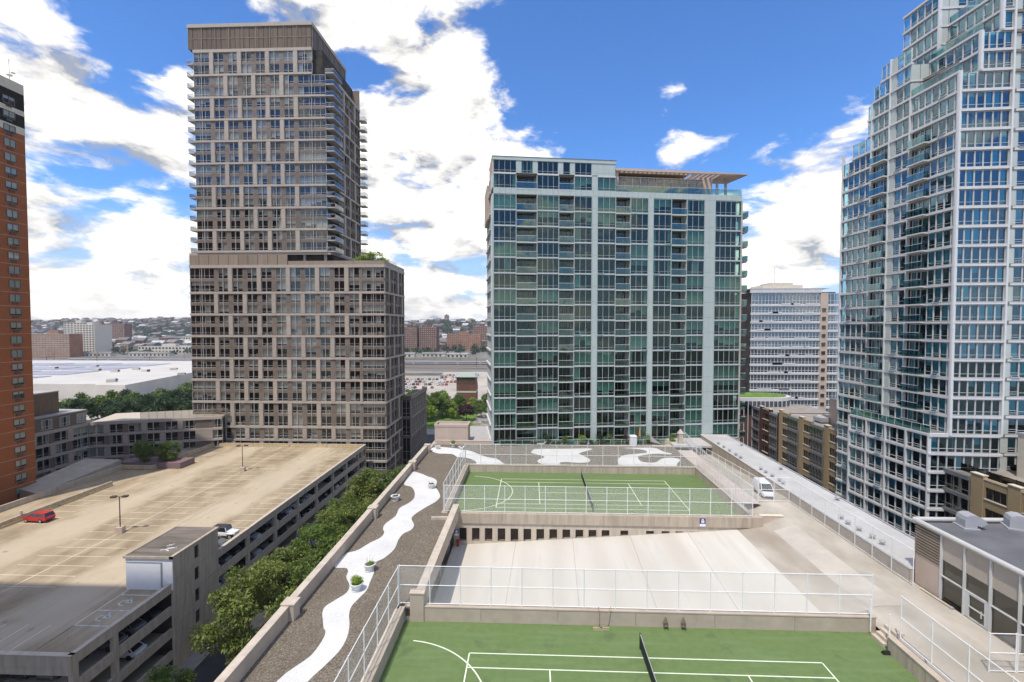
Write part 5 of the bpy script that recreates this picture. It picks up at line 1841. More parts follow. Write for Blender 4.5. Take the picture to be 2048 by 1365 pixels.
# ------------------------------------------------------------------ cars
CK = {
    'suv': dict(low=[(-2.3, .78, .45, .80), (-2.22, .88, .32, 1.02), (-1.0, .92, .26, 1.04), (.5, .92, .26, 1.02), (1.05, .91, .26, 1.0), (1.85, .87, .28, .92), (2.2, .80, .32, .76), (2.3, .70, .40, .62)], gb=(-2.18, 1.15, 1.02, .86), gr=(-1.95, .28, 1.64, .68), wb=1.38, wr=.36),
    'sedan': dict(low=[(-2.35, .74, .42, .72), (-2.25, .84, .30, .90), (-1.5, .89, .24, .94), (.5, .89, .24, .92), (1.2, .88, .24, .88), (1.9, .84, .26, .78), (2.25, .76, .3, .66), (2.35, .66, .38, .56)], gb=(-1.85, 1.2, .92, .82), gr=(-1.15, .28, 1.42, .62), wb=1.4, wr=.33),
    'jeep': dict(low=[(-2.0, .80, .5, 1.12), (-1.95, .82, .45, 1.14), (0, .82, .45, 1.14), (.72, .80, .45, 1.14), (.78, .66, .5, 1.12), (1.85, .60, .55, 1.08), (1.95, .58, .6, 1.04)], gb=(-1.98, .66, 1.13, .78), gr=(-1.92, .42, 1.80, .70), wb=1.22, wr=.40),
    'van': dict(low=[(-2.7, .90, .40, 1.1), (-2.6, .97, .32, 1.2), (0, .98, .3, 1.22), (1.5, .98, .3, 1.2), (2.2, .94, .32, 1.0), (2.6, .86, .36, .84), (2.7, .76, .42, .66)], gb=(-2.6, 1.95, 1.18, .95), gr=(-2.5, 1.05, 2.25, .80), wb=1.6, wr=.36),
}
_car = {}


def car_meshes(kind, col):
    k = (kind, col)
    if k in _car:
        return _car[k]
    c = CK[kind]
    pm = 'car_' + col
    b = MB(pm)
    rings = []
    for (x, hw, z0, z1) in c['low']:
        zm = z0 + (z1 - z0) * .55
        rings.append([(x, -hw * .9, z0), (x, -hw, z0 + .12), (x, -hw, zm), (x, -hw * .93, z1), (x, hw * .93, z1), (x, hw, zm), (x, hw, z0 + .12), (x, hw * .9, z0)])
    for r1, r2 in zip(rings[:-1], rings[1:]):
        for q in range(8):
            b.poly([r1[q], r1[(q + 1) % 8], r2[(q + 1) % 8], r2[q]], pm)
    b.poly(rings[0], pm)
    b.poly(rings[-1][::-1], pm)
    x0, x1, zb, hb = c['gb']
    rx0, rx1, zr, hr = c['gr']
    roofm = 'plastic_dark' if kind == 'jeep' else pm
    b.hexa([(rx0 - .04, -hr - .03, zr - .05), (rx1 + .04, -hr - .03, zr - .05), (rx1 + .04, hr + .03, zr - .05), (rx0 - .04, hr + .03, zr - .05)], [(rx0 + .08, -hr + .08, zr + .03), (rx1 - .08, -hr + .08, zr + .03), (rx1 - .08, hr - .08, zr + .03), (rx0 + .08, hr - .08, zr + .03)], roofm)
    for s in (-1, 1):
        for (fx, tx) in ((x0, rx0), (x1, rx1), ((x0 * .5 + x1 * .5), (rx0 * .5 + rx1 * .5)), (x0 * .82 + x1 * .18, rx0 * .85 + rx1 * .15)):
            b.tube((fx, s * hb, zb), (tx, s * hr, zr), .055, roofm if kind == 'jeep' and fx < x1 else pm, 5)
    gl = MB('car_glass')
    B_ = [(x0, -hb, zb), (x1, -hb, zb), (x1, hb, zb), (x0, hb, zb)]
    T_ = [(rx0, -hr, zr - .04), (rx1, -hr, zr - .04), (rx1, hr, zr - .04), (rx0, hr, zr - .04)]
    gl.hexa(B_, T_, 'car_glass')
    if kind == 'van':
        for s in (-1, 1):
            b.hexa([(x0, s * (hb + .015) - .01, zb), (.3, s * (hb + .015) - .01, zb), (.3, s * (hb + .015) + .01, zb), (x0, s * (hb + .015) + .01, zb)], [(rx0, s * (hr + .015) - .01, zr), (.2, s * (hr + .015) - .01, zr), (.2, s * (hr + .015) + .01, zr), (rx0, s * (hr + .015) + .01, zr)], pm)
    wr, wb = c['wr'], c['wb']
    ty = MB('tyre').tube((0, -.12, 0), (0, .12, 0), wr, 'tyre', 18).mesh('wheel', False)
    rm = MB('rim').tube((0, -.128, 0), (0, .128, 0), wr * .62, 'rim', 12).mesh('rim')
    L0, L1 = c['low'][0][0], c['low'][-1][0]
    hw0, hw1 = c['low'][1][1], c['low'][-2][1]
    zt = c['low'][1][3]
    hl = MB('lamp_clear').box(0, .1, 0, .26, 0, .16, 'lamp_clear').mesh('headlight')
    tl = MB('lamp_red').box(0, .08, 0, .2, 0, .28, 'lamp_red').mesh('tail_light')
    tr = MB('plastic_dark').box(L1 - .06, L1 + .05, -.62, .62, .34, .5, 'plastic_dark').box(L0 - .05, L0 + .06, -.66, .66, .40, .56, 'plastic_dark').box(-wb + .4, wb - .4, -hw0 - .015, hw0 + .015, .26, .40, 'plastic_dark')
    if kind == 'jeep':
        for s in (-1, 1):
            for fx in (-1, 1):
                tr.box(fx * wb - .5, fx * wb + .5, s * .74 - .14, s * .74 + .14, .82, .92, 'car_white')
        tr.box(x1 - .05, x1 + .02, -.8, .8, zb, zb + .1, 'car_white')
    _car[k] = dict(body=b.mesh('body'), glass=gl.mesh('glass'), ty=ty, rm=rm, hl=hl, tl=tl, tr=tr.mesh('trim'), wpos=[(sx_ * wb, sy_ * (c['low'][2][1] - .1), wr) for sx_ in (-1, 1) for sy_ in (-1, 1)], hp=[(L1 - .14, s * (hw1 - .2) - .13, c['low'][-2][3] - .2) for s in (-1, 1)], tp=[(L0 - .03, s * (hw0 - .16) - .1, zt - .32) for s in (-1, 1)], mbs=(b, gl, tr))
    return _car[k]


def car(label, loc, rz, kind, col, group=None, cat='car', name='parked_car'):
    m = car_meshes(kind, col)
    o = thing(name, label, cat, loc, rz, group)
    link('body', m['body'], o)
    link('glass', m['glass'], o)
    link('trim', m['tr'], o)
    for p in m['wpos']:
        w = link('wheel', m['ty'], o, p)
        link('rim', m['rm'], w)
    for p in m['hp']:
        link('headlight', m['hl'], o, p)
    for p in m['tp']:
        link('tail_light', m['tl'], o, p)
    return o


_tiny = {}


def tiny_car(label, loc, rz, kind, col, group):
    k = (kind, col)
    if k not in _tiny:
        m = car_meshes(kind, col)
        j = MB()
        for b in m['mbs']:
            j.add(b, Matrix.Identity(4))
        for p in m['wpos']:
            j.tube((p[0], p[1] - .12, p[2]), (p[0], p[1] + .12, p[2]), p[2], 'tyre', 10)
        _tiny[k] = j.mesh('parked_car')
    o = link('parked_car', _tiny[k], None, loc, rz)
    tag(o, label, 'car', group)
    return o


car('red sport utility car parked alone by the yellow striped parapet', (-85.4, 77.3, ZD), rad(176), 'suv', 'red')
car('white off-road car with a black top behind the stair tower', (-48.9, 72.6, ZD), rad(-4), 'jeep', 'white')
car('dark brown car half hidden behind the stair tower', (-49.4, 69.6, ZD), rad(0), 'sedan', 'grey')
# small concrete marker on the parapet behind the red car
tag(MB('wall_light').tube((0, 0, 0), (0, 0, .7), .22, 'wall_light', 12).build('bollard', None, (-88.7, 77.4, ZD + 1.0)), 'pale cylinder standing on the parapet behind the red car', 'bollard')
gc = ['black', 'silver', 'grey', 'black', 'black', 'grey', 'grey', 'silver', 'white', 'black']
i_ = 0
for lv in (1, 2):
    for k in range(0, 9):
        if k == 1:
            continue
        for q in range(3):
            if rnd.random() < .18:
                continue
            y = colsY[k] + 1.6 + q * 2.6
            c_ = gc[rnd.randrange(10)]
            tiny_car('%s car in shade on the garage\'s %s open floor, %s bay from the stair tower' % (c_, ('first', 'second')[lv - 1], ('nearest', '', 'first', 'second', 'third', 'fourth', 'fifth', 'sixth', 'seventh')[k]), (-49.0, y, ZD - 2.9 * lv), rad(rnd.choice((0, 180))), rnd.choice(('suv', 'sedan')), c_, 'cars inside the garage')
for q in range(7):
    c_ = gc[rnd.randrange(10)]
    tiny_car('%s car parked inside the near end of the garage' % c_, (-50 - q * 2.8, 47.6, ZD - 2.9), rad(90), 'sedan', c_, 'cars in the near end of the garage')

# ------------------------------------------------------------------ street trees between garage and podium
tp = [(-38.5, 46.0, .66, 3), (-33.2, 54.0, 1.10, 1), (-31.0, 61.5, .86, 2), (-35.0, 64.0, .95, 4), (-31.6, 70.0, 1.0, 0), (-35.6, 75.5, .9, 3), (-32.0, 81.0, 1.0, 1), (-36.0, 87.0, .8, 2), (-33.2, 94.0, 1.12, 4), (-35.5, 101.5, .92, 0), (-30.5, 103.0, .85, 2), (-29.0, 113, .8, 3), (-28.5, 122, .72, 1)]
ords = ['small dark shaded street tree beside the foot of the stair tower', 'large street tree right of the stair tower, nearest of the sunlit row', 'second sunlit street tree from the stair tower, close to the parapet', 'third sunlit street tree from the stair tower, touching the garage', 'fourth sunlit street tree from the stair tower', 'fifth sunlit street tree from the stair tower, touching the garage', 'sixth sunlit street tree from the stair tower', 'smaller street tree against the garage, below the rising row', 'tall street tree near the far corner of the garage', 'street tree behind the tall one at the garage\'s far corner', 'street tree by the parapet in front of the taupe lower block', 'small street tree along the dark lane beside the lower block', 'last small street tree at the end of the dark lane']
for (x, y, s, k), lb_ in zip(tp, ords):
    tree(lb_, (x, y, -21.82), k, s, rnd.uniform(0, 6.28), 'street trees beside the garage')
tree('small leafy tree in the raised planter before the low bent building, left of its pair', (-93.0, 108.6, -13.2), 2, .58, 1.0, 'planter trees by the low building', name='planter_tree')
tree('small leafy tree in the raised planter before the low bent building, right of its pair', (-87.6, 109.6, -13.2), 0, .58, 2.0, 'planter trees by the low building', name='planter_tree')
tag(MB('plum_block').box(-98, -83, 107.2, 112, -13.5, -9.9, 'plum_block').build('raised_planter'), 'raised plum-coloured planter box at the end of the side ramp', 'planter')
sm = MB('asphalt')
V, Fq = leaf_cloud([(-21 + rnd.uniform(-2, 1.5), 30 + k * 1.6, rnd.uniform(-21.5, -19.5), rnd.uniform(.7, 1.4)) for k in range(70)], 60, .4, 99, .5, .1)
stuff(link('shrubbery', np_mesh('shrubbery', V, Fq, 'leaf_dark')), 'dense shrubs along the foot of the podium wall', 'shrubs')

# ------------------------------------------------------------------ brick row houses on the side street


def row_house(name, label, x, segs, y0, ztop, wallm, nfl, fh=2.9):
    """facade facing -X, built from its far end towards the camera; segs: (kind, length)"""
    L = sum(s[1] for s in segs)
    B = Bld(name, label, 'building', (x, y0 + L, -22))
    f = B.face(0, 0, -90)
    B.part('body', MB(wallm).box(.35, 16, -L, 0, 0, ztop + 22 - .9, wallm, 'pavement'))
    s = 0
    for kind, ln_ in segs:
        if kind == 'pier':
            f.box('pier', s, s + ln_, -.12, .5, -22, ztop, wallm)
            f.box('cap', s - .04, s + ln_ + .04, -.2, .6, ztop, ztop + .12, 'cream')
        else:
            for k in range(nfl):
                zf = ztop - .9 - fh * (k + 1)
                if kind == 'win':
                    f.win(window(ln_ - .5, 1.6, (.33, .68), (), rnd.choice((0, 3, 6)), 'glass_dark', 'bronze', .07), s + .25, .06, zf + .8, 0)
                    f.box('sill', s + .15, s + ln_ - .15, -.1, .35, zf + .66, zf + .8, 'cream')
                    f.box('wall_panel', s, s + ln_, -.02, .35, zf + 2.4, zf + fh + .66, wallm)
                    f.box('wall_panel', s, s + .25, -.02, .35, zf + .66, zf + 2.4, wallm)
                    f.box('wall_panel', s + ln_ - .25, s + ln_, -.02, .35, zf + .66, zf + 2.4, wallm)
                else:
                    f.win(window(ln_, fh - .5, (.25, .5, .75), (.3,), rnd.choice((0, 3, 6)), 'glass_dark', 'alu_dark', .09), s, -.35, zf + .3, 0)
                    f.box('bay_band', s, s + ln_, -.5, .3, zf - .2, zf + .3, 'alu_dark')
            if kind == 'win':
                f.box('parapet_panel', s, s + ln_, 0, .35, ztop - .85, ztop - .45, wallm)
                f.box('coping', s, s + ln_, -.08, .42, ztop - .45, ztop - .33, 'cream')
            else:
                f.box('bay_band', s, s + ln_, -.5, .3, ztop - 1.2, ztop - .6, 'alu_dark')
        s += ln_
    B.part('end_wall', MB(wallm).box(0, 16, -L - .35, -L, 0, ztop + 22, wallm))
    B.finish()
    return B


row_house('tan_row_house', 'tan brick row house with dark bay windows, beside the teal tower', 62, [('pier', 1.2), ('win', 3.2), ('bay', 4.2), ('pier', 1.6), ('win', 3.4), ('bay', 4.4), ('pier', 1.5), ('win', 3.0), ('pier', 1.2)], 95.5, 1.7, 'brick_tan', 6)
row_house('brown_row_house', 'dark brown brick row house with dark bays, beside the tan one', 62.05, [('pier', 1.0), ('win', 3.0), ('bay', 3.6), ('pier', 1.2), ('win', 3.6), ('pier', 1.0), ('bay', 3.4), ('pier', .8)], 119.2, .9, 'brick_brown', 6)
row_house('tan_corner_house', 'tan brick house with wide dark windows and roof railings, below the teal tower', 62.6, [('bay', 5.0), ('pier', 1.8), ('win', 3.4), ('pier', 1.6), ('win', 3.6), ('pier', 2.2), ('bay', 4), ('pier', 1.5), ('win', 3.5), ('pier', 1.5), ('win', 3.6), ('pier', 2)], 40.0, 1.8, 'brick_tan', 6)
tw = thing('rooftop_lift_house', 'tan block-walled lift house on the tan row house roof', 'lift house', (70, 102, .8))
MB('brick_tan').box(-3.5, 8, -5, 5, 0, 5.6, 'tan_wall').build('wall', tw)
MB('slab_grey').box(-3.7, 8.2, -5.2, 5.2, 5.6, 5.75, 'cream').build('roof', tw)
ac = thing('rooftop_cooler', 'grey air unit with pipes on the tan row house roof', 'air unit', (65.4, 108, .85))
MB('steel_grey').box(-1, 1, -1.4, 1.4, .3, 1.2, 'steel_grey').build('casing', ac)
for s in (-1, 1):
    MB('steel_grey').lathe([(.45, 1.2), (.45, 1.4), (.0, 1.42)], 'alu', 14, 0, s * .7).build('fan', ac)
for s in (-1, 1):
    MB('alu').box(-.9, .9, s * 1.1 - .08, s * 1.1 + .08, 0, .3, 'steel_grey').build('skid', ac)
rr = thing('roof_railing', 'black mesh railing round the roof terrace of the tan corner house', 'railing', (64.0, 63.5, 1.0))
for (a, b) in (((0, -3.5), (0, 8.5)), ((0, -3.5), (7, -3.5)), ((7, -3.5), (7, 8.5))):
    n = 6
    for k in range(n):
        p, q = (a[0] + (b[0] - a[0]) * k / n, a[1] + (b[1] - a[1]) * k / n), (a[0] + (b[0] - a[0]) * (k + 1) / n, a[1] + (b[1] - a[1]) * (k + 1) / n)
        MB('black').tube((p[0], p[1], 0), (p[0], p[1], 1.3), .05, 'black', 6).build('post', rr)
        MB('plastic_dark').hexa([(p[0] - .02, p[1] - .02, .1), (q[0] + .02, q[1] - .02, .1), (q[0] + .02, q[1] + .02, .1), (p[0] - .02, p[1] + .02, .1)], [(p[0] - .02, p[1] - .02, 1.25), (q[0] + .02, q[1] - .02, 1.25), (q[0] + .02, q[1] + .02, 1.25), (p[0] - .02, p[1] + .02, 1.25)], 'glass_dark').build('screen', rr)
cw_ = thing('cream_block_house', 'cream rendered block beyond the tan corner house', 'building', (76, 66, -22))
MB('cream').box(-6, 14, -8, 4, 0, 29.0, 'cream').build('wall', cw_)
MB('steel_grey').box(-6.1, 14.1, -8.1, 4.1, 29.0, 29.3, 'steel_grey').build('coping', cw_)

# ------------------------------------------------------------------ grey flat-roofed hall at the right
GH = thing('glazed_hall', 'low hall with dark flat roof, louvred end and glazed front beside the driveway', 'building', (32.4, 33, 1.0))
hb = lambda n, x0, x1, y0, y1, z0, z1, m: MB(m).box(x0 - 32.4, x1 - 32.4, y0 - 33, y1 - 33, z0 - 1, z1 - 1, m).build(n, GH)
hb('roof', 32.7, 62, 8, 40.3, 6.0, 6.2, 'membrane')
MB('white_roof').tube((-.05, -25, 5.3), (-.05, 7.5, 5.3), .2, 'white_roof', 12).build('roof_edge', GH)
MB('white_roof').tube((-.05, 7.5, 5.3), (29, 7.5, 5.3), .2, 'white_roof', 12).build('roof_edge', GH)
hb('rear_wall', 32.4, 62, 40.1, 40.4, 1, 6.2, 'brick_plum')
for k in range(11):
    z = 3.7 + k * .23
    MB('louvre_panel').hexa([(-.10, 4.9, z - 1), (.12, 4.9, z - 1 + .05), (.12, 7.35, z - 1 + .05), (-.10, 7.35, z - 1)], [(-.10, 4.9, z - 1 + .10), (.12, 4.9, z - 1 + .19), (.12, 7.35, z - 1 + .19), (-.10, 7.35, z - 1 + .10)], 'louvre_panel').build('louvre', GH)
hb('wall', 32.45, 32.8, 37.9, 40.3, 1, 6.2, 'bronze')
hb('wall_base', 32.36, 32.8, 37.9, 40.3, 1, 3.6, 'tan_wall')
for k in range(12):
    y1 = 37.85 - k * 2.0
    hb('upper_panel', 32.42, 32.7, y1 - 1.94, y1 - .06, 4.2, 6.05, 'stone_band')
    hb('mullion', 32.3, 32.6, y1 - .06, y1 + .06, 1, 6.1, 'alu')
    hb('glass_pane', 32.46, 32.5, y1 - 1.94, y1 - .06, 2.95, 4.2, 'glass_dark')
    hb('transom', 32.35, 32.55, y1 - 1.94, y1 - .06, 2.88, 2.96, 'alu')
    if k != 1:
        hb('glass_pane', 32.46, 32.5, y1 - 1.94, y1 - .06, 1.0, 2.88, 'glass_dark')
    else:
        dd = hb('door', 32.44, 32.5, y1 - 1.6, y1 - .4, 1.0, 2.85, 'glass_dark')
        for (a, b, c_, e_) in ((-1.9, -1.6, 1, 2.88), (-.4, -.06, 1, 2.88), (-1.6, -.4, 2.78, 2.88), (-1.6, -.4, 1.0, 1.1), (-1.6, -.4, 1.85, 1.92)):
            hb('door_frame', 32.36, 32.54, y1 + a, y1 + b, c_, e_, 'alu')
        hb('door_handle', 32.25, 32.3, y1 - 1.5, y1 - 1.45, 1.6, 2.1, 'alu')
hb('inner_wall', 36, 36.3, 8, 37, 1, 6, 'interior')
hb('floor', 32.6, 36, 8, 37.8, 1.0, 1.02, 'slab_grey')


def gooseneck(label, x, y, rz):
    o = thing('roof_ventilator', label, 'roof ventilator', (x, y, 6.2), rz, 'hooded ventilators on the dark roof')
    prof = [(-.5, .0), (.35, .0), (.35, .35), (.62, .25), (1.05, .55), (.75, .9), (.35, 1.12), (-.05, 1.15), (-.4, 1.0), (-.5, .7)]
    m = MB('steel_grey')
    w = .55
    n = len(prof)
    m.v += [(p[0], -w, p[1]) for p in prof] + [(p[0], w, p[1]) for p in prof]
    for k in range(n):
        j = (k + 1) % n
        m.f.append((k, n + k, n + j, j))
        m.mi.append(0)
    m.f.append(tuple(range(n)))
    m.f.append(tuple(reversed(range(n, 2 * n))))
    m.mi += [0, 0]
    m.build('hood', o)
    MB('steel_grey').box(-.65, .5, -.7, .7, 0, .1, 'steel_grey').build('kerb', o)


gooseneck('curved metal ventilator hood on the dark hall roof, left of two', 35.6, 39.3, rad(-10))
gooseneck('curved metal ventilator hood on the dark hall roof, right of two', 39.3, 39.3, rad(-25))
# ------------------------------------------------------------------ white glass building far behind
WB = Bld('white_banded_building', 'white banded glass office building with a beige service strip, behind the row houses', 'building', (77.9, 170, -22))
wf = WB.face(0, 0, 0)
WB.part('core', MB('interior').box(.2, 29.5, .8, 20, 0, 56.5, 'interior'))
wz = [34.2, 29.6] + [29.6 - 3.02 * k for k in range(1, 17)]
for k in range(len(wz) - 1):
    zt, zb = wz[k], wz[k + 1]
    wf.box('band', -.1, 23.8, -.25, .4, zb - .1, zb + .55, 'white_band')
    wf.win(window(23.6, zt - zb - .65, tuple(q / 20 for q in range(1, 20)), (.33,), 0, 'glass_blue', 'white_frame', .12), .1, 0, zb + .55, 0)
    for q in range(3):
        a = rnd.uniform(0, 19)
        wf.box('spandrel', a, a + rnd.uniform(2, 5), -.3, .02, zb + .4, zb + .95, 'white_band')
    wf.box('stone_panel', 23.8, 26.4, -.3, .5, zb, zt - .02, 'tan_wall')
    if k:
        wf.win(window(1.3, 1.2, (.5,), (), 0, 'glass_dark', 'bronze', .07, shallow=True), 24.3, -.47, zb + 1.0, 1)
    wf.box('band', 26.4, 34, .4, .9, zb - .1, zb + .55, 'white_band')
    wf.win(window(7.4, zt - zb - .65, tuple(q / 6 for q in range(1, 6)), (.33,), 0, 'glass_blue', 'white_frame', .12), 26.5, .6, zb + .55, 1)
wf.box('band', -.3, 24, -.4, .5, 34.2, 35.6, 'white_band')
wf.box('cap', -.4, 26.6, -.5, 20, 35.6, 35.8, 'white_band')
WB.part('roof_pavilion', MB('cream').box(6, 20, 4, 14, 57.8, 59.3, 'cream').box(9, 17, 5, 13, 59.3, 60.2, 'cream'))
WB.part('mast', MB('steel_grey').tube((12, 8, 60), (12, 8, 66), .08, 'steel_grey', 6))
WB.finish()
GRF = thing('green_roof_pavilion', 'plum brick corner building with a rounded white crown and grass roof', 'building', (66, 139, -22))
arc = [(-9, -6)] + [(2 + 6 * math.cos(a), -1 + 5 * math.sin(a)) for a in [rad(q) for q in range(-90, 91, 18)]] + [(-9, 4)]
MB('brick_plum').prism([(x * .96, y * .96) for x, y in arc], 0, 20.2, 'brick_plum').build('wall', GRF)
MB('white_band').prism(arc, 20.2, 23.6, 'glass_blue').build('window_band', GRF)
MB('white_band').prism([(x * 1.02, y * 1.02) for x, y in arc], 23.6, 24.6, 'white_band').build('crown', GRF)
MB('lawn').prism([(x * .9, y * .9) for x, y in arc], 24.6, 24.75, 'lawn').build('grass_roof', GRF)
for k in range(14):
    x0 = -9 + k * 1.15
    MB('white_frame').box(x0, x0 + .14, -6.2, -6.02, 0, 23.6, 'white_frame').build('mullion', GRF)

# ------------------------------------------------------------------ unseen tower added left of and behind the camera to shade the near garage
NB = Bld('shadow_tower', 'tall brick tower out of view at left, added to shade the garage', 'building', (-78, -2, -22))
NB.part('wall', MB('brick_red').box(-30, 17.5, -14, 12, 0, 126, 'brick_red'))
NB.part('bulkhead', MB('brick_red').box(-12, 4, -6, 8, 126, 131, 'brick_red'))  # roof block added to break up the edge of the cast shadow
nf = NB.face(-30, 12, 0)
nfr = NB.face(17.5, -14, 90)
for k in range(30):
    for q in range(5):
        nfr.win(window(2.1, 1.6, (.5,), (), 1, 'glass_grey', 'alu_dark', .07, shallow=True), 2 + q * 5, -.16, -18 + k * 3.2, 0)
NB.finish()

# ------------------------------------------------------------------ park, vent tower, car park beyond the street end
struct(MB('lawn').box(-75, 5, 200, 252, -22, -21.93, 'lawn').build('lawn'))
struct(MB('pavement').box(-75, 5, 190, 200, -22, -21.9, 'pavement').build('park_path'))
struct(MB('lot').box(-190, 30, 258, 450, -22, -21.94, 'lot').build('car_park_ground'))
PT = []
for k, (rx, rz, zc, mt) in enumerate(((4.5, 4.2, 7.8, 'leaf_far'), (3.8, 4.6, 8.0, 'leaf_far'), (5.0, 3.6, 6.8, 'leaf_bright'), (4.8, 3.2, 6.2, 'leaf_purple'), (4.6, 4.0, 7.2, 'leaf_dark'))):
    me, cl = crown_mesh('crown', rx, rz, zc, 30, 1.5, 55, .75, 60 + k, mt, .5)
    PT.append((me, trunk_mesh('trunk', 5.5, .25, cl, 80 + k)))
pk = [(-47, 222, 1.15, 0, 'broad park tree nearest the corner of the dark wing'), (-53, 229, 1.0, 1, 'slim park tree behind the dark wing'), (-41, 226, .95, 0, 'park tree left of the purple one'), (-36, 236, .9, 1, 'slim park tree before the brick vent tower'), (-46, 240, 1.0, 0, 'rounded park tree at the edge of the car park'), (-58, 242, .9, 2, 'pale green park tree beside the car park'), (-29, 238, .8, 2, 'low bright park tree at the foot of the vent tower'), (-24, 226, .8, 0, 'park tree beside the green glass block'), (-52, 250, .8, 1, 'small park tree on the car park edge'), (-22, 240, .9, 1, 'park tree half hidden behind the glass block'), (-40, 248, .7, 2, 'small pale tree on the car park edge'), (-50, 216, 1.1, 2, 'bright broad tree at the wing end of the lawn'), (-44, 232, 1.1, 2, 'bright broad tree in the middle of the park'), (-60, 234, 1.1, 0, 'leafy tree half hidden behind the dark wing'), (-37, 224, .8, 2, 'low bright tree beside the purple one'), (-54, 222, 1.2, 0, 'tall leafy tree above the dark wing\'s roof')]
for x, y, s, k, lb_ in pk:
    tree(lb_, (x, y, -23.2), k, s, rnd.uniform(0, 6), 'park trees', PT, 'park_tree')
tree('dark purple-leaved tree on the lawn before the vent tower', (-30, 218, -22), 3, .8, .5, None, PT, 'purple_tree')
for k in range(5):
    V, Fq = leaf_cloud([(q * .9, rnd.uniform(-.3, .3), .8, .8) for q in range(10)], 60, .35, 300 + k, .6, 0)
    tag(link('hedge', np_mesh('hedge', V, Fq, ('leaf_far', 'leaf_bright')[k % 2]), None, (-58 + k * 9, (211, 206, 214, 208, 212)[k], -22)), ['clipped hedge at the left of the lawn', 'bright hedge along the park path', 'clipped hedge in the middle of the lawn', 'bright hedge below the purple tree', 'clipped hedge beside the glass block'][k], 'hedge', 'park hedges')
VT = thing('brick_vent_tower', 'square brick ventilation tower with stone bands, louvred top and green roof', 'tower', (-34.8, 256, -22))
MB('brick_far_orange').box(-5.2, 5.2, -5, 5, 0, 12.8, 'brick_far').build('shaft', VT)
MB('cream').box(-5.35, 5.35, -5.15, 5.15, 1.5, 2.7, 'cream').build('band', VT)
MB('cream').box(-5.3, 5.3, -5.1, 5.1, 8.6, 9.5, 'cream').build('band', VT)
MB('bronze').box(-5.0, 5.0, -4.8, 4.8, 12.8, 17.0, 'bronze').build('louvre_storey', VT)
for k in range(9):
    MB('brick_far').box(-5.2 + k * 1.26, -4.9 + k * 1.26, -5.05, -4.75, 12.8, 17.0, 'brick_far').build('pier', VT)
MB('copper_green').hexa([(-5.8, -5.6, 17), (5.8, -5.6, 17), (5.8, 5.6, 17), (-5.8, 5.6, 17)], [(-4.4, -4.2, 18.6), (4.4, -4.2, 18.6), (4.4, 4.2, 18.6), (-4.4, 4.2, 18.6)], 'copper_green').build('roof', VT)
for s in range(6):
    MB('bronze').box(-2.4 + s * .8, -2.1 + s * .8, -5.06, -5.0, 9.8, 12.4, 'bronze').build('slot', VT)
cc = ['white', 'silver', 'grey', 'black', 'blue', 'white', 'silver', 'orange', 'red']
for r_ in range(8):
    for q in range(18):
        if rnd.random() < .2:
            continue
        x, y = -128 + q * 3.1 + r_ * 4, 298 + r_ * 17
        c_ = cc[rnd.randrange(9)]
        tiny_car('%s car in the open car park beyond the park' % c_, (x, y, -21.94), rad(90 + rnd.uniform(-4, 4)), rnd.choice(('suv', 'sedan')), c_, 'cars in the open car park')
for k in range(9):
    c_ = cc[rnd.randrange(9)]
    tiny_car('%s car by the foot of the vent tower' % c_, (-62 + k * 5.5, 262 + rnd.uniform(0, 18), -21.94), rad(rnd.uniform(0, 180)), 'suv', c_, 'cars by the vent tower')
sh = thing('lot_shed', 'long low shed in the open car park', 'shed', (-92, 395, -22))
MB('cream').box(-16, 16, -5, 5, 0, 4, 'cream').build('wall', sh)
MB('roof_far').box(-16.6, 16.6, -5.6, 5.6, 4, 4.5, 'roof_far').build('roof', sh)

# left lot: trees, cars, mall
for q in range(26):
    x_, y_ = -204 + 58 * ((q * .618) % 1), 186 + q * 1.9
    tree('dark green tree in the dense clump before the mall' if q % 5 else 'lighter green tree in the dense clump before the mall', (x_, y_, -23), 4 if q % 5 else 0, rnd.uniform(1.0, 1.35), rnd.uniform(0, 6), 'dark tree clump', PT, 'lot_tree')
for q, (x, y) in enumerate(((-225, 236), (-214, 244), (-205, 238), (-188, 246), (-180, 250))):
    tree('light green young tree before the white mall', (x, y, -22), 2, .75, rnd.uniform(0, 6), 'young trees before the mall', PT, 'young_tree')
for q in range(14):
    c_ = cc[rnd.randrange(7)]
    tiny_car('%s car on the lot before the mall' % c_, (-206 + q * 3.2, 214 + rnd.uniform(-4, 12), -21.95), rad(90), 'suv', c_, 'cars before the mall')
struct(MB('lot').box(-330, -100, 180, 268, -22, -21.95, 'lot').build('mall_forecourt'))
MA = thing('white_mall', 'vast pale flat-roofed mall with grey panels on its roof', 'building', (-300, 330, -22))
outl = [(-500, 266), (-262, 272), (-258, 268), (-240, 268), (-255, 345), (-190, 350), (-175, 455), (-500, 455)]
MB('mall_wall').prism([(x + 300, y - 330) for x, y in outl], 0, 9.5, 'mall_wall', 'mall_roof').build('wall', MA)
for k in range(4):
    for q in range(4):
        x0, y0 = -210 + k * 46, -45 + q * 36
        MB('solar').box(x0, x0 + 40, y0, y0 + 27, 9.55, 9.9, 'solar').build('solar_field', MA)
for k in range(16):
    x0, y0 = rnd.uniform(-150, 60), rnd.uniform(-50, 60)
    u = thing('rooftop_unit', 'beige air unit on the mall roof', 'air unit', (-300 + x0, 330 + y0, -12.5), rnd.uniform(0, 1), 'air units on the mall roof')
    MB('cream').box(-2.2, 2.2, -1.5, 1.5, 0, 1.8, 'mall_wall').build('casing', u)
    MB('bronze').box(1.2, 2.9, -1.2, 1.2, .4, 1.5, 'bronze').build('hood', u)
MB('concrete').hexa([(20, -56, 0), (40, -60, 0), (44, 10, 0), (24, 10, 0)], [(20, -56, .6), (40, -60, .6), (44, 10, 6), (24, 10, 6)], 'mall_wall').build('ramp', MA)

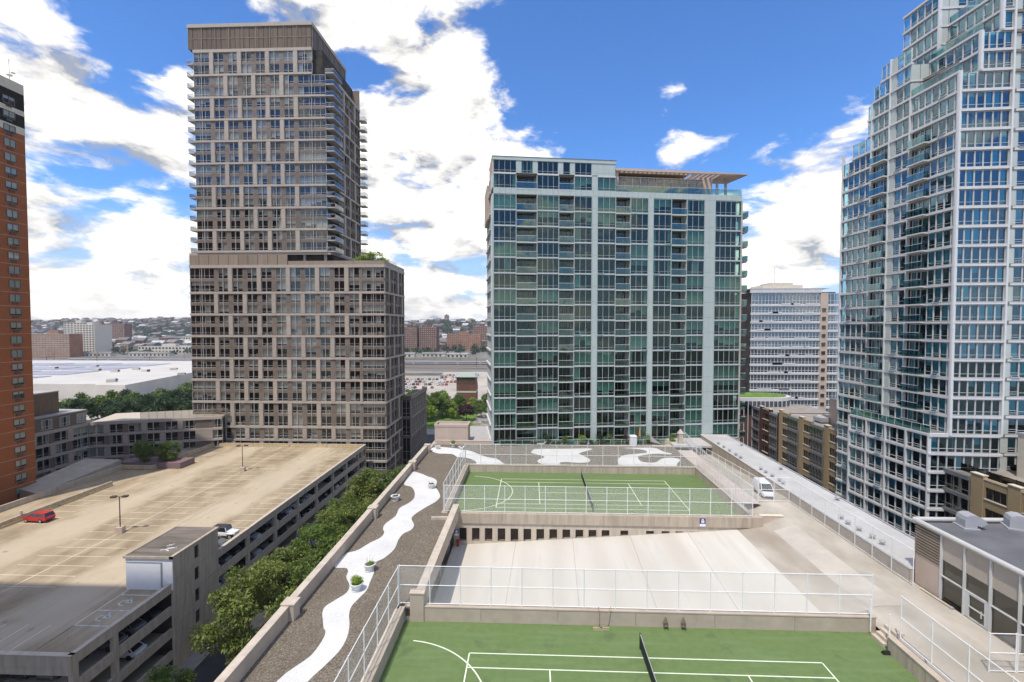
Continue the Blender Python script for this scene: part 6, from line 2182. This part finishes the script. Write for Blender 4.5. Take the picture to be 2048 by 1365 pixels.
# ------------------------------------------------------------------ railway, trains, far blocks, town and hills
struct(MB('rail_bed').box(-1400, 600, 470, 640, -22, -21.9, 'rail_bed').build('rail_yard'))
lo = random.Random(3)
for k in range(7):
    y = 490 + k * 22
    struct(MB('steel_grey').box(-1300, 560, y - .5, y + .5, -21.9, -21.6, 'bronze').build('railway_track'))
trm = MB('white_roof')
trm.box(-12.5, 12.5, -1.5, 1.5, .9, 3.4, 'car_silver').box(-12.5, 12.5, -1.4, 1.4, 3.4, 3.8, 'white_roof').box(-11.8, 11.8, -1.53, -1.48, 2.1, 2.9, 'window_far').box(-11.5, 11.5, -1.2, 1.2, .2, .9, 'black')
trme = trm.mesh('train_coach')
for row, (x0, n, y) in enumerate(((-200, 9, 538), (-330, 6, 556), (-560, 11, 560), (-700, 9, 534), (-480, 5, 512))):
    for k in range(n):
        o = link('train_coach', trme, None, (x0 + k * 25.8, y, -21.8))
        tag(o, ['silver coach of the train behind the car park', 'silver coach of the second train behind the car park', 'silver coach of the long train beyond the mall', 'silver coach of the train left beyond the mall', 'silver coach of the short train just beyond the mall'][row], 'train coach', 'parked trains %d' % (row + 1))
poles = MB('bronze').tube((0, 0, 0), (0, 0, 11), .25, 'bronze', 6).tube((0, -9, 9.5), (0, 9, 9.5), .15, 'bronze', 6).mesh('catenary_pole')
for k in range(34):
    o = link('catenary_pole', poles, None, (-900 + k * 30 + lo.uniform(-4, 4), 500 + (k % 4) * 32, -21.9))
    tag(o, 'dark catenary pole in the rail yard', 'pole', 'catenary poles')


def far_block(name, label, x, y, w, dpt, h, wm, cols_, rows, group=None, rz=0.0, frame=None, win=None):
    win = win or ('window_pale' if 'brick' in wm else 'window_far')
    o = thing(name, label, 'building', (x, y, -22), rz, group)
    MB(wm).box(-w / 2, w / 2, 0, dpt, 0, h, wm, 'roof_far').build('wall', o)
    wm_ = MB(win).box(-.5, .5, -.12, .02, 0, 1, win).mesh('window')
    fh, cw = h / rows, w / cols_
    me = MB(win).box(0, cw * .55, -.15, .02, 0, fh * .5, win).mesh('window')
    for r in range(rows):
        for c in range(cols_):
            link('window', me, o, (-w / 2 + cw * (c + .22), 0, fh * (r + .3)))
    MB(wm).box(-w * .12, w * .14, dpt * .3, dpt * .7, h, h + 4, wm).build('rooftop_box', o)
    if frame:
        for r in range(rows + 1):
            MB(frame).box(-w / 2 - .2, w / 2 + .2, -.4, .1, fh * r - .25, fh * r + .25, frame).build('band', o)
    return o


far_block('pink_slab_block', 'long pink brick slab block with dark balconies beyond the rail yard', -684, 640, 62, 20, 33, 'brick_far_orange', 14, 11, frame='cream')
far_block('cream_slab_block', 'cream slab block with green-grey windows at the end of the pink one', -690, 700, 33, 30, 46, 'cream', 7, 13, win='window_far')
far_block('cream_step_block', 'stepped cream block rising behind the pink slab', -775, 770, 40, 20, 50, 'cream', 7, 14)
far_block('brick_slab_block', 'orange brick slab block behind the cream one', -956, 1000, 24, 20, 50, 'brick_far_orange', 5, 14)
far_block('brick_slab_block', 'dark brick slab block right of the orange one', -920, 1004, 46, 20, 49, 'brick_far', 9, 14)
far_block('brick_slab_block', 'wide dark brick tower block beyond the car park', -208, 790, 30, 22, 42, 'brick_far', 9, 13)
far_block('brick_slab_block', 'second dark brick tower block, right of the wide one', -176, 796, 31, 22, 43, 'brick_far', 9, 13)
far_block('brick_slab_block', 'low broad orange brick block with a pale roof line', -122, 850, 62, 20, 30, 'brick_far_orange', 17, 9)
far_block('brick_slab_block', 'plum brick block partly behind the green glass block', -96, 910, 34, 22, 44, 'brick_far', 8, 13)
far_block('yellow_warehouse', 'long yellow two-storey warehouse beyond the tracks', -590, 735, 90, 22, 11, 'cream', 16, 2)
far_block('cream_house', 'cream four-storey house among the far roofs', -640, 860, 30, 16, 24, 'cream', 6, 4)
far_block('red_warehouse', 'low red brick warehouse left of the cream house', -690, 850, 60, 16, 18, 'brick_far', 10, 3)
far_block('hill_tower', 'lone dark tower on the hill skyline', -343, 1900, 16, 16, 88, 'brick_far', 4, 10)
far_block('hill_hospital', 'dark flat block on the hill skyline', -1600, 1960, 80, 20, 80, 'brick_far', 8, 3)
for k, (x, y, w, lb_) in enumerate(((-186, 668, 40, 'pale green-roofed shed below the wide dark brick block'), (-140, 676, 34, 'long pale shed in the middle of the far tracks'), (-104, 664, 30, 'pale shed below the orange brick block'), (-560, 672, 60, 'long pale shed before the yellow warehouse'), (-640, 668, 50, 'pale shed below the cream slab block'))):
    o = thing('rail_shed', lb_, 'shed', (x, y, -22))
    MB('cream').box(-w / 2, w / 2, -5, 5, 0, 4.2, 'cream').build('wall', o)
    MB('roof_far').hexa([(-w / 2 - .5, -5.6, 4.2), (w / 2 + .5, -5.6, 4.2), (w / 2 + .5, 5.6, 4.2), (-w / 2 - .5, 5.6, 4.2)], [(-w / 2 - .5, -.3, 6.4), (w / 2 + .5, -.3, 6.4), (w / 2 + .5, .3, 6.4), (-w / 2 - .5, .3, 6.4)], 'roof_far').build('roof', o)
    for q in range(int(w / 6)):
        MB('window_far').box(-w / 2 + 1.5 + q * 6, -w / 2 + 4.2 + q * 6, -5.08, -4.98, .5, 3.2, 'window_far').build('door', o)


def hill_h(x, y):
    n = math.sin(x * .004 + 1) * 6 + math.sin(x * .013) * 3
    return -22 + (56 + n) * sstep(1150, 1850, y) + 4 * sstep(1900, 2600, y)


struct(grid(lin(-3200, 1600, 60), lin(1050, 3000, 26), lambda x, y: hill_h(x, y), 'ground').build('hills', smooth=True))
# town houses on the flat and up the hill: the larger ones singly, the remainder one mass
hm = []
for mt_, rm_ in (('house_mix', 'roof_far'), ('house_tan', 'roof_far'), ('brick_far', 'roof_far'), ('house_grey', 'white_roof')):
    m = MB(mt_).box(-6, 6, -5, 5, 0, 9, mt_)
    m.hexa([(-6.3, -5.3, 9), (6.3, -5.3, 9), (6.3, 5.3, 9), (-6.3, 5.3, 9)], [(-6.3, -.2, 11.5), (6.3, -.2, 11.5), (6.3, .2, 11.5), (-6.3, .2, 11.5)], rm_)
    for q in range(3):
        m.box(-4.6 + q * 3.4, -3.2 + q * 3.4, -5.1, -4.95, 2, 4, 'window_far').box(-4.6 + q * 3.4, -3.2 + q * 3.4, -5.1, -4.95, 5.5, 7.5, 'window_far')
    hm.append((m, m.mesh('town_house')))
mass = MB()
cnt = 0
spots = []
for k in range(1500):
    y = 700 + 1350 * lo.random() ** 1.3
    a = lo.choice((lo.uniform(-1.15, -.60), lo.uniform(-1.15, -.60), lo.uniform(-.30, -.02)))
    if a > -.4 and y < 900:
        y += 260
    if y < 760:
        y += 120
    spots.append((y, a * y))
spots.sort()
for y, x in spots:
    q = lo.randrange(4)
    s = lo.uniform(.8, 1.7)
    z = hill_h(x, y) - .3
    if cnt < 200:
        o = link('town_house', hm[q][1], None, (x, y, z), lo.uniform(-.5, .5))
        o.scale = (s, s, s * lo.uniform(.8, 1.3))
        tag(o, ['weathered', 'tan', 'brick', 'grey'][q] + ' pitched-roof house in the far town below the hill', 'house', 'far town houses')
        cnt += 1
    else:
        mass.add(hm[q][0], Matrix.Translation((x, y, z)) @ Matrix.Rotation(lo.uniform(-.5, .5), 4, 'Z') @ Matrix.Scale(s, 4))
stuff(mass.build('hillside_houses'), 'dense mass of houses climbing the far hillside', 'houses')
cl = []
for k in range(140):
    y = lo.uniform(700, 850)
    a = lo.choice((lo.uniform(-1.12, -.68), lo.uniform(-.29, -.05)))
    cl.append((a * y, y, -22 + lo.uniform(2, 6), lo.uniform(3, 6)))
for k in range(900):
    y = lo.uniform(820, 1950)
    a = lo.choice((lo.uniform(-1.15, -.58), lo.uniform(-.30, -.02)))
    cl.append((a * y, y, hill_h(a * y, y) + lo.uniform(1, 7), lo.uniform(4, 9)))
for k in range(420):
    y = lo.uniform(1230, 1560)
    a = lo.uniform(-.87, -.68)
    cl.append((a * y, y, hill_h(a * y, y) + lo.uniform(2, 10), lo.uniform(7, 12)))
for k in range(160):
    y = lo.uniform(1400, 1800)
    a = lo.uniform(-.22, -.10)
    cl.append((a * y, y, hill_h(a * y, y) + lo.uniform(2, 8), lo.uniform(6, 11)))
V, Fq = leaf_cloud(cl, .9, 4.2, 500, .7, 0)
stuff(link('far_woods', np_mesh('far_woods', V, Fq, 'leaf_hill')), 'dark woods on the far hillside and between the houses', 'woods')

# ------------------------------------------------------------------ small things on the podium
car('white van facing the viewer behind the driveway gate', (29.9, 61.0, .95), rad(-96), 'van', 'white', cat='van', name='parked_van').scale = (.68, .74, .74)


def notice(label, x, y, z, s=1.0, blue='sign_blue'):
    o = thing('notice_sign', label, 'sign', (x, y, z))
    MB(blue).box(-.32 * s, .32 * s, -.03, 0, 0, .62 * s, blue).build('blue_panel', o)
    MB('sign_white').box(-.32 * s, .32 * s, -.03, 0, -.30 * s, -.005, 'sign_white').build('white_panel', o)
    m = MB('sign_white').box(-.15 * s, .18 * s, -.036, -.03, .10 * s, .40 * s, 'sign_white')
    m.box(-.12 * s, .12 * s, -.036, -.03, .46 * s, .56 * s, 'sign_white')
    m.build('print_block', o)
    l = MB('sign_blue')
    for q in range(3):
        l.box(-.1 * s, .1 * s, -.04, -.036, .15 * s + q * .08 * s, .175 * s + q * .08 * s, 'steel_grey')
    l.build('print_lines', o)


notice('blue and white notice on the wall below the far court', 19.4, 53.23, .25)
notice('small dark blue notice on the column at the foot of the ramp', -8.55, 53.2, -1.35, .8)
sp_ = thing('standpipe', 'red standpipe in the corner at the foot of the ramp', 'standpipe', (-8.35, 53.0, -2.78))
MB('safety_red').tube((0, 0, 0), (0, 0, .8), .14, 'safety_red', 12).build('pipe', sp_)
MB('safety_red').tube((-.25, 0, .7), (.25, 0, .7), .1, 'safety_red', 10).build('outlet', sp_)


def broom(label, x, y, z, tilt, w, m_='wood'):
    o = thing('court_broom', label, 'broom', (x, y, z), 0)
    MB(m_).tube((0, 0, .1), (tilt, .28, 1.55), .03, m_, 6).build('handle', o)
    h_ = MB(m_).box(-w / 2, w / 2, -.08, .08, .06, .16, m_).build('head', o)
    MB('cream').box(-w / 2, w / 2, -.07, .07, 0, .06, 'cream').build('bristles', h_)


broom('pale push broom leaning on the near court wall, left of its pair', 5.0, 34.5, .0, .1, .7)
broom('pale push broom leaning on the near court wall, right of its pair', 5.5, 34.55, .0, .5, .7)
broom('grey squeegee standing against the fence beyond the near court', 19.3, 35.65, ramp_z(19.3) + .0, 0, .9, 'steel_grey')
for lab, x in (('wire ball basket by the near court wall, left of two', 10.05), ('wire ball basket by the near court wall, right of two', 11.35)):
    o = thing('ball_basket', lab, 'basket', (x, 34.7, 0))
    o.scale = (.7, .7, .85)
    for s in (-1, 1):
        for t in (-1, 1):
            MB('black').tube((s * .16, t * .14, .0), (s * .22, t * .18, .55), .02, 'bronze', 6).build('leg', o)
    MB('black').box(-.22, .22, -.18, .18, .5, .54, 'bronze').build('basket_floor', o)
    for t in (-1, 1):
        MB('black').tube((-.2, t * .16, .55), (0, t * .1, 1.1), .018, 'bronze', 6).tube((.2, t * .16, .55), (0, t * .1, 1.1), .018, 'bronze', 6).build('handle', o)
    for z in (.62, .7, .78):
        MB('bronze').box(-.22, .22, -.18, -.165, z, z + .015, 'bronze').box(-.22, .22, .165, .18, z, z + .015, 'bronze').build('basket_wire', o)
bg = thing('black_bag', 'black sports bag on the green at the near court\'s right wall', 'bag', (24.5, 32.7, 0))
bg.scale = (.7, .7, .7)
MB('black').hexa([(-.4, -.2, 0), (.4, -.2, 0), (.4, .2, 0), (-.4, .2, 0)], [(-.3, -.08, .3), (.3, -.08, .3), (.3, .08, .3), (-.3, .08, .3)], 'black').build('body', bg)
MB('black').tube((-.2, 0, .28), (0, 0, .46), .02, 'black', 6).tube((0, 0, .46), (.2, 0, .28), .02, 'black', 6).build('strap', bg)
dr = thing('drain_pipe', 'pale drain pipe lying at the foot of the hall wall', 'pipe', (32.0, 39.2, 1.08))
MB('wall_light').tube((0, 0, 0), (.1, -2.6, 0), .09, 'wall_light', 10).build('pipe', dr)
MB('steel_grey').tube((.1, -2.6, 0), (.12, -2.8, 0), .12, 'steel_grey', 10).build('collar', dr)
# terrace of the glass building: planting and furniture
tr_ = thing('patio_railing', 'glass and metal railing along the patios of the glass building', 'railing', (-5.5, 83.9, 1.0), rad(4))
for k in range(16):
    MB('alu').tube((k * 2, 0, 0), (k * 2, 0, 1.0), .03, 'alu', 6).build('post', tr_)
MB('rail_green').poly([(0, 0, .05), (30, 0, .05), (30, 0, .95), (0, 0, .95)], 'rail_green').tube((0, 0, 1), (30, 0, 1), .03, 'alu', 6).build('glass_panel', tr_)
pots = [(6.2, 84.9, 'leaf_far', 'small leafy patio shrub left of the white storage box'), (9.3, 85.2, 'leaf_bright', 'pale green patio shrub by the glass railing'), (12.6, 85.6, 'leaf_dark', 'dark spreading patio shrub under the balconies'), (14.4, 86.0, 'leaf_far', 'tall leafy patio shrub beside the white box'), (17.6, 86.0, 'leaf_purple', 'dark red patio shrub behind the white box'), (21.6, 86.6, 'leaf_bright', 'bright low patio shrub by the trellis panel'), (26.2, 87.0, 'leaf_far', 'leafy patio shrub by the terrace wall'), (3.0, 84.6, 'leaf_dark', 'small dark patio shrub near the corner')]
for k, (x, y, m_, lb_) in enumerate(pots):
    o = thing('patio_plant', lb_, 'plant', (x, y, 1.0), 0, 'patio plants')
    MB('bronze').lathe([(.25, 0), (.35, .5), (.3, .5), (0, .45)], 'bronze', 14).build('pot', o)
    V, Fq = leaf_cloud([(rnd.uniform(-.5, .5), rnd.uniform(-.4, .4), rnd.uniform(.6, 1.6), rnd.uniform(.3, .55)) for _ in range(9)], 420, .16, 900 + k, .5, .1)
    link('foliage', np_mesh('foliage', V, Fq, m_), o)
for k in range(9):
    x = 1.0 + k * 3.1 + rnd.uniform(-.6, .6)
    o = thing('planter_trough', ('first', 'second', 'third', 'fourth', 'fifth', 'sixth', 'seventh', 'eighth', 'ninth')[k] + ' planter trough from the left along the patio railing', 'planter', (x, 84.5 + .08 * x, 1.0), .1, 'patio troughs')
    MB('wall_light').box(-.8, .8, -.2, .2, 0, .45, 'wall_light').build('trough', o)
    V, Fq = leaf_cloud([(rnd.uniform(-.7, .7), rnd.uniform(-.1, .1), rnd.uniform(.5, .8), .22) for _ in range(8)], 1100, .12, 1200 + k, .5, 0)
    link('foliage', np_mesh('foliage', V, Fq, ('leaf_far', 'leaf_dark', 'leaf_bright')[k % 3]), o)
o = thing('storage_box', 'tall white plastic storage box on the patio', 'storage box', (18.4, 84.9, 1.0))
MB('white_frame').box(-.6, .6, -.5, .5, 0, 1.75, 'white_frame').build('body', o)
MB('white_frame').hexa([(-.66, -.56, 1.75), (.66, -.56, 1.75), (.66, .56, 1.75), (-.66, .56, 1.75)], [(-.5, -.4, 1.92), (.5, -.4, 1.92), (.5, .4, 1.92), (-.5, .4, 1.92)], 'white_frame').build('lid', o)
o = thing('patio_umbrella', 'closed orange patio umbrella by the storage box', 'umbrella', (19.7, 85.3, 1.0))
MB('steel_grey').tube((0, 0, 0), (0, 0, 3.3), .03, 'steel_grey', 8).build('pole', o)
MB('orange_cloth').lathe([(.05, 3.2), (.16, 2.4), (.2, 1.7), (.08, 1.6)], 'orange_cloth', 12).build('canopy', o)
o = thing('lattice_screen', 'dark lattice screen on the patio', 'lattice screen', (20.6, 84.7, 1.0))
for k in range(9):
    MB('black').box(-1.0 + k * .25, -.95 + k * .25, -.03, .0, 0, 1.0, 'black').build('slat', o)
for k in range(4):
    MB('black').box(-1.05, 1.05, -.05, -.03, .05 + k * .3, .1 + k * .3, 'black').build('slat', o)
o = thing('tilted_panel', 'tilted grey panel leaning on the patio', 'panel', (22.4, 85.6, 1.0))
MB('steel_grey').hexa([(-.7, 0, .6), (1.2, 0, .1), (1.2, 1, .1), (-.7, 1, .6)], [(-.7, 0, 1.6), (1.2, 0, .2), (1.2, 1, .2), (-.7, 1, 1.6)], 'slab_grey').build('sheet', o)
MB('alu').tube((0, .5, 0), (0, .5, .8), .04, 'alu').build('leg', o)
for k, (x, y, m_, lb_) in enumerate(((7.0, 85.0, 'green_cloth', 'green patio lounger near the left glass bays'), (11.0, 85.4, 'white_frame', 'white patio lounger in the middle of the terrace'), (2.0, 84.5, 'white_frame', 'white patio lounger near the building corner'))):
    o = thing('patio_lounger', lb_, 'lounger', (x, y, 1.0), .2, 'patio loungers')
    MB(m_).box(-.9, .3, -.3, .3, .3, .38, m_).build('seat', o)
    MB(m_).hexa([(.3, -.3, .3), (.9, -.3, .7), (.9, .3, .7), (.3, .3, .3)], [(.3, -.3, .38), (.88, -.3, .78), (.88, .3, .78), (.3, .3, .38)], m_).build('backrest', o)
    for s in (-1, 1):
        for t in (-.8, .2):
            MB('alu').tube((t, s * .25, 0), (t, s * .25, .3), .025, 'alu', 6).build('leg', o)
sc = thing('stone_pillar', 'pale stone gate pillar with a pointed cap by the terrace', 'pillar', (27.0, 85.4, 1.0))
MB('wall_light').box(-.4, .4, -.4, .4, 0, 2.2, 'wall_light').build('shaft', sc)
MB('wall_light').hexa([(-.5, -.5, 2.2), (.5, -.5, 2.2), (.5, .5, 2.2), (-.5, .5, 2.2)], [(-.05, -.05, 3.0), (.05, -.05, 3.0), (.05, .05, 3.0), (-.05, .05, 3.0)], 'wall_light').build('cap', sc)

# ------------------------------------------------------------------ thin summer haze over the whole view
hz = bpy.data.materials.new('haze')
hz.use_nodes = True
hz.node_tree.nodes.clear()
N_ = NT(hz.node_tree)
pv_ = N_.n('ShaderNodeVolumePrincipled', ins={'Color': rgb((0.86, 0.90, 0.96)), 'Density': 0.00011, 'Anisotropy': 0.2})
ho = N_.n('ShaderNodeOutputMaterial')
hz.node_tree.links.new(pv_.outputs[0], ho.inputs['Volume'])
MATS['haze'] = hz
stuff(MB('haze').box(-3600, 3600, -700, 5300, -24.5, 145, 'haze').build('haze'), 'thin summer haze over the whole view', 'haze')
